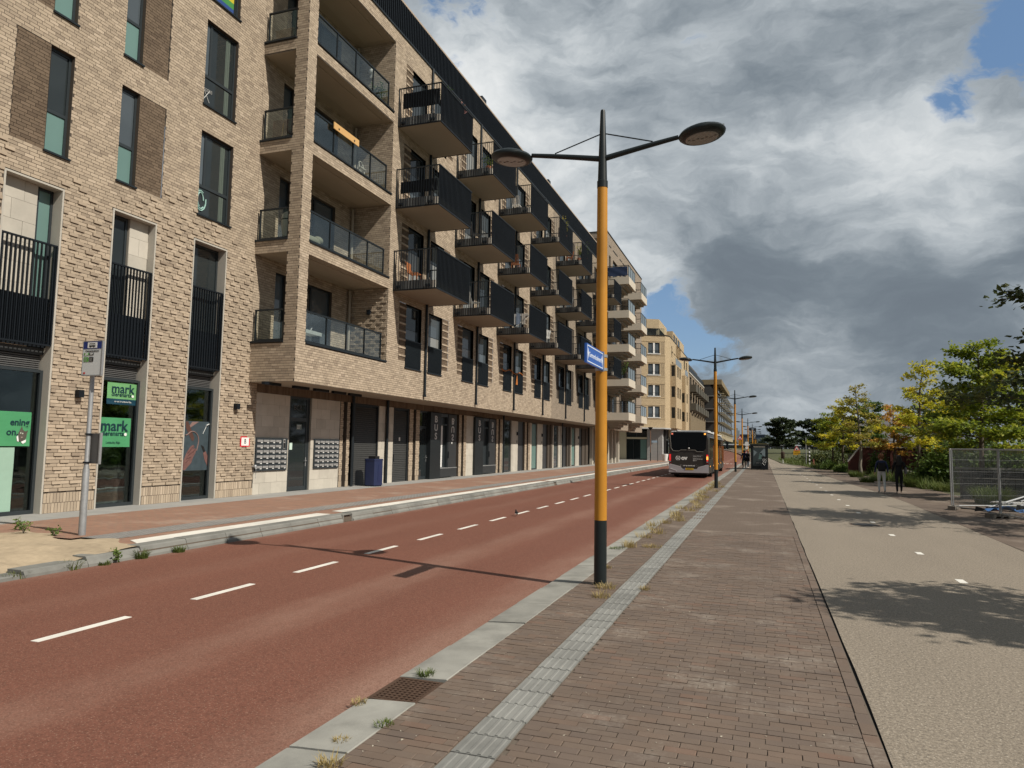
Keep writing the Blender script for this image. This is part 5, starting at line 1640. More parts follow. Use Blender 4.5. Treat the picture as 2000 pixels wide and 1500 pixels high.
for sg in (-1, 1):
    MB().box(sg * 1.05 - 0.12, sg * 1.05 + 0.12, 0.6, 7.8, 3.0, 3.08).box(sg * 1.05 - 0.12, sg * 1.05 + 0.12, 9.4, 17.6, 3.0, 3.08).build('roof_rail', M('pod_white', (0.70, 0.71, 0.72), 0.4), bus)
    MB().beam((sg * 1.3, 17.8, 2.8), (sg * 1.62, 18.1, 2.55), 0.05, 0.05).box(sg * 1.62 - 0.1, sg * 1.62 + 0.1, 18.0, 18.18, 1.95, 2.55).build('mirror', metal_blk, bus)

# ---- bus shelter --------------------------------------------------------
sh = thing('bus_shelter', 'dark glazed bus shelter with a moss roof and an advert end panel', 'bus shelter', (-0.31, 69.5, 0))
for (xx, yy) in ((-0.70, 0.04), (0.70, 0.04), (0.70, 2.0), (0.70, 4.0), (-0.70, 4.0)): MB().box(xx - 0.05, xx + 0.05, yy - 0.05, yy + 0.05, 0, 2.25).build('post', lampdk, sh)
MB().box(-0.82, 0.82, -0.1, 4.15, 2.22, 2.34).build('roof', lampdk, sh)
MB().box(-0.80, 0.80, -0.08, 4.13, 2.34, 2.40).build('moss', M('moss', (0.15, 0.125, 0.05), 0.95, var=0.4, scale=6.0, bump=0.8, bscale=30), sh)
m = MB().box(-0.64, 0.64, -0.06, 0.10, 0.08, 2.2); ad = m.build('advert_case', lampdk, sh)
FA = Frame((0, -0.061, 0), (1, 0, 0), (0, 0, 1), (0, -1, 0))
pic = M('advert_print', (0.045, 0.06, 0.062), 0.3, var=0.7, scale=1.6)
m = MB(); FA.box(m, -0.55, 0.52, 0.35, 2.02, 0.0, 0.004); m.build('poster', pic, ad)
for (pts, c) in (([(-0.1, 0.95), (0.02, 1.5), (0.2, 1.55), (0.3, 1.0)], (0.12, 0.20, 0.19)), ([(0.0, 1.5), (0.4, 1.95), (0.5, 1.9), (0.5, 1.2), (0.3, 1.3)], (0.20, 0.25, 0.27)), ([(-0.5, 1.2), (-0.5, 1.8), (-0.2, 1.6)], (0.10, 0.12, 0.12))):
    flat(FA, pts, 0.004, 0.002).build('picture_shape', M('advert_shape', c, 0.3, var=0.4, scale=3.0) if c[0] != 0.12 else M('advert_teal', c, 0.3, var=0.4, scale=3.0), ad)
m = MB().tube([FA.p(-0.30 + i * 0.03, 0.62 + 0.07 * math.sin(i * 1.9) * (1 if i < 5 else 0.6), 0.008) for i in range(17)], 0.011, 5); m.build('script_lettering', ink_white, ad)
m = MB(); FA.box(m, -0.5, 0.5, 2.06, 2.14, 0.0, 0.01); m.build('light_strip', M('strip_pale', (0.45, 0.42, 0.35), 0.4), ad)
for (a, b) in ((0.15, 1.95), (2.05, 3.95)): MB().box(0.69, 0.71, a, b, 0.25, 2.15).build('pane', gl_clear, sh)
MB().box(-0.66, 0.66, 3.99, 4.01, 0.25, 2.15).build('pane', gl_clear, sh)
MB().box(0.25, 0.60, 0.6, 3.4, 0.44, 0.48).build('bench', grey_alu, sh)
bn = thing('shelter_bin', 'slim black litter bin with a white printed heart, by the shelter', 'bin', (0.10, 69.15, 0))
MB().box(-0.22, 0.22, -0.16, 0.16, 0.03, 1.12).build('body', metal_blk, bn)
MB().box(-0.23, 0.23, -0.17, 0.17, 1.12, 1.22).build('lid', ink_black, bn)
FBn = Frame((0, -0.161, 0), (1, 0, 0), (0, 0, 1), (0, -1, 0))
for i, z in enumerate((1.0, 0.9, 0.8)):
    for q in range(3): MB().tube([FBn.p(-0.15 + q * 0.12, z - 0.03, 0.004), FBn.p(-0.10 + q * 0.12, z + 0.03, 0.004), FBn.p(-0.06 + q * 0.12, z - 0.03, 0.004)], 0.010, 4).build('print_stroke', ink_white, bn)
MB().tube([FBn.p(*q, 0.004) for q in ((0, 0.42), (-0.15, 0.62), (-0.08, 0.72), (0, 0.66), (0.08, 0.72), (0.15, 0.62), (0, 0.42))], 0.012, 4).build('heart_print', ink_white, bn)

# ---- banners, works signs, posts ---------------------------------------
for (lx, ly, z0, z1, s, x0) in ((-2.10, 113.2, 3.35, 5.05, 'SHOP', 0.14), (-1.80, 139.0, 3.6, 5.75, 'HOLLA', 0.16)):
    zz = rise(ly)
    t = thing('lamp_banner', 'black vertical banner reading %s on a far lamp post' % s, 'banner', (lx, ly, z0), group='black banners on far lamp posts')
    w = (z1 - z0) * 0.24
    MB().box(x0, x0 + w, -0.012, 0.012, 0, z1 - z0).build('cloth', M('banner_black', (0.010, 0.013, 0.015), 0.7), t)
    for z in (0.03, z1 - z0 - 0.03): MB().box(0.05, x0 + w, -0.02, 0.02, z - 0.02, z + 0.02).build('bracket', metal_blk, t)
    fb = Frame((x0 + w / 2, -0.013, (z1 - z0) * 0.45), (0, 0, 1), (-1, 0, 0), (0, -1, 0))
    wide_text(s, (z1 - z0) * 0.66, M('banner_print', (0.42, 0.43, 0.42), 0.6), t, 'lettering', fb, 0, 0, 0.002, bold=0.006)
tri_red = M('sign_red', (0.62, 0.02, 0.035), 0.4)
amber = M('sign_amber', (0.62, 0.33, 0.015), 0.45, var=0.08)


def triangle(parent, x, y, z, s, mirror=False):
    f = Frame((x, y, z), (1, 0, 0), (0, 0, 1), (0, -1, 0))
    h = s * 0.866
    flat(f, [(-s / 2, 0), (s / 2, 0), (0, h)], 0.0, 0.01).build('triangle', tri_red, parent)
    flat(f, [(-s * 0.33, h * 0.11), (s * 0.33, h * 0.11), (0, h * 0.78)], 0.0101, 0.003).build('triangle_field', ink_white, parent)
    flat(f, [(-s * 0.14, h * 0.14), (-s * 0.04, h * 0.40), (0.0, h * 0.30), (s * 0.05, h * 0.38), (s * 0.15, h * 0.14)], 0.0132, 0.002).build('symbol', ink_black, parent)


t = thing('works_sign', 'yellow works board coloured as if backlit, with a warning triangle strapped to the fourth lamp', 'sign', (-2.52, 87.15, 2.2), world_kids=True)
MB().box(-2.66, -2.34, 87.13, 87.16, 2.28, 2.90).build('board', M('sign_yellow_backlit', (0.46, 0.22, 0.02), 0.5), t)  # yellow board; its backlit dullness is put into the colour
triangle(t, -2.5, 87.14, 2.93, 0.62)
MB().box(-2.5, -2.2, 87.17, 87.21, 2.55, 2.6).build('strap', galv, t)
t = thing('road_sign', 'white and red warning signs on a post beyond the waiting people', 'sign', (-1.85, 92, 0), world_kids=True)
MB().lathe([(0.035, 0), (0.035, 3.1)], 10, (-1.85, 92, 0)).build('post', galv, t)
triangle(t, -1.85, 91.95, 1.25, 0.62)
MB().box(-2.05, -1.65, 91.94, 91.96, 2.25, 2.75).build('plate', ink_white, t)
MB().lathe([(0.18, -0.02), (0.18, 0.0)], 16, (-1.85, 91.95, 2.02), 'y').build('round_plate', ink_white, t)
t = thing('works_sign', 'yellow text board under a red triangle standing in the verge', 'sign', (4.75, 114.0, 0.05), world_kids=True)
for xx in (4.74,): MB().lathe([(0.03, 0), (0.03, 2.4)], 8, (xx, 114.0, 0.02)).build('post', galv, t)
MB().box(4.26, 5.22, 113.93, 113.97, 1.10, 1.74).build('board', amber, t)
for q in range(2): wide_text(('WERK', 'OMLEIDING')[q], (0.55, 0.75)[q], ink_black, t, 'lettering', FY(113.93), 4.74, 1.56 - q * 0.26, 0.001, bold=0.004)
triangle(t, 4.74, 113.96, 1.76, 0.85)
t = thing('striped_post', 'black and white striped post with a dark head at the verge', 'post', (5.02, 88.6, 0))
for i in range(10): MB().lathe([(0.075, 0.22 * i), (0.075, 0.22 * (i + 1))], 12).build('band', ink_white if i % 2 else ink_black, t, smooth=40)
MB().box(-0.22, 0.22, -0.12, 0.12, 2.2, 2.42).build('head', metal_blk, t)
tag(MB().lathe([(0.045, 0), (0.04, 3.2), (0.03, 3.3)], 10, (4.72, 89.4, 0)).build('signal_mast', galv, smooth=40), 'plain grey mast beside the striped post', 'post')
t = thing('traffic_cone', 'weathered red marker cone at the foot of the striped post', 'cone', (5.45, 88.8, 0))
MB().lathe([(0.21, 0.04), (0.05, 0.85), (0.03, 0.86)], 14).build('body', M('cone_red', (0.16, 0.03, 0.02), 0.7), t, smooth=40)
MB().box(-0.25, 0.25, -0.25, 0.25, 0, 0.05).build('foot', ink_black, t)
t = thing('verge_bin', 'brown litter bin on a pale post in the far grass', 'bin', (2.55, 104, 0.0))
MB().lathe([(0.05, 0), (0.05, 0.7)], 8).build('post', white_pl, t)
MB().lathe([(0.20, 0.65), (0.24, 0.7), (0.26, 1.5), (0.1, 1.62)], 12).build('body', M('bin_brown', (0.05, 0.03, 0.02), 0.7), t, smooth=40)
t = thing('plaza_lamp', 'slim dark lamp post in front of the stone corner column', 'street lamp', (-13.5, 91.5, FZ))
MB().lathe([(0.05, 0), (0.05, 1.1)], 10).build('lower_post', metal_blk, t)
MB().lathe([(0.045, 1.1), (0.04, 3.9)], 10).build('post', M('corten', (0.22, 0.12, 0.07), 0.7), t)
MB().lathe([(0.05, 3.9), (0.30, 4.25), (0.32, 4.3), (0.02, 4.34)], 14).build('lamp_head', metal_blk, t)
t = thing('direction_sign', 'pale direction sign on a post in front of the yellow shop', 'sign', (-12.55, 91.2, FZ))
MB().lathe([(0.035, 0), (0.035, 2.9)], 8).build('post', metal_blk, t)
MB().box(-0.75, -0.03, -0.02, 0.02, 2.35, 2.62).build('board', M('sign_paleblue', (0.35, 0.47, 0.58), 0.5), t)
t = thing('planter', 'white tub with dark red and white flowers by the yellow shop', 'planter', (-12.0, 94.0, FZ))
MB().lathe([(0.30, 0), (0.42, 0.9), (0.40, 0.92)], 16).build('tub', white_pl, t, smooth=40)

# ================================================================== BUILDINGS FURTHER ALONG
def win_cells(bd, fr, cells, d=-0.16, panes=(None,), style='plain', name='window'):
    rg = random.Random(len(cells) + int(cells[0][0] * 3))
    for (a, b, c, e) in cells:
        window(fr, a, b, c, e, d=d, style=style, panes=[rg.choice(panes)] if style == 'plain' else [rg.choice(panes), rg.choice(panes)], name=name, parent=bd, sill=False)


brick_grey = brick_sheet('brick_grey', (0.36, 0.295, 0.23), (0.30, 0.245, 0.19), (0.19, 0.155, 0.125), 0.23, 0.075, 0.011, 0.16)
brick_yel = brick_sheet('brick_yellow', (0.60, 0.47, 0.30), (0.50, 0.39, 0.245), (0.26, 0.20, 0.13), 0.23, 0.075, 0.010, 0.14)
brick_dun = brick_sheet('brick_dun', (0.30, 0.235, 0.165), (0.25, 0.195, 0.14), (0.17, 0.135, 0.10), 0.23, 0.075, 0.010, 0.14)
brick_choc = brick_sheet('brick_chocolate', (0.060, 0.045, 0.038), (0.05, 0.038, 0.032), (0.03, 0.025, 0.02), 0.23, 0.075, 0.010, 0.14)
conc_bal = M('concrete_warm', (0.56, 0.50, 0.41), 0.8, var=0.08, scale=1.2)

# --- second block with pale concrete balconies
b2 = thing('balcony_block', 'grey tan brick block with pale concrete balconies, next to the long block', 'building', (-15, 77, FZ), world_kids=True)
h2 = []
z_fl = [5.07, 8.3, 11.55, 14.80, 18.05]
for z in z_fl:
    h2 += [(67.6, 68.5, z, z + 2.6), (69.5, 71.8, z, z + 2.6), (73.0, 73.7, z, z + 2.6), (74.6, 76.8, z, z + 2.6), (79.0, 80.2, z + 0.6, z + 2.6), (82.5, 83.7, z + 0.6, z + 2.6)]
mb = MB(); wall(mb, FO, BY1 + 0.02, 87.4, 3.8, 22.7, h2, 0.22)
wall(mb, FY(BY1 + 0.02), -30, -14.0, 18.0, 22.7)
mb.poly([(-14, 87.4, 3.8), (-30, 87.4, 3.8), (-30, 87.4, 22.7), (-14, 87.4, 22.7)])
mb.build('wall', brick_grey, b2)
win_cells(b2, FO, h2, panes=(gl_dark, gl_blue, gl_dark))
mb = MB().box(-30, -13.94, BY1 - 0.02, 87.45, 22.7, 22.78); mb.build('roof_edge', metal_dk, b2)
for i in range(4): MB().box(-24, -14.3, BY1 - 0.06, BY1 + 0.02, 20.6 + i * 0.5, 20.72 + i * 0.5).build('brick_rib', brick_grey, b2)
for (a, b) in ((67.6, 68.5), (69.5, 71.8), (73.0, 74.2), (74.6, 76.8)): MB().box(-14.0, -13.96, a, b, 21.55, 21.62).build('shadow_ledge', metal_dk, b2)
MB().box(-30, -14.05, BY1 + 0.05, 87.4, 3.72, 3.8).build('soffit', soffit_m, b2)
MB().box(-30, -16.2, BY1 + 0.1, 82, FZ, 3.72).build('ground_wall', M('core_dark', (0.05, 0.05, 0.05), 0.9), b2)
sm = MB().box(0, 0.28, 0, 0.42, 0, 3.6).mesh('pier', cream)
for i in range(8): link('pier', sm, b2, loc=(-15.72 + 0.03 * i, 67.2 + i * 1.72, GZ))
for i in range(7): window(FX(-15.9), 67.66 + i * 1.72, 68.85 + i * 1.72, GZ + 0.05, 3.6, d=0.0, panes=[gl_dark], parent=b2, sill=False, name='shop_window')
for i, (a, b) in enumerate(((66.9, 69.6), (70.4, 73.6), (74.5, 78.0), (79, 82.5))):
    MB().prism([(-14.0, a, 3.55), (-13.15, b - 0.6, 3.55), (-13.15, b, 3.55), (-14.0, b, 3.55)], (0, 0, 1.0)).build('bay_base', brick_grey, b2)
cb = MB().box(0.0, 2.2, 0.0, 3.7, 0.0, 0.12).box(0.0, 2.2, 0, 0.12, 0.12, 0.72).box(0, 2.2, 3.58, 3.7, 0.12, 0.72).box(2.08, 2.2, 0.12, 3.58, 0.12, 0.72)
cbm = cb.mesh('concrete_balcony', conc_bal)
st = MB()
for i in range(4): st.box(0, 1.9 - i * 0.42, 0.25 + i * 0.25, 3.45, -0.20 * (i + 1), -0.20 * i)
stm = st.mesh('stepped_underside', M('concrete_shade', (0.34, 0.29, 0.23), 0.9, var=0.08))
gr_ = MB().box(0, 2.15, 0.03, 0.08, 1.78, 1.83).box(0, 2.15, 3.62, 3.67, 1.78, 1.83).box(2.10, 2.15, 0.08, 3.62, 1.78, 1.83)
for yy in (0.03, 1.2, 2.4, 3.62): gr_.box(2.10, 2.15, yy, yy + 0.05, 0.72, 1.78)
for xx in (0.7, 1.4): gr_.box(xx, xx + 0.04, 0.03, 0.08, 0.72, 1.78)
for i in range(16): gr_.box(0.06 + i * 0.13, 0.075 + i * 0.13, 0.05, 0.065, 0.72, 1.78)
grm = gr_.mesh('railing', metal_dk)
pnm = MB().box(2.12, 2.13, 0.1, 3.6, 0.78, 1.76).mesh('pane', dark_glass('glass_rail_grey', (0.20, 0.24, 0.26), rough=0.1))
BAL2 = []
for (y0, x0) in ((66.3, -14.0), (73.7, -14.0)):
    for z in z_fl:
        o = link('concrete_balcony', cbm, b2, loc=(x0, y0, z - 0.70))
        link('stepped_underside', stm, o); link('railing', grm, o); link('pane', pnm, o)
        BAL2.append((x0, y0, z - 0.70))

# --- yellow corner block
b3 = thing('yellow_block', 'yellow brick corner block with white framed windows and a shop below', 'building', (-14, 98, FZ), world_kids=True)
TH = R(25)
F3, F3s = Frame((-12.45, 98.0, 0), (math.cos(TH), math.sin(TH), 0), (0, 0, 1), (math.sin(TH), -math.cos(TH), 0)), FX(-12.0)
rows3 = [(5.95 + 2.91 * i, 7.45 + 2.91 * i) for i in range(4)]
h3 = [(-2.40, -0.78, a, b) for a, b in rows3] + [(-7.2, -3.9, a - 0.1, b + 0.15) for a, b in rows3]
mb = MB(); wall(mb, F3, -14.5, 0.0, 4.55, 17.2, h3, 0.25)
mb.poly([(-12.45, 98, 4.55), (-12.0, 99.2, 4.55), (-12.0, 99.2, 17.2), (-12.45, 98, 17.2)])
hs = []
for a, b in rows3: hs += [(101.2, 102.2, a, b), (108.3, 110.0, a, b), (118.0, 120.0, a, b), (121.5, 123.5, a, b)]
wall(mb, F3s, 99.2, 126, 4.55, 17.2, hs, 0.25)
mb.poly([(-25.6, 91.9, 17.2), (-12.45, 98, 17.2), (-12, 99.2, 17.2), (-12, 126, 17.2), (-26, 126, 17.2)])
mb.build('wall', brick_yel, b3)
white_fr = M('frame_white', (0.75, 0.75, 0.73), 0.4)
for a, b in rows3:
    o = window(F3, -2.40, -0.78, a, b, d=-0.14, style='plain', panes=[gl_blue], parent=b3, sill=False)
    m = MB(); F3.box(m, -1.70, -1.46, a + 0.04, b - 0.04, -0.12, -0.02); m.build('mullion', white_fr, b3)
    m = MB(); F3.box(m, -2.5, -0.68, a - 0.10, a, -0.05, 0.06); m.build('sill', white_fr, b3)
    m = MB(); F3.box(m, -2.36, -0.82, a + 0.42, a + 0.46, -0.06, -0.02); m.build('rail', metal_dk, b3)
    m = MB(); F3.box(m, -7.2, -3.9, a - 0.1, b + 0.15, -1.6, -1.5); m.build('loggia_back', M('loggia_dark', (0.035, 0.03, 0.027), 0.8), b3)
    m = MB(); F3.box(m, -7.2, -3.9, a - 0.1, a + 0.9, -0.06, -0.04); m.build('loggia_rail', dark_glass('glass_rail_grey', (0.20, 0.24, 0.26), rough=0.1), b3)
    for q in (-0.55, -0.35, -0.2):
        m = MB(); F3.box(m, q, q + 0.035, a - 0.1, b + 0.1, 0.0, 0.02); m.build('brick_groove', brick_dun, b3)
    for z in (a - 0.28, b + 0.14):
        m = MB(); F3.box(m, -3.8, 0.0, z, z + 0.06, 0.0, 0.035); m.build('brick_course', brick_yel, b3)
win_cells(b3, F3s, hs, panes=(gl_dark, gl_blue))
MB().prism([(-26, 91.7, 17.2), (-12.4, 97.9, 17.2), (-11.95, 99.2, 17.2), (-11.95, 126, 17.2), (-26, 126, 17.2)], (0, 0, 0.08)).build('roof_edge', metal_dk, b3)
for (y0, y1) in ((99.8, 107.2), (112.6, 116.8)):                         # bays over the street
    mb = MB(); fb = FX(-11.2); hb = []
    for a, b in rows3[: 4 if y0 < 110 else 3]:
        n = 2 if y1 - y0 > 5 else 1
        for q in range(n): hb.append((y0 + 1.6 + q * 2.7, y0 + 3.4 + q * 2.7, a, b))
    top = 13.4 if y0 < 110 else 13.1
    wall(mb, fb, y0, y1, 4.55, top, hb, 0.2)
    hx = [(-11.85, -11.35, a, b) for a, b in rows3 if b < top]
    wall(mb, FY(y0), -12.0, -11.2, 4.55, top, hx, 0.2)
    mb.poly([(-12, y0, top), (-11.2, y0, top), (-11.2, y1, top), (-12, y1, top)])
    mb.poly([(-12, y1, 4.55), (-12, y1, top), (-11.2, y1, top), (-11.2, y1, 4.55)])
    mb.poly([(-12, y0, 4.55), (-12, y1, 4.55), (-11.2, y1, 4.55), (-11.2, y0, 4.55)])
    mb.build('bay', brick_yel, b3)
    win_cells(b3, fb, [h for h in hb if h[3] < top], panes=(gl_dark, gl_blue)); win_cells(b3, FY(y0), hx, panes=(gl_dark,))
    m = MB(); fb.box(m, y0, y1, top + 0.02, top + 0.9, -0.06, -0.03); m.build('terrace_rail', dark_glass('glass_rail_grey', (0.20, 0.24, 0.26), rough=0.1), b3)
MB().prism([(-26, 93.9, 18.5), (-13.5, 99.7, 18.5), (-13.5, 108, 18.5), (-26, 108, 18.5)], (0, 0, 1.3)).build('penthouse_roof', brick_yel, b3)
MB().prism([(-26, 95.2, 17.2), (-15.2, 100.2, 17.2), (-14.6, 108, 17.2), (-26, 108, 17.2)], (0, 0, 1.3)).box(-13.9, -13.55, 99.75, 100.1, 17.2, 18.5).build('penthouse', brick_yel, b3)
MB().box(-26, -12.6, 108, 124, 17.2, 19.4).build('penthouse', brick_yel, b3)
for (a, b) in ((108.8, 110.4), (111.6, 113.2), (114.6, 117.0)): window(FX(-12.6), a, b, 17.5, 19.0, d=0.01, panes=[gl_dark], parent=b3, sill=False)
m = MB(); F3.box(m, -3.4, -2.0, 17.3, 18.5, -1.75, -1.7); m.build('terrace_window', gl_blue, b3)
m = MB(); F3.box(m, -9, -0.05, 17.28, 18.15, -0.30, -0.28); m.build('terrace_rail', gl_rail, b3)
m = MB(); F3.box(m, -9, -0.05, 18.15, 18.19, -0.32, -0.26); m.build('terrace_handrail', metal_dk, b3)
stone_gr = brick_sheet('stone_grey', (0.36, 0.36, 0.35), (0.33, 0.33, 0.33), (0.25, 0.25, 0.25), 0.9, 0.45, 0.01, 0.1)
MB().box(-14.95, -12.9, 98.3, 99.6, GZ, 4.4).build('corner_column', stone_gr, b3)
MB().prism([(-26, 91.5, 4.38), (-12.4, 97.7, 4.38), (-11.9, 99.2, 4.38), (-11.9, 126, 4.38), (-26, 126, 4.38)], (0, 0, 0.17)).build('canopy', M('canopy_pale', (0.42, 0.42, 0.41), 0.6), b3)
MB().box(-26, -17.9, 98.4, 99.5, GZ, 4.38).build('ground_wall', M('shop_cream', (0.55, 0.50, 0.36), 0.6, var=0.05), b3)
window(FY(98.6), -17.85, -15.0, GZ + 0.1, 3.0, d=0.0, style='three', panes=[gl_dark, gl_dark, gl_teal], parent=b3, sill=False, name='shop_window')
window(FY(98.6), -17.85, -15.0, 3.25, 4.1, d=0.0, style='double', panes=[gl_dark], parent=b3, sill=False, name='fanlight')
m = MB().box(-17.9, -14.95, 98.5, 98.6, 3.0, 3.25).box(-17.95, -17.85, 98.5, 98.62, GZ, 4.38).box(-15.0, -14.9, 98.5, 98.62, GZ, 4.38); m.build('shop_frame', M('shop_cream', (0.55, 0.50, 0.36), 0.6, var=0.05), b3)
fs3 = FX(-12.3)
MB().box(-26, -12.6, 100, 126, GZ, 4.38).build('ground_core', M('core_dark', (0.05, 0.05, 0.05), 0.9), b3)
for i in range(9):
    y0 = 100 + i * 2.8
    window(fs3, y0, y0 + 1.9, GZ + 0.4, 3.1, d=-0.05, panes=[gl_dark], parent=b3, sill=False, name='shop_window')
    m = MB(); fs3.box(m, y0 + 1.9, y0 + 2.8, GZ, 4.38, -0.2, 0.05); m.build('post', M('shop_cream', (0.55, 0.50, 0.36), 0.6, var=0.05), b3)

# --- dun block with tall piers
b4 = thing('pier_block', 'dun brick block with tall narrow piers and dark balconies above', 'building', (-14, 143, FZ), world_kids=True)
F4 = FX(-12.0)
h4 = []
for z in (8.6, 11.9):
    for i in range(6): h4.append((128 + i * 5.4, 131.6 + i * 5.4, z, z + 2.6))
mb = MB(); wall(mb, F4, 126.2, 160, 4.0, 15.1, h4, 0.3); wall(mb, FY(126.2), -26, -12, 4.0, 15.1)
mb.poly([(-26, 126.2, 15.1), (-12, 126.2, 15.1), (-12, 160, 15.1), (-26, 160, 15.1)])
mb.build('wall', brick_dun, b4)
win_cells(b4, F4, h4, d=-0.2, panes=(gl_dark,))
MB().box(-12.05, -11.9, 126.2, 160, 14.9, 15.15).build('coping', concrete, b4)
MB().box(-26, -13.2, 128, 158, 15.1, 17.9).box(-26, -14.6, 131, 144, 17.9, 19.4).build('set_back_storey', M('zinc_brown', (0.10, 0.088, 0.072), 0.7, var=0.1), b4)
for i in range(7): window(FX(-13.2), 129 + i * 4, 131.4 + i * 4, 15.4, 17.3, d=0.01, panes=[gl_dark], parent=b4, sill=False)
m = MB(); F4.box(m, 126.4, 160, 15.15, 16.2, -0.06, -0.04); m.build('terrace_rail', metal_dk, b4)
pm = MB().box(0, 0.28, 0, 0.45, 0, 3.9).mesh('pier', M('pier_ochre', (0.33, 0.27, 0.18), 0.8, var=0.06))
for i in range(24): link('pier', pm, b4, loc=(-12.0, 126.6 + i * 1.42, 4.1))
for i in range(24): link('pier', pm, b4, loc=(-12.0, 126.6 + i * 1.42, 0.15))
bm = MB().box(0, 1.1, 0, 3.8, 0, 0.18).box(1.02, 1.08, 0, 3.8, 0.18, 1.25).box(0, 1.02, 0, 0.05, 0.18, 1.25).mesh('balcony', M('balcony_dun', (0.085, 0.078, 0.06), 0.7))
for z in (8.45, 11.75):
    for i in range(6): link('balcony', bm, b4, loc=(-12.0, 127.9 + i * 5.4, z))

# --- dark block at the end
b5 = thing('dark_block', 'dark brown block with loggias and a slanted roof at the end of the row', 'building', (-12, 165, FZ), world_kids=True)
h5 = []
for i in range(5): h5 += [(-12.0, -10.2, 2.2 + 2.85 * i, 4.5 + 2.85 * i), (-15.0, -12.6, 2.2 + 2.85 * i, 4.5 + 2.85 * i)]
mb = MB(); wall(mb, FY(163), -30, -9.6, 0, 16.0, h5, 1.2)
mb.build('wall', brick_choc, b5)
for h in h5:
    m = MB(); f5 = FY(163); f5.box(m, h[0], h[1], h[2], h[3], -1.25, -1.2); m.build('loggia_back', gl_dark, b5)
    m = MB(); f5.box(m, h[0] - 0.1, h[1] + 0.1, h[2] - 0.28, h[2] - 0.05, -0.1, 0.5); m.build('loggia_slab', M('slab_grey_far', (0.16, 0.15, 0.14), 0.8), b5)
mb = MB().prism([(-9.6, 163.0, 5.2), (-9.6, 163.0, 14.0), (-11.6, 163.0, 16.9), (-30, 163.0, 16.9), (-30, 163.0, 5.2)], (0, 75, 0))
mb.v = [(v[0] + (v[1] - 163) * 0.004, v[1] + 0.02, v[2]) for v in mb.v]
mb.build('long_wing', M('wing_dark', (0.045, 0.043, 0.04), 0.7, var=0.1), b5)
MB().prism([(-13.5, 162.9, 16.0), (-8.4, 162.9, 16.0), (-8.4, 162.9, 17.1), (-13.5, 162.9, 17.1)], (0, 40, 0)).build('roof_storey', M('roof_ochre', (0.22, 0.17, 0.095), 0.7, var=0.1), b5)
F5s = FX(-9.3)
for i in range(5):
    for q in range(9):
        y0 = 165 + q * 7.5
        m = MB(); F5s.box(m, y0, y0 + 3.4, 5.6 + 2.2 * i, 7.2 + 2.2 * i, -0.2, 0.02); m.build('window', gl_dark if (i + q) % 3 else gl_blue, b5)
        m = MB(); F5s.box(m, y0 + 3.6, y0 + 5.4, 5.5 + 2.2 * i, 5.7 + 2.2 * i, -0.2, 1.0); m.build('balcony', M('slab_pale_far', (0.34, 0.29, 0.19), 0.8), b5)
        if q > 4: continue
m = MB().box(-10.5, -9.0, 163, 238, 3.9, 5.3); m.build('base_band', M('band_ochre', (0.34, 0.29, 0.19), 0.8), b5)

# --- far distance: bridge, office blocks, mast
t = thing('bridge', 'long low bridge with a white railing crossing beyond the street', 'bridge', (0, 300, 3), world_kids=True)
MB().box(-60, 70, 300, 310, 2.6, 3.3).build('deck', M('bridge_dark', (0.03, 0.03, 0.033), 0.8), t)
for xx in range(-60, 70, 10): MB().box(xx, xx + 0.8, 301, 309, -0.2, 2.6).build('pier', concrete, t)
MB().box(-60, 70, 299.9, 300.0, 3.3, 3.75).build('parapet', M('rail_white', (0.62, 0.64, 0.66), 0.5), t)
blue_m = M('office_blue', (0.035, 0.055, 0.10), 0.4, var=0.15, scale=0.05)
for (x0, x1, zt, lb) in ((-66, -17, 9.8, 'wide dark blue office block on the horizon'), (-14, 1.2, 9.5, 'smaller dark blue block right of the grey mast')):
    t = thing('office_block', lb, 'building', (x0, 420, 0), world_kids=True)
    MB().box(x0, x1, 420, 440, -0.3, zt).build('wall', blue_m, t)
    MB().box(x0 - 0.3, x1 + 0.3, 419.7, 440, zt, zt + 0.5).build('roof', M('office_roof', (0.06, 0.08, 0.12), 0.6), t)
    for q in range(int((x1 - x0) / 3.2)): MB().box(x0 + 0.6 + q * 3.2, x0 + 2.9 + q * 3.2, 419.93, 420, 5.2, 7.8).build('window', gl_blue, t)
t = thing('chimney', 'pale grey twin stack rising between the office blocks', 'chimney', (-12.8, 400, 0), world_kids=True)
MB().box(-13.6, -12.5, 400, 402, -0.3, 12.9).build('shaft', M('stack_grey', (0.30, 0.33, 0.36), 0.7), t)
MB().box(-12.4, -11.6, 400, 402, -0.3, 11.6).build('shaft', M('stack_grey', (0.30, 0.33, 0.36), 0.7), t)

# --- low brick outbuilding behind the trees
b6 = thing('outbuilding', 'low dark red brick outbuilding with a grey pitched roof behind the trees', 'building', (9, 70, 0), world_kids=True)
brick_red = brick_sheet('brick_red', (0.13, 0.042, 0.032), (0.105, 0.035, 0.028), (0.07, 0.04, 0.035), 0.22, 0.07, 0.01, 0.15)
m = MB().prism([(6.35, 62, 0), (12.2, 62, 0), (12.2, 62, 2.15), (7.2, 62, 2.15), (6.35, 62, 1.0)], (0, 0.35, 0)); m.build('ramp_wall', brick_red, b6)
m = MB().beam((6.32, 62.17, 1.02), (7.2, 62.17, 2.18), 0.45, 0.07).beam((7.2, 62.17, 2.19), (12.2, 62.17, 2.19), 0.45, 0.07); m.build('coping', concrete, b6)
for i in range(3): MB().box(9.3 + i * 1.1, 9.45 + i * 1.1, 61.9, 62.0, 0, 2.15).build('pilaster', brick_red, b6)
MB().box(8.6, 17, 74, 84, 0, 2.6).build('wall', brick_choc, b6)
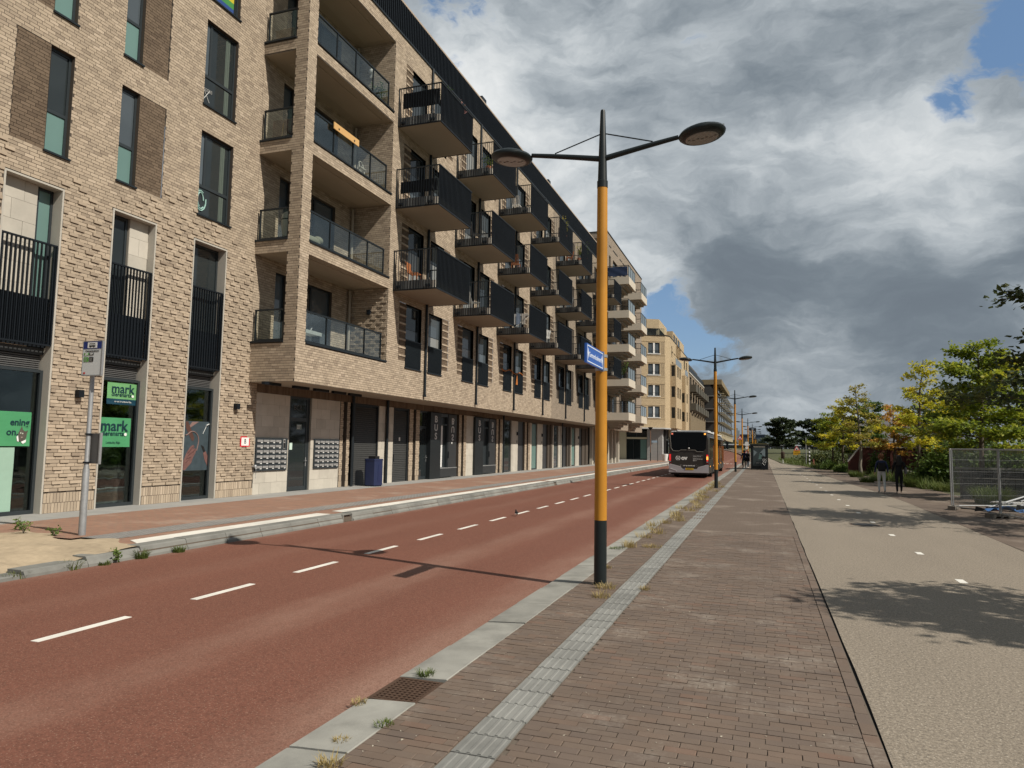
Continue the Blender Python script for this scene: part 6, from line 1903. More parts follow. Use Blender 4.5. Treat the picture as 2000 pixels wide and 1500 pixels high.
m = MB().prism([(8.2, 73.6, 2.5), (17.4, 73.6, 2.5), (17.4, 79, 4.9), (8.2, 79, 4.9)], (0, 0, 0.12)); m.build('roof', M('roof_slate', (0.10, 0.10, 0.105), 0.7, var=0.12), b6)
m = MB().prism([(8.2, 84.4, 2.5), (17.4, 84.4, 2.5), (17.4, 79, 4.9), (8.2, 79, 4.9)], (0, 0, 0.12)); m.build('roof', M('roof_slate', (0.10, 0.10, 0.105), 0.7, var=0.12), b6)
tag(MB().box(8.0, 12.5, 60.3, 61.2, 0, 0.5).build('concrete_ledge', concrete), 'pale concrete ledge in front of the red ramp wall', 'ledge')
t = thing('garden_wall', 'graffitied pale low wall in the undergrowth left of the ramp wall', 'wall', (8, 97, 0), world_kids=True)
MB().box(6.6, 9.4, 97, 97.3, 0, 1.1).build('wall', concrete, t)
for i in range(5): MB().tube([(6.8 + i * 0.45, 96.98, 0.5), (6.95 + i * 0.45, 96.98, 0.9), (7.1 + i * 0.45, 96.98, 0.45), (7.2 + i * 0.45, 96.98, 0.8)], 0.035, 5).build('graffiti_stroke', M('spray_%s' % ('pink' if i % 2 else 'ink'), (0.45, 0.15, 0.25) if i % 2 else (0.06, 0.06, 0.09), 0.6), t)

woods = leaf_mat('leaf_woods', ((0.0, (0.028, 0.042, 0.026)), (0.6, (0.045, 0.06, 0.035)), (1.0, (0.065, 0.075, 0.045))), 0.2)
rgw = np.random.default_rng(8)
nw = 14000
wx = rgw.uniform(-30, 150, nw)
top = 4.2 + 1.6 * np.sin(wx * 0.11) + 1.2 * np.sin(wx * 0.31 + 1) + 0.8 * np.sin(wx * 0.9)
Pw = np.stack([wx, rgw.uniform(332, 350, nw), 0.5 + (top + 1.2) * rgw.uniform(0, 1, nw) ** 0.8], 1)
WOODS = (Pw, woods, rgw)

# ================================================================== TREES AND UNDERGROWTH
leaf_yel = leaf_mat('leaf_yellow', ((0.0, (0.24, 0.27, 0.028)), (0.35, (0.43, 0.42, 0.033)), (0.8, (0.60, 0.52, 0.035)), (1.0, (0.62, 0.40, 0.045))))
leaf_grn = leaf_mat('leaf_yellow_green', ((0.0, (0.10, 0.145, 0.022)), (0.45, (0.20, 0.26, 0.03)), (0.8, (0.38, 0.39, 0.035)), (1.0, (0.48, 0.34, 0.045))))
leaf_olv = leaf_mat('leaf_olive', ((0.0, (0.19, 0.20, 0.035)), (0.5, (0.32, 0.30, 0.045)), (1.0, (0.42, 0.30, 0.07))))
leaf_org = leaf_mat('leaf_orange', ((0.0, (0.34, 0.25, 0.035)), (0.5, (0.55, 0.33, 0.05)), (1.0, (0.62, 0.30, 0.09))))
leaf_dkg = leaf_mat('leaf_dark', ((0.0, (0.035, 0.052, 0.016)), (0.6, (0.065, 0.085, 0.024)), (1.0, (0.16, 0.16, 0.036))), 0.3)
leaf_blu = leaf_mat('leaf_far', ((0.0, (0.030, 0.048, 0.022)), (0.6, (0.050, 0.070, 0.030)), (1.0, (0.075, 0.09, 0.038))), 0.2)
leaf_bsh = leaf_mat('leaf_bush', ((0.0, (0.05, 0.095, 0.02)), (0.5, (0.10, 0.165, 0.032)), (1.0, (0.18, 0.235, 0.05))), 0.35)
blade_g = leaf_mat('blade_green', ((0.0, (0.06, 0.095, 0.022)), (0.6, (0.12, 0.16, 0.04)), (1.0, (0.20, 0.21, 0.07))), 0.3)
blade_d = leaf_mat('blade_dry', ((0.0, (0.26, 0.20, 0.08)), (0.6, (0.42, 0.33, 0.15)), (1.0, (0.52, 0.43, 0.22))), 0.3)
bark = M('bark', (0.085, 0.068, 0.05), 0.9, var=0.35, scale=14.0, bump=0.8, bscale=60)
bark_pale = M('bark_pale', (0.17, 0.15, 0.12), 0.9, var=0.35, scale=14.0, bump=0.8, bscale=60)


def leaf_quads(name, P, D_, size, mat, rg, flat_=0.35):
    """one pointed four-corner leaf at each point, mostly level"""
    n = len(P)
    nr = rg.normal(0, 1, (n, 3)); nr[:, 2] = np.abs(nr[:, 2]) + flat_ * 2
    nr /= np.linalg.norm(nr, axis=1)[:, None]
    t = rg.normal(0, 1, (n, 3)) + D_ * 0.8
    t -= (t * nr).sum(1)[:, None] * nr
    t /= np.linalg.norm(t, axis=1)[:, None]
    b = np.cross(nr, t)
    s = size * rg.uniform(0.65, 1.35, n)[:, None]
    V = np.stack([P, P + t * s * 0.55 + b * s * 0.36 - nr * s * 0.06, P + t * s * 1.15, P + t * s * 0.5 - b * s * 0.34 - nr * s * 0.05], 1)
    return np_mesh(name, V.reshape(-1, 3), np.arange(n * 4).reshape(-1, 4), mat)


def tree(label, x, y, h, h0, spread, leafm, seed, n_limb=26, leaves=6000, size=0.13, barkm=None, lean=(0, 0), cat='tree', name='street_tree', group=None, shape='cone', dens=None, rmul=1.0, clear=0.0):
    rg = np.random.default_rng(seed)
    t = thing(name, label, cat, (x, y, rise(y) - 0.02), group=group)
    m = MB()
    top = [(lean[0] * (i / 8) ** 2 + rg.normal(0, 0.03) * (i > 0), lean[1] * (i / 8) ** 2 + rg.normal(0, 0.03) * (i > 0), h * i / 8) for i in range(9)]
    r0 = (0.055 + h * 0.009) * rmul
    m.tube(top, [r0 * (1.25 if i == 0 else 1) * (1 - i / 8.6) + 0.008 for i in range(9)], 9)
    tp = np.array(top)
    tw = []
    for i in range(n_limb):
        f = (i + rg.uniform(0, 0.9)) / n_limb
        z = h0 + (h * 0.97 - h0) * f
        base = np.array([np.interp(z, tp[:, 2], tp[:, 0]), np.interp(z, tp[:, 2], tp[:, 1]), z])
        az = i * 2.4 + rg.uniform(-0.5, 0.5)
        if shape == 'cone': L = spread * (1.0 - 0.72 * f ** 1.2) * rg.uniform(0.65, 1.1) * (0.75 if f < 0.06 else 1)
        else: L = spread * math.sqrt(max(0.05, 1 - (1.7 * f - 0.75) ** 2)) * rg.uniform(0.7, 1.1)
        up = 0.10 + 0.55 * f if shape == 'cone' else 0.25 + 0.4 * f
        dv = np.array([math.cos(az), math.sin(az), up]); pts = [base]
        nseg = 6
        for s in range(nseg):
            dv2 = dv + rg.normal(0, 0.16, 3); dv2[2] = dv2[2] * (1 - 0.45 * s / nseg) - 0.03 * s
            pts.append(pts[-1] + dv2 / np.linalg.norm(dv2) * L / nseg)
        r1 = max(0.010, r0 * 0.34 * (1 - 0.6 * f))
        m.tube(pts, [r1 * (1 - s / (nseg + 0.6)) for s in range(nseg + 1)], 5, cap=False)
        for s in range(2, nseg + 1):
            for q in range(3 if L > 0.8 else 2):
                a2 = az + rg.uniform(-1.3, 1.3)
                l2 = L * rg.uniform(0.14, 0.30)
                e = pts[s] + np.array([math.cos(a2), math.sin(a2), rg.uniform(-0.1, 0.35)]) * l2
                m.tube([pts[s], (pts[s] + e) / 2 + rg.normal(0, 0.02, 3), e], [r1 * 0.4, r1 * 0.3, 0.004], 4, cap=False)
                tw.append((pts[s], e, L, f))
    m.build('trunk', barkm or bark, t, smooth=60)
    w = np.array([np.linalg.norm(b - a) for a, b, L, f in tw]); w = w / w.sum()
    idx = rg.choice(len(tw), leaves, p=w)
    A = np.array([tw[i][0] for i in idx]); B = np.array([tw[i][1] for i in idx])
    u = rg.uniform(0.1, 1.12, (leaves, 1))
    P = A + (B - A) * u + rg.normal(0, 1, (leaves, 3)) * np.array([0.12, 0.12, 0.07]) * (1 + spread * 0.1)
    link('crown', leaf_quads('crown', P, (B - A) / np.linalg.norm(B - A, axis=1)[:, None], size, leafm, rg), t)
    return t


G = 'young street trees along the path'
tree('dark street tree reaching in at the right edge of the view', 8.4, 21.8, 8.0, 2.4, 3.4, leaf_dkg, 3, 30, 8000, 0.15, group=G)
tree('full yellow green street tree standing behind the wire fence', 8.5, 34.1, 6.5, 1.9, 2.6, leaf_grn, 14, 30, 12500, 0.15, group=G)
tree('bright yellow street tree with an open crown beside the two walkers', 8.05, 44.5, 7.0, 1.9, 2.1, leaf_yel, 5, 22, 4300, 0.15, lean=(0.4, 0), group=G)
tree('thin olive street tree left of the two walkers', 6.67, 56.9, 6.7, 2.2, 1.75, leaf_olv, 6, 22, 3200, 0.15, barkm=bark_pale, lean=(-0.3, 0), group=G)
tree('small orange leaved street tree in front of the red ramp wall', 9.3, 60.0, 5.4, 1.7, 1.6, leaf_org, 7, 18, 3000, 0.16, group=G)
tree('olive yellow street tree second in the row from the striped post', 6.75, 69.5, 6.5, 2.0, 1.9, leaf_yel, 8, 22, 4200, 0.16, group=G)
tree('wide low yellow green street tree nearest the striped post', 6.4, 76.0, 5.6, 1.7, 2.5, leaf_grn, 9, 24, 6500, 0.17, group=G)
tree('street tree out of view whose crown shades the near cycle path', 8.6, 8.2, 7.8, 2.3, 3.0, leaf_grn, 12, 30, 9000, 0.15, group=G)
link('far_woods', leaf_quads('far_woods', WOODS[0], WOODS[2].normal(0, 1, WOODS[0].shape), 1.1, WOODS[1], WOODS[2], 0.1), kind='stuff')
# background trees
for (x, y, h, sp, sd, lb) in ((4.5, 190, 8.6, 3.6, 21, 'dark broad tree by the path end, the leftmost far tree'), (12.0, 196, 8.4, 4.2, 22, 'dark far tree right of the broad one'), (19.0, 200, 8.0, 4.4, 23, 'dark far tree behind the yellow sign'), (26.0, 192, 8.6, 4.4, 24, 'dark far tree behind the striped post'), (36, 190, 9, 5, 25, 'dark far tree behind the olive street trees')):
    tree(lb, x, y, h, 1.6, sp, leaf_blu, sd, 26, 7500, 0.5, name='far_tree', shape='round', group='dark trees beyond the grass')
tree('tall dark green tree behind the olive tree and the ramp wall', 8.4, 66.0, 6.2, 0.5, 1.5, leaf_bsh, 31, 26, 5000, 0.2, name='garden_tree', shape='round', group='green trees behind the row')
tree('big green tree behind the full yellow green tree', 13.5, 47.0, 7.2, 1.2, 3.6, leaf_grn, 32, 28, 9000, 0.19, name='garden_tree', shape='round', group='green trees behind the row')
tree('green tree behind the fence at the right edge', 17.0, 42.0, 7.6, 1.2, 3.8, leaf_grn, 33, 28, 9000, 0.19, name='garden_tree', shape='round', group='green trees behind the row')
tree('dark tree in the gap between yellow tree and full tree', 13.0, 60.0, 6.3, 1.0, 3.0, leaf_dkg, 34, 26, 6000, 0.2, name='garden_tree', shape='round', group='green trees behind the row')


def bush(label, x, y, rx, ry, h, mat, n, size, seed, name='bush', group=None):
    rg = np.random.default_rng(seed)
    t = thing(name, label, 'bush', (x, y, rise(y)), group=group)
    m = MB()
    for i in range(14):
        a = rg.uniform(0, 6.28); r = rg.uniform(0.3, 0.9)
        e = (rx * r * math.cos(a), ry * r * math.sin(a), h * rg.uniform(0.6, 1.0) * (1 - 0.3 * r))
        m.tube([(e[0] * 0.1, e[1] * 0.1, 0), (e[0] * 0.5, e[1] * 0.5, e[2] * 0.6), e], [0.02, 0.014, 0.005], 5)
    m.build('stems', bark, t)
    k = 46
    C = rg.normal(0, 1, (k, 3)); C /= np.linalg.norm(C, axis=1)[:, None]; C *= rg.uniform(0.45, 0.95, (k, 1)); C[:, 2] = np.abs(C[:, 2])
    idx = rg.integers(0, k, n)
    P = C[idx] + rg.normal(0, 0.17, (n, 3))
    P = P * np.array([rx, ry, h * 0.88]); P[:, 2] = np.abs(P[:, 2]) + 0.03
    link('foliage', leaf_quads('foliage', P, rg.normal(0, 1, (n, 3)), size, mat, rg, 0.3), t)
    return t


GB = 'shrubs in the verge behind the trees'
bush('large green shrub directly left of the wire fence', 9.6, 44.0, 1.9, 1.8, 2.7, leaf_bsh, 8500, 0.15, 41, group=GB)
bush('green shrub behind the left fence panel', 11.8, 40.0, 2.2, 1.8, 2.9, leaf_bsh, 8000, 0.16, 42, group=GB)
bush('green shrub behind the right fence panel', 14.6, 36.0, 2.6, 2.0, 3.0, leaf_bsh, 8000, 0.17, 43, group=GB)
bush('climbing green shrub against the red ramp wall', 8.35, 61.0, 0.75, 0.6, 2.1, leaf_bsh, 2600, 0.14, 44, group=GB)
bush('green shrub right of the ramp wall', 12.4, 58.0, 2.0, 1.6, 2.4, leaf_bsh, 5000, 0.17, 45, group=GB)
bush('low round bush at the foot of the yellow green tree by the post', 6.1, 75.0, 0.8, 0.8, 1.0, leaf_bsh, 2200, 0.11, 46, group=GB)
bush('low bush at the foot of the second olive tree', 6.6, 68.6, 0.9, 0.8, 0.8, leaf_bsh, 2200, 0.11, 47, group=GB)
bush('dense scrub at the back of the far grass', 9.0, 100, 5.0, 3.0, 1.9, leaf_dkg, 6000, 0.25, 48, group=GB)
bush('scrub behind the striped post', 7.5, 92.5, 2.8, 2.0, 1.7, leaf_dkg, 5000, 0.2, 49, group=GB)
bush('scrub far right of the grass slope', 15, 112, 7.0, 4.0, 2.6, leaf_dkg, 6500, 0.3, 50, group=GB)


def tuft(label, x, y, z, r, h, n, mat, seed, name='grass_tuft', cat='grass tuft', group=None, width=0.007, centers=None):
    rg = np.random.default_rng(seed)
    V = np.zeros((n, 8, 3))
    a = rg.uniform(0, 6.283, n); rr = r * np.sqrt(rg.uniform(0, 1, n)) * 0.55
    b = np.stack([rr * np.cos(a), rr * np.sin(a), np.zeros(n)], 1)
    if centers is not None: b = b + centers[rg.integers(0, len(centers), n)]
    out = a + rg.normal(0, 0.6, n)
    ln = h * rg.uniform(0.5, 1.15, n); ben = rg.uniform(0.3, 1.15, n)
    d = np.stack([np.cos(out), np.sin(out), np.zeros(n)], 1)
    s = np.stack([-np.sin(out), np.cos(out), np.zeros(n)], 1) * width
    up = np.array([0, 0, 1.0])
    for k, f in enumerate((0, 0.4, 0.75, 1.0)):
        c = b + d * (ln * ben * f ** 1.8)[:, None] * 0.8 + up * (ln * (f - 0.28 * ben * f ** 2))[:, None]
        w = (1 - f * 0.85)
        V[:, k * 2] = c - s * w; V[:, k * 2 + 1] = c + s * w
    q = np.array([(0, 1, 3, 2), (2, 3, 5, 4), (4, 5, 7, 6)])
    Q = (np.arange(n)[:, None, None] * 8 + q[None]).reshape(-1, 4)
    return link(name, np_mesh(name, V.reshape(-1, 3), Q, mat), None, loc=(x, y, z), label=label, cat=cat, group=group)


GW = 'weeds along the near kerb'
for i, (lb, x, y, r, h, n, mt) in enumerate((
        ('dry straw tuft at the foot of the nearest lamp', -2.02, 9.62, 0.24, 0.087, 110, blade_d), ('dry tuft on the tile edge just in front of the nearest lamp', -1.96, 9.05, 0.22, 0.081, 90, blade_d),
        ('small straw tuft on the right side of the ribbed tiles by the lamp', -1.52, 9.75, 0.14, 0.068, 50, blade_d), ('tall straw tuft on the kerb beyond the lamp', -2.42, 13.7, 0.25, 0.161, 130, blade_d),
        ('flat straw weeds between kerb and tiles beyond the lamp', -2.02, 13.9, 0.35, 0.074, 140, blade_d), ('flat green weed on the kerb beyond the lamp', -2.62, 13.5, 0.26, 0.043, 120, blade_g),
        ('green tuft growing at the back of the gully grate', -2.66, 5.50, 0.13, 0.062, 110, blade_g), ('small brown weed on the road edge before the grate', -2.84, 4.75, 0.10, 0.043, 60, blade_d),
        ('dry weed on the kerb joint in the foreground', -2.58, 4.12, 0.09, 0.037, 50, blade_d), ('straw tuft at the bottom edge of the view', -2.42, 3.76, 0.14, 0.074, 80, blade_d),
        ('green weed on the pavement edge in the foreground', -2.44, 4.42, 0.12, 0.031, 60, blade_g), ('dry tuft half hidden behind the nearest lamp', -2.35, 11.2, 0.16, 0.062, 70, blade_d))):
    tuft(lb, x, y, -0.02 if x < -2.45 else 0.0, r, h, n, mt, 60 + i, group=GW, width=0.005)
cen = np.array([(rnd.uniform(-2.55, -1.92), 15.5 + i * 0.75 + rnd.uniform(-.3, .3), 0) for i in range(36)])
tuft(None, 0, 0, 0, 0.34, 0.15, 2000, blade_d, 90, name='kerb_weeds', cat=None, width=0.007, centers=cen)['kind'] = 'stuff'
GF = 'green weeds along the far kerb'
for i, (lb, x, y, r, h, n) in enumerate((('thick green grass tuft at the far kerb foot, the right of the two', -9.62, 9.95, 0.16, 0.13, 130), ('thick green grass tuft at the far kerb foot, the left of the two', -9.68, 9.2, 0.20, 0.17, 150),
                                         ('flat green weed at the kerb foot left of the grass tufts', -9.68, 8.5, 0.18, 0.08, 120), ('wispy green weed where the kerb sinks into the sand', -9.76, 8.0, 0.22, 0.16, 70), ('pale weed at the sunken end of the kerb', -9.8, 7.2, 0.25, 0.12, 60))):
    tuft(lb, x, y, -0.06, r, h, n, blade_g, 120 + i, group=GF, width=0.007)


def sprig(label, x, y, z, h, n, seed):
    rg = np.random.default_rng(seed)
    t = thing('sand_weed', label, 'weed', (x, y, z), group='leafy weeds in the sand')
    m = MB(); P = []
    for i in range(6):
        a = rg.uniform(0, 6.28); e = np.array([math.cos(a) * h * 0.5, math.sin(a) * h * 0.5, h * rg.uniform(0.6, 1)])
        m.tube([(0, 0, 0), tuple(e * 0.5 + [0, 0, h * 0.1]), tuple(e)], [0.006, 0.005, 0.002], 5)
        P += [e * f + rg.normal(0, 0.025, 3) for f in rg.uniform(0.3, 1.05, n // 6)]
    m.build('stems', bark_pale, t)
    P = np.array(P)
    link('foliage', leaf_quads('foliage', P, rg.normal(0, 1, P.shape), 0.045, leaf_bsh, rg, 0.2), t)


sprig('bushy leafy weed at the back of the sand, the leftmost', -13.35, 9.85, 0.14, 0.21, 90, 1)
sprig('tall two stemmed weed in the middle of the sand', -12.75, 9.45, 0.15, 0.25, 70, 2)
sprig('sprawling weed in the sand nearest the bus stop pole', -12.05, 9.5, 0.14, 0.15, 70, 3)
sprig('small leafy weed at the far kerb foot between grass tufts', -9.70, 8.75, -0.05, 0.18, 80, 4)

# verge grass: clumps at the tree feet, meadow behind
rg_ = np.random.default_rng(77)
for i, (lb, x, y, r, h, n) in enumerate((('tall grass clump round the foot of the bright yellow tree', 7.9, 43.4, 1.3, 0.65, 1500), ('grass clump behind the two walkers', 6.9, 50.5, 0.9, 0.5, 700),
                                         ('grass clump at the foot of the thin olive tree', 6.3, 56.5, 0.8, 0.55, 650), ('grass clump left of the person in black', 5.9, 47.8, 0.7, 0.45, 500),
                                         ('flowering grass clump inside the left fence panel', 8.0, 31.0, 1.0, 0.75, 900), ('grass clump at the fence corner', 8.6, 40.0, 1.3, 0.5, 900))):
    tuft(lb, x, y, 0.0, r, h, n, blade_g, 140 + i, name='grass_clump', group='grass clumps in the verge', width=0.012)
n = 26000
P = np.stack([rg_.uniform(0, 1, n), rg_.uniform(0, 1, n), np.zeros(n)], 1)
yy = 41 + 90 * P[:, 1] ** 1.3
x0 = np.array([max(6.9, 7.6 - max(0, y - 55) * 0.01) if y < 76 else xr(y) + 0.9 for y in yy])
xx = x0 + P[:, 0] ** 1.4 * (9 + (yy - 41) * 0.25)
zz = np.array([rise(y) for y in yy])
a = rg_.uniform(0, 6.283, n); h = rg_.uniform(0.15, 0.6, n) * rg_.uniform(0.5, 1.3, n); s = np.stack([np.cos(a), np.sin(a), np.zeros(n)], 1) * 0.03
b = np.stack([xx, yy, zz], 1); tip = b + np.stack([rg_.normal(0, 0.15, n), rg_.normal(0, 0.15, n), h], 1)
V = np.stack([b - s, b + s, tip + s * 0.15, tip - s * 0.15], 1)
link('verge_grass', np_mesh('verge_grass', V.reshape(-1, 3), np.arange(n * 4).reshape(-1, 4), blade_g), kind='stuff')
# litter of dry bits and grit on the paving
n = 420
P = np.stack([rg_.uniform(-2.4, 0.6, n), rg_.uniform(3.4, 13, n), np.full(n, 0.004)], 1)
link('paving_grit', leaf_quads('paving_grit', P, rg_.normal(0, 1, (n, 3)), 0.014, M('grit', (0.40, 0.36, 0.29), 0.9, var=0.4), rg_, 2.0), kind='stuff')

# ================================================================== PEOPLE
def skin_mesh(verts, edges, radii):
    me = bpy.data.meshes.new('body'); me.from_pydata(verts, edges, [])
    ob = bpy.data.objects.new('body', me); COL.objects.link(ob)
    sk = ob.modifiers.new('skin', 'SKIN'); sk.use_smooth_shade = True
    ss = ob.modifiers.new('sub', 'SUBSURF'); ss.levels = 2; ss.render_levels = 2
    lay = me.skin_vertices[0].data
    for i, r in enumerate(radii):
        lay[i].radius = r if hasattr(r, '__len__') else (r, r); lay[i].use_root = (i == 0)
    dg = bpy.context.evaluated_depsgraph_get()
    out = bpy.data.meshes.new_from_object(ob.evaluated_get(dg))
    bpy.data.objects.remove(ob); bpy.data.meshes.remove(me)
    return out


skin_t = M('skin', (0.42, 0.26, 0.19), 0.55, var=0.05)


def person(label, x, y, rz, top, legs, shoes, hair, hairm, stride=0.14, h=1.72, extras='', swing=0.1):
    s = h / 1.74
    t = thing('person', label, 'person', (x, y, rise(y)), rz)
    st = stride
    V = [(0, 0, .97), (0, .005, 1.12), (0, .0, 1.30), (0, .0, 1.43), (0, .01, 1.52), (0, .025, 1.62), (0, .03, 1.70)]
    Rr = [(.155, .115), (.13, .098), (.16, .112), (.11, .085), (.052, .055), (.078, .092), (.062, .078)]
    E_ = [(0, 1), (1, 2), (2, 3), (3, 4), (4, 5), (5, 6)]
    def chain(root, pts):
        p = root
        for q, r in pts: V.append(q); Rr.append(r); E_.append((p, len(V) - 1)); p = len(V) - 1
    chain(0, [((-.095, st * .15, .90), (.095, .10)), ((-.10, st * .75 + .02, .52), .062), ((-.10, st * .9, .26), .054), ((-.10, st * .8 - .02, .09), .040), ((-.105, st * .8 + .13, .035), (.040, .030))])
    chain(0, [((.095, -st * .15, .90), (.095, .10)), ((.10, -st * .35, .52), .062), ((.10, -st * 1.05, .28), .054), ((.10, -st * 1.5, .11), .040), ((.105, -st * 1.5 + .13, .04), (.040, .030))])
    for sg in (-1, 1):
        a = -sg * swing
        chain(3, [((sg * .17, .0, 1.415), .068), ((sg * .235, -.03 + a * .4, 1.16), .047), ((sg * .25, .03 + a * 1.3, .95), .035), ((sg * .252, .045 + a * 1.5, .875), (.024, .034))])
    me = skin_mesh(V, E_, Rr)
    co = np.empty(len(me.vertices) * 3); me.vertices.foreach_get('co', co)
    mb = MB(); mb.v = [tuple(c) for c in co.reshape(-1, 3)]; mb.f = [tuple(p.vertices) for p in me.polygons]
    cz = [sum(mb.v[i][2] for i in f) / len(f) for f in mb.f]; cx = [abs(sum(mb.v[i][0] for i in f) / len(f)) for f in mb.f]
    mb.mi = [0 if (zc > 1.49) else (3 if zc < 0.10 else (0 if (xc > .20 and zc < .935) else (1 if (zc > 1.0 or xc > .185) else 2))) for zc, xc in zip(cz, cx)]
    mb.cur = 0
    for sg in (-1, 1):                                                      # curled fingers, thumb, ears, nose
        a = -sg * swing; b = Vector((sg * .252, .045 + a * 1.5, .865))
        for i, ln in enumerate((.060, .068, .064, .050)):
            o = b + Vector((0, (i - 1.5) * .017, -.015))
            mb.tube([o, o + Vector((sg * .004, .004, -ln * .6)), o + Vector((-sg * .012, .008, -ln))], [.0085, .008, .0065], 6)
        mb.tube([b + Vector((-sg * .005, .028, .02)), b + Vector((-sg * .012, .05, -.005)), b + Vector((-sg * .014, .052, -.03))], [.010, .009, .007], 6)
        mb.ball((sg * .080, .02, 1.625), .012, .02, .032, 8, 6)
        mb.ball((sg * .030, .112, 1.645), .012, .008, .008, 8, 5)
    mb.ball((0, .122, 1.615), .013, .02, .024, 8, 6)
    mb.tube([(-.022, .112, 1.572), (0, .118, 1.570), (.022, .112, 1.572)], [.005, .007, .005], 6)
    mb.v = [(v[0] * s, v[1] * s, v[2] * s) for v in mb.v]
    bpy.data.meshes.remove(me)
    mb.build('body', [skin_t, top, legs, shoes], t, smooth=60)
    rg = np.random.default_rng(int(abs(x) * 100))
    m = MB()
    if hair == 'curly':
        for i in range(90):
            d = rg.normal(0, 1, 3); d /= np.linalg.norm(d)
            if d[1] > 0.45 and d[2] < 0.5: continue
            m.ball((d[0] * .105 * s, (.015 + d[1] * .11) * s, (1.665 + d[2] * .11) * s), .035, .035, .033, 6, 5)
    else:
        m.ball((0, .008 * s, 1.665 * s), .100 * s, .108 * s, .105 * s, 14, 10)
        for i in range(26):
            a = 3.14 + (i / 25.0) * 3.14
            p = Vector((math.cos(a) * .088, math.sin(a) * .085 - .005, 1.66)) * s
            ln = (0.36 if hair == 'long' else 0.10) * rg.uniform(.85, 1.1)
            m.tube([p, p + Vector((math.cos(a) * .03, math.sin(a) * .04, -ln * .5)), p + Vector((math.cos(a) * .02, math.sin(a) * .045, -ln))], [.022, .024, .010], 6)
    m.build('hair', hairm, t, smooth=60)
    return t


navy = M('cloth_navy', (0.022, 0.030, 0.075), 0.85, var=0.2, scale=8.0); blackc = M('cloth_black', (0.010, 0.010, 0.012), 0.85, var=0.2, scale=8.0)
greyc = M('cloth_pale_grey', (0.62, 0.63, 0.63), 0.85, var=0.12, scale=6.0); denim = M('cloth_denim', (0.035, 0.05, 0.075), 0.85, var=0.2, scale=8.0)
shoe_w = M('shoe_white', (0.62, 0.58, 0.54), 0.6); shoe_d = M('shoe_dark', (0.02, 0.02, 0.02), 0.6)
hair_red = M('hair_auburn', (0.17, 0.065, 0.022), 0.6, var=0.3, scale=40.0); hair_blk = M('hair_black', (0.012, 0.010, 0.009), 0.5, var=0.3, scale=40.0)
person('person with auburn curls walking away, navy jacket and pale grey trousers', 5.08, 36.3, 0.03, navy, greyc, shoe_w, 'curly', hair_red, stride=0.10)
person('person with long dark hair walking away, dressed all in black', 5.80, 36.4, -0.02, blackc, blackc, shoe_w, 'long', hair_blk, stride=-0.09, h=1.70)
person('waiting person in navy jacket beside the bus shelter, nearer the road', -1.72, 72.5, 0.5, navy, denim, shoe_d, 'short', hair_blk, stride=0.05, h=1.76)
person('waiting person in black half hidden behind the one in navy', -1.42, 74.4, 2.6, blackc, denim, shoe_w, 'short', hair_red, stride=0.04, h=1.72)
t = thing('backpack', 'small black backpack on the auburn haired walker', 'backpack', (5.08, 36.3 - 0.19, 1.2))
m = MB().prism([(-.13, -.09, -.20), (.13, -.09, -.20), (.14, .05, -.22), (-.14, .05, -.22)], (0, 0, .02)); m.prism([(-.13, -.08, -.19), (.13, -.08, -.19), (.14, .05, -.2), (-.14, .05, -.2)], (0, .015, .36)); m.build('body', blackc, t)
MB().box(-.10, .10, -.13, -.085, -.17, .02).build('pocket', blackc, t)
for sg in (-1, 1): MB().tube([(sg * .09, .05, .16), (sg * .10, .14, .22), (sg * .11, .17, .16)], .014, 6).build('strap', blackc, t)
t = thing('shoulder_bag', 'grey shoulder bag hanging on the walker in black', 'bag', (6.06, 36.35, 0.9))
m = MB().prism([(-.035, -.17, 0), (.035, -.17, 0), (.035, .17, 0), (-.035, .17, 0)], (0, 0, .28)); m.build('body', M('bag_grey', (0.16, 0.17, 0.175), 0.7, var=0.15), t)
MB().tube([(0, -.14, .27), (-.03, -.06, .46), (-.07, -.02, .54), (-.03, .06, .46), (0, .14, .27)], .012, 6).build('strap', blackc, t)
t = thing('hand_bag', 'dark bag carried by the waiting people', 'bag', (-1.42, 72.35, 0.72))
MB().box(-.22, .22, -.10, .10, 0, .28).build('body', blackc, t)
MB().tube([(-.12, 0, .28), (-.06, 0, .40), (.06, 0, .40), (.12, 0, .28)], .012, 6).build('strap', blackc, t)

t = thing('bird', 'black bird walking on the red road beside a centre dash', 'bird', (-6.45, 18.8, -0.06), 0.5)
t.scale = (0.6, 0.6, 0.6)
m = MB(); m.tube([(0, -.16, .13), (0, -.10, .145), (0, .0, .16), (0, .10, .185), (0, .14, .225), (0, .16, .265), (0, .19, .268), (0, .235, .258)], [.012, .034, .058, .052, .032, .034, .026, .003], 10)
m.tube([(0, -.10, .145), (0, -.22, .125), (0, -.30, .115)], [.02, .022, .012], 6)
m.tube([(-.022, .01, .12), (-.024, .0, .06), (-.024, .01, .004), (-.026, .05, .004)], [.012, .006, .005, .003], 5).tube([(.022, .01, .12), (.024, .04, .06), (.024, .05, .004), (.026, .09, .004)], [.012, .006, .005, .003], 5)
m.build('body', blackc, t, smooth=60)
for sg in (-1, 1): MB().ball((sg * .056, -.03, .165), .012, .12, .04, 10, 6).build('wing', blackc, t, smooth=60)

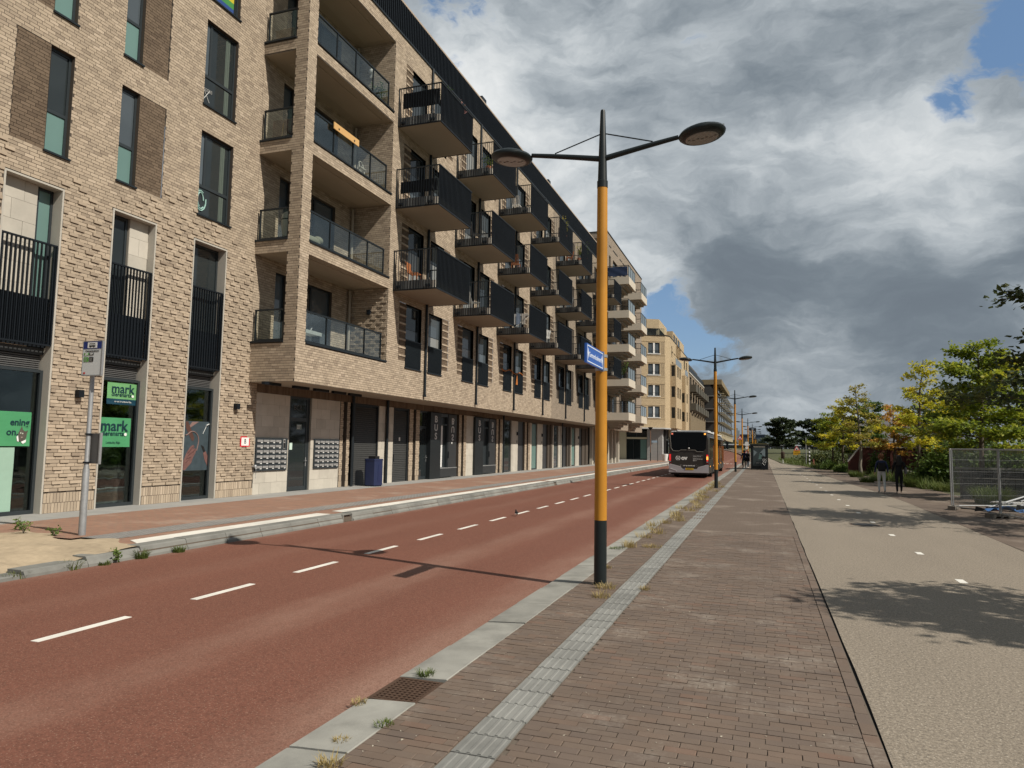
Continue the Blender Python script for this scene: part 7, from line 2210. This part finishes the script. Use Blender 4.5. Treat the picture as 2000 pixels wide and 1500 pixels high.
# ================================================================== SITE FENCE AND SCRAP
def fence(label, a, b, lean=0.0, h=2.02):
    a = Vector((*a, 0.07)); b = Vector((*b, 0.07)); L = (b - a).length
    t = thing('site_fence', label, 'fence', (a.x, a.y, 0), math.atan2(b.y - a.y, b.x - a.x), group='wire site fence panels')
    r = 0.021
    m = MB()
    for xx in (0.0, L): m.tube([(xx, 0, 0.0), (xx, 0, h)], r, 8)
    m.tube([(0, 0, 0.12), (L, 0, 0.12)], r * .9, 8).tube([(0, 0, h - 0.02), (L, 0, h - 0.02)], r * .9, 8)
    m.build('frame', galv, t, smooth=40)
    w = MB()
    k = int(L / 0.042)
    for i in range(1, k): w.tube([(L * i / k, 0.004, 0.12), (L * i / k, 0.004, h - 0.02)], 0.0022, 4, cap=False)
    for z in (0.45, 0.85, 1.25, 1.65): w.tube([(0, -0.004, z), (L, -0.004, z)], 0.0026, 4, cap=False)
    w.build('wire_mesh', M('wire_dull', (0.25, 0.26, 0.26), 0.5, metal=0.4), t, kind='stuff')
    return t


fence('wire fence panel facing the path, left of the tall joint post', (5.95, 27.4), (6.52, 24.6))
fence('wire fence panel running out of view on the right edge', (6.54, 24.55), (7.05, 21.3))
fence('wire fence panel closing the scrap yard at the back left', (5.93, 27.55), (8.9, 29.2))
concrete_b = M('block_dark', (0.17, 0.155, 0.135), 0.9, var=0.25, scale=6.0)
for (x, y, rz, lb) in ((5.93, 27.3, 1.2, 'small concrete fence foot at the far corner post'), (6.50, 24.55, 0.35, 'dark concrete fence foot under the tall joint post'), (8.9, 29.2, 0.3, 'concrete fence foot of the back panel')):
    t = thing('fence_block', lb, 'concrete block', (x, y, 0), rz, group='concrete feet of the fence')
    m = MB().prism([(-.36, -.11, 0), (-.20, -.11, 0), (-.17, -.11, .05), (-.05, -.11, .05), (-.02, -.11, 0), (.02, -.11, 0), (.05, -.11, .05), (.17, -.11, .05), (.20, -.11, 0), (.36, -.11, 0), (.36, -.11, .14), (-.36, -.11, .14)], (0, .22, 0))
    m.build('block', concrete_b, t)
    for xx in (-.1, .1): MB().lathe([(.03, .135), (.03, .15)], 10, (xx, 0, 0)).build('socket', ink_black, t)


def bicycle(label, x, y, z, rz, tilt, colm):
    t = thing('bicycle', label, 'bicycle', (x, y, z), 0, group='scrap bicycles inside the fence')
    t.rotation_euler = (tilt, 0, rz)
    for xx in (-.52, .52):
        m = MB(); pts = [(xx + .33 * math.cos(6.2832 * i / 20), 0, .34 + .33 * math.sin(6.2832 * i / 20)) for i in range(21)]
        m.tube(pts, .018, 6, cap=False); w = m.build('wheel', tyre_m, t, smooth=60)
        m = MB()
        for i in range(8): m.tube([(xx, 0, .34), (xx + .31 * math.cos(.785 * i), 0, .34 + .31 * math.sin(.785 * i))], .0025, 4, cap=False)
        m.build('spokes', galv, w)
    fr_ = ((-.52, .34), (-.12, .30), (-.24, .80), (.36, .84), (.52, .34))
    m = MB()
    for a, b in (((-.52, .34), (-.12, .30)), ((-.12, .30), (-.24, .86)), ((-.24, .80), (.36, .80)), ((-.12, .30), (.36, .72)), ((-.52, .34), (-.24, .80)), ((.34, .95), (.52, .34))): m.tube([(a[0], 0, a[1]), (b[0], 0, b[1])], .017, 7)
    m.build('frame', colm, t, smooth=40)
    m = MB().tube([(.34, 0, .95), (.32, 0, 1.03), (.30, -.28, 1.05), (.18, -.30, 1.03)], .011, 6).tube([(.32, 0, 1.03), (.30, .28, 1.05), (.18, .30, 1.03)], .011, 6); m.build('handlebar', galv, t)
    m = MB().prism([(-.40, -.07, .89), (-.36, .09, .89), (-.10, .02, .89), (-.10, -.02, .89)], (0, 0, .05)); m.build('saddle', ink_black, t)
    MB().lathe([(.09, -.02), (.09, .02)], 14, (-.12, 0, .30), 'y').build('crank', galv, t)
    return t


bicycle('blue scrap bicycle lying flat inside the fence', 7.05, 25.6, 0.25, 0.3, 1.5, M('bike_blue', (0.03, 0.10, 0.28), 0.4))
bicycle('white scrap bicycle lying on the heap by the joint post', 7.8, 24.3, 0.30, 1.1, 1.35, M('bike_white', (0.6, 0.6, 0.58), 0.4))
bicycle('red scrap bicycle at the bottom of the heap', 6.85, 26.3, 0.10, -0.4, 1.5, M('bike_red', (0.35, 0.04, 0.03), 0.4))
t = thing('slatted_crate', 'white slatted grille lying on the scrap bicycles', 'crate', (7.25, 26.2, 0.36), 0.3)
for i in range(9): MB().box(-.42 + i * .1, -.36 + i * .1, -.30, .30, 0, .02).build('slat', white_pl, t)
MB().box(-.45, .5, -.30, -.26, -.03, 0).box(-.45, .5, .26, .30, -.03, 0).build('frame', white_pl, t)
t = thing('plastic_sheet', 'crumpled blue sheet on the scrap heap', 'sheet', (6.95, 25.2, 0.12), 0.4)
fs0 = Frame((0, 0, 0), (1, 0, 0), (0, 1, 0), (0, 0, 1))
sheet(MB(), -.6, .5, -.3, .3, d=0.1, ripple=0.09, n=10, fr=fs0).build('sheet', M('sheet_blue', (0.06, 0.16, 0.38), 0.5, var=0.2), t, smooth=60)
t = thing('scrap_tubes', 'loose galvanised tubes thrown on the scrap heap', 'tubes', (7.4, 26, 0.2), group='scrap')
for (a, b) in (((-.9, -.2, 0), (.3, .5, .35)), ((-.2, -.6, .1), (.8, .4, .30)), ((.2, .5, .2), (1.4, .9, .55)), ((-.1, -1.2, .1), (1.0, -.7, .4))): MB().tube([a, b], .03, 8).build('tube', galv, t, smooth=40)
t = thing('retaining_wall', 'dark low retaining wall with a pale rail behind the fence', 'wall', (12, 33, 0), world_kids=True)
MB().box(7.6, 19, 33.5, 33.8, -0.1, 1.2).build('wall', M('wall_black', (0.022, 0.022, 0.024), 0.8, var=0.2), t)
MB().box(7.4, 19, 33.4, 33.55, 1.22, 1.30).build('rail', M('rail_pale', (0.16, 0.155, 0.145), 0.6), t)
MB().box(7.4, 19, 33.4, 33.46, 0.85, 0.89).build('rail', M('rail_pale', (0.16, 0.155, 0.145), 0.6), t)

# ================================================================== THINGS ON THE BALCONIES AND IN THE WINDOWS
cloth_blk = M('cloth_screen', (0.012, 0.014, 0.016), 0.8, var=0.2)
for (z, a, b, lb) in ((14.83, .78, 1.45, 'black windscreen cloth on the topmost nearest balcony'), (11.40, .62, 1.12, 'black windscreen cloth sagging on the middle nearest balcony')):
    t = thing('windscreen', lb, 'windscreen', (-13.8, 25.05, z + a), group='cloth screens tied to balcony railings', world_kids=True)
    sheet(MB(), -13.82, -12.15, z + a, z + b, d=0.0, ripple=0.03, n=10, fr=FY(25.06)).build('cloth', cloth_blk, t, smooth=60)


def chair(label, x, y, z, rz, mat, group=None):
    t = thing('garden_chair', label, 'chair', (x, y, z), rz, group=group)
    m = MB()
    for i in range(5): m.box(-.22, .22, -.21 + i * .09, -.14 + i * .09, .42, .44)
    m.build('seat', mat, t)
    m = MB()
    for i in range(6): m.beam((-.2 + i * .08, .21, .44), (-.2 + i * .08, .32, .92), .05, .015)
    m.build('backrest', mat, t)
    for (a, b) in ((-.2, -.2), (.2, -.2), (-.2, .2), (.2, .2)): MB().beam((a, b, 0), (a, b, .43), .03, .03).build('leg', mat, t)
    return t


wood_or = M('wood_orange', (0.36, 0.13, 0.045), 0.6, var=0.2, scale=8.0)
fl_ = lambda z: z + 0.37
chair('orange wooden garden chair on the lowest nearest balcony', -13.35, 25.6, fl_(8.0), 1.6, wood_or, 'garden chairs on the balconies')
KIT = [(1, 1, 'dark chair on the middle balcony of the second column', metal_blk), (1, 0, 'grey chair on the lowest balcony of the second column', grey_alu), (2, 2, 'pale chair on the top balcony of the third column', white_pl),
       (2, 1, 'brown chair on the middle balcony of the third column', wood_or), (3, 0, 'white chair on the lowest balcony of the fourth column', white_pl), (3, 1, 'dark chair on the middle balcony of the fourth column', metal_blk),
       (4, 2, 'brown chair on the top balcony of the fifth column', wood_or), (4, 1, 'grey chair on the middle balcony of the fifth column', grey_alu)]
for k, r, lb, mt in KIT: chair(lb, -13.2, 25.0 + 5.92 * k + 0.8, fl_((8.0, 11.4, 14.83)[r]), 1.2 + k, mt, 'garden chairs on the balconies')


def potplant(label, x, y, z, h, n, mat, seed, potm=None, group='potted plants on the balconies', r=0.2, size=0.07):
    rg = np.random.default_rng(seed)
    t = thing('potted_plant', label, 'plant', (x, y, z), group=group)
    MB().lathe([(.10, 0), (.15, .26), (.14, .27)], 12).build('pot', potm or M('pot_terracotta', (0.28, 0.11, 0.06), 0.8), t, smooth=40)
    m = MB(); P = []
    for i in range(9):
        a = rg.uniform(0, 6.28); e = np.array([math.cos(a) * r, math.sin(a) * r, .26 + h * rg.uniform(.5, 1)])
        m.tube([(0, 0, .25), (e[0] * .4, e[1] * .4, .25 + (e[2] - .25) * .6), tuple(e)], [.008, .006, .003], 5)
        P += [np.array([e[0] * f, e[1] * f, .26 + (e[2] - .26) * f]) + rg.normal(0, .05, 3) for f in rg.uniform(.3, 1.05, n // 9)]
    m.build('stems', bark, t)
    P = np.array(P); link('foliage', leaf_quads('foliage', P, rg.normal(0, 1, P.shape), size, mat, rg, .3), t)
    return t


leaf_pink = leaf_mat('petal_pink', ((0.0, (0.25, 0.10, 0.11)), (0.5, (0.50, 0.26, 0.25)), (1.0, (0.10, 0.14, 0.04))))
potplant('green trailing plant over the rail of the topmost nearest balcony', -12.3, 26.1, 15.8, .8, 150, leaf_bsh, 1)
potplant('pink flowering plant over the rail of the topmost nearest balcony', -12.25, 27.4, 15.8, .7, 170, leaf_pink, 2)
potplant('leafy plants in the corner of the top second column balcony', -12.5, 31.4, fl_(14.83), .5, 140, leaf_bsh, 3)
potplant('tall green plant behind the lowest balcony rail of the fifth column', -12.4, 49.2, fl_(14.83), 1.0, 160, leaf_grn, 4)
potplant('brown green creeper over the rail of the top fourth column balcony', -12.2, 44.5, fl_(14.83) + .3, 1.3, 200, leaf_olv, 5)
potplant('green creeper over the rail of the top fifth column balcony', -12.2, 50.4, fl_(14.83) + .3, 1.3, 200, leaf_bsh, 6)
potplant('spreading green shrub on a pale concrete balcony', -12.6, 66.9, 8.15, 2.1, 420, leaf_bsh, 7, r=0.75, size=0.13)
potplant('dark plant on the lower pale concrete balcony', -12.2, 69.5, 5.1, 1.5, 200, leaf_dkg, 8, r=0.3, size=0.1)
potplant('green shrub at the right end of the top corner loggia', -14.6, 24.2, 15.35, .7, 420, leaf_bsh, 9, r=0.38, size=0.08)
t = thing('laundry_rack', 'white laundry rack with striped cloths on the lowest balcony of the third column', 'laundry rack', (-13.0, 38.0, fl_(8.0)))
for sg in (-1, 1): MB().beam((-.5, sg * .3, 0), (.5, sg * -.3, .95), .02, .02).build('leg', white_pl, t)
for i in range(5): MB().tube([(-.5, -.3 + i * .15, .95), (.5, -.3 + i * .15, .95)], .008, 5).build('bar', white_pl, t)
for i, c in enumerate(((0.5, 0.5, 0.5), (0.25, 0.32, 0.45), (0.55, 0.52, 0.48))): MB().box(-.42 + i * .3, -.20 + i * .3, -.31, -.29, .35, .96).build('cloth', M('laundry_%s' % ('white', 'blue', 'cream')[i], c, 0.9), t)
t = thing('bench_box', 'white low bench in the lowest corner loggia', 'bench', (-14.45, 19.9, 5.12))
MB().box(-.2, .2, -.5, .75, .38, .50).build('seat', white_pl, t)
MB().box(-.2, .2, -.5, 1.2, .02, .07).build('base', white_pl, t)
for yy in (-.4, .65): MB().box(-.15, .15, yy - .03, yy + .03, .07, .38).build('leg', metal_blk, t)
t = thing('covered_lounger', 'beige covered cushion heap behind the second corner loggia glass', 'cushion', (-14.4, 19.95, 8.5))
m = MB().ball((0, 0, .16), .26, .48, .20, 14, 8); m.ball((0.02, .38, .28), .2, .2, .16, 12, 8); m.build('cover', M('cover_beige', (0.40, 0.37, 0.28), 0.85, var=0.15, scale=5.0), t, smooth=60)
t = thing('step_ladder', 'pale folding step ladder at the right end of the third corner loggia', 'ladder', (-14.7, 23.75, 11.9))
for sg in (-1, 1):
    MB().tube([(0, sg * .2, 0), (-.22, sg * .14, 1.05), (-.22, 0, 1.12)], .018, 6).build('leg', M('ladder_pale', (0.55, 0.52, 0.44), 0.5), t)
    MB().tube([(-.45, sg * .2, 0), (-.22, sg * .14, 1.0)], .015, 6).build('leg', M('ladder_pale', (0.55, 0.52, 0.44), 0.5), t)
for i in range(3): MB().box(-.08 - i * .06, .04 - i * .06, -.19, .19, .26 + i * .27, .29 + i * .27).build('tread', M('ladder_pale', (0.55, 0.52, 0.44), 0.5), t)
t = thing('wood_plank', 'light wooden plank clamped on the rail of the third corner loggia', 'plank', (-13.93, 20.4, 12.78))
MB().box(-.03, .0, 0, 1.62, 0, .24).build('plank', M('pine_wood', (0.60, 0.36, 0.14), 0.6, var=0.15, scale=3.0), t)
for yy in (.3, 1.3): MB().box(-.09, .01, yy - .03, yy + .03, .06, .12).build('clamp', metal_blk, t)
t = thing('tall_planter', 'white rounded planter in the small side opening of the second loggia', 'planter', (-14.75, 19.25, 8.48))
MB().lathe([(.17, 0), (.24, .45), (.25, .82), (.20, .95), (.12, 1.0)], 18).build('pot', M('planter_white', (0.50, 0.49, 0.45), 0.6), t, smooth=50)
MB().lathe([(.255, .70), (.255, .74)], 18).build('band', metal_blk, t)
t = thing('wicker_chest', 'brown wicker chest in the small side opening of the top loggia', 'chest', (-15.05, 19.25, 15.36))
MB().box(-.42, .32, -.2, .2, 0, .42).build('body', M('wicker', (0.16, 0.09, 0.045), 0.8, var=0.35, scale=30.0, bump=0.8, bscale=80), t)
MB().box(-.44, .34, -.22, .22, .42, .46).build('lid', M('wicker', (0.16, 0.09, 0.045), 0.8), t)
MB().box(.34, .52, -.1, .1, 0, .55).build('end_panel', M('panel_mint', (0.45, 0.55, 0.52), 0.6), t)
t = thing('wooden_screen', 'red brown wooden board leaning in the third loggia side opening', 'board', (-15.0, 19.1, 11.9))
MB().box(-.45, .4, -.02, .02, 0, .75).build('board', M('board_redbrown', (0.10, 0.045, 0.03), 0.7, var=0.2), t)
MB().beam((-.05, -.04, .05), (.0, -.05, .62), .025, .02).build('stick', M('pine_wood', (0.60, 0.36, 0.14), 0.6), t)
t = thing('garland', 'frayed orange garland strung along the barred fronts of the third column', 'garland', (-13.9, 37.6, 6.2), world_kids=True)
pts = [(-13.92, 37.6 + 3.7 * i / 14, 6.22 - 0.08 * math.sin(i * 0.9) - 0.02) for i in range(15)]
MB().tube(pts, .03, 5).build('cord', M('garland_orange', (0.45, 0.15, 0.03), 0.8, var=0.3, scale=20.0), t)
MB().prism([(-13.9, 40.0, 5.5), (-13.9, 40.3, 5.5), (-13.9, 40.2, 6.2)], (.02, 0, 0)).build('tail', M('garland_orange', (0.45, 0.15, 0.03), 0.8), t)
t = thing('windscreen', 'dark blue cloth screen on the top pale concrete balcony', 'windscreen', (-13.5, 66.3, 18.1), group='cloth screens tied to balcony railings', world_kids=True)
sheet(MB(), -13.95, -11.95, 18.15, 19.05, d=0.02, ripple=0.03, n=8, fr=FY(66.3)).build('cloth', M('cloth_blue', (0.015, 0.03, 0.075), 0.8, var=0.2), t, smooth=60)
# in the windows
t = thing('rainbow_flag', 'yellow green and blue flag hung in the top window above the wide windows', 'flag', F0.p(16.5, 15.5, -0.13), world_kids=True)
for i, c in enumerate(((0.02, 0.06, 0.22), (0.05, 0.22, 0.05), (0.50, 0.42, 0.02), (0.45, 0.12, 0.02), (0.4, 0.02, 0.03))):
    m = MB(); F0.box(m, 16.40, 17.45, 15.48 + i * .2, 15.68 + i * .2, -0.130, -0.122); m.build('stripe', M('flag_%s' % ('blue', 'green', 'yellow', 'orange', 'red')[i], c, 0.7), t)
t = thing('window_ornament', 'pale teal swirled paper ornament low in the lower wide window', 'ornament', F0.p(16.4, 8.9, -0.12), world_kids=True)
m = MB()
for k in range(3): m.tube([F0.p(16.48 + (.12 + .05 * k) * math.cos(a * .5 + k), 9.10 + (.22 + .06 * k) * math.sin(a * .5 + k), -0.115) for a in range(10)], .022, 5)
m.build('swirl', M('paper_teal', (0.30, 0.48, 0.44), 0.7), t)
t = thing('drying_rack', 'thin white drying rack behind the upper wide window glass', 'laundry rack', F0.p(16.5, 12.1, -0.12), world_kids=True)
m = MB().tube([F0.p(16.36, 12.18, -.118), F0.p(16.62, 12.55, -.118)], .008, 5).tube([F0.p(16.62, 12.18, -.118), F0.p(16.40, 12.50, -.118)], .008, 5)
for q in range(3): m.tube([F0.p(16.36, 12.48 + q * .04, -.118), F0.p(16.72, 12.50 + q * .04, -.118)], .006, 5)
m.build('frame', white_pl, t)
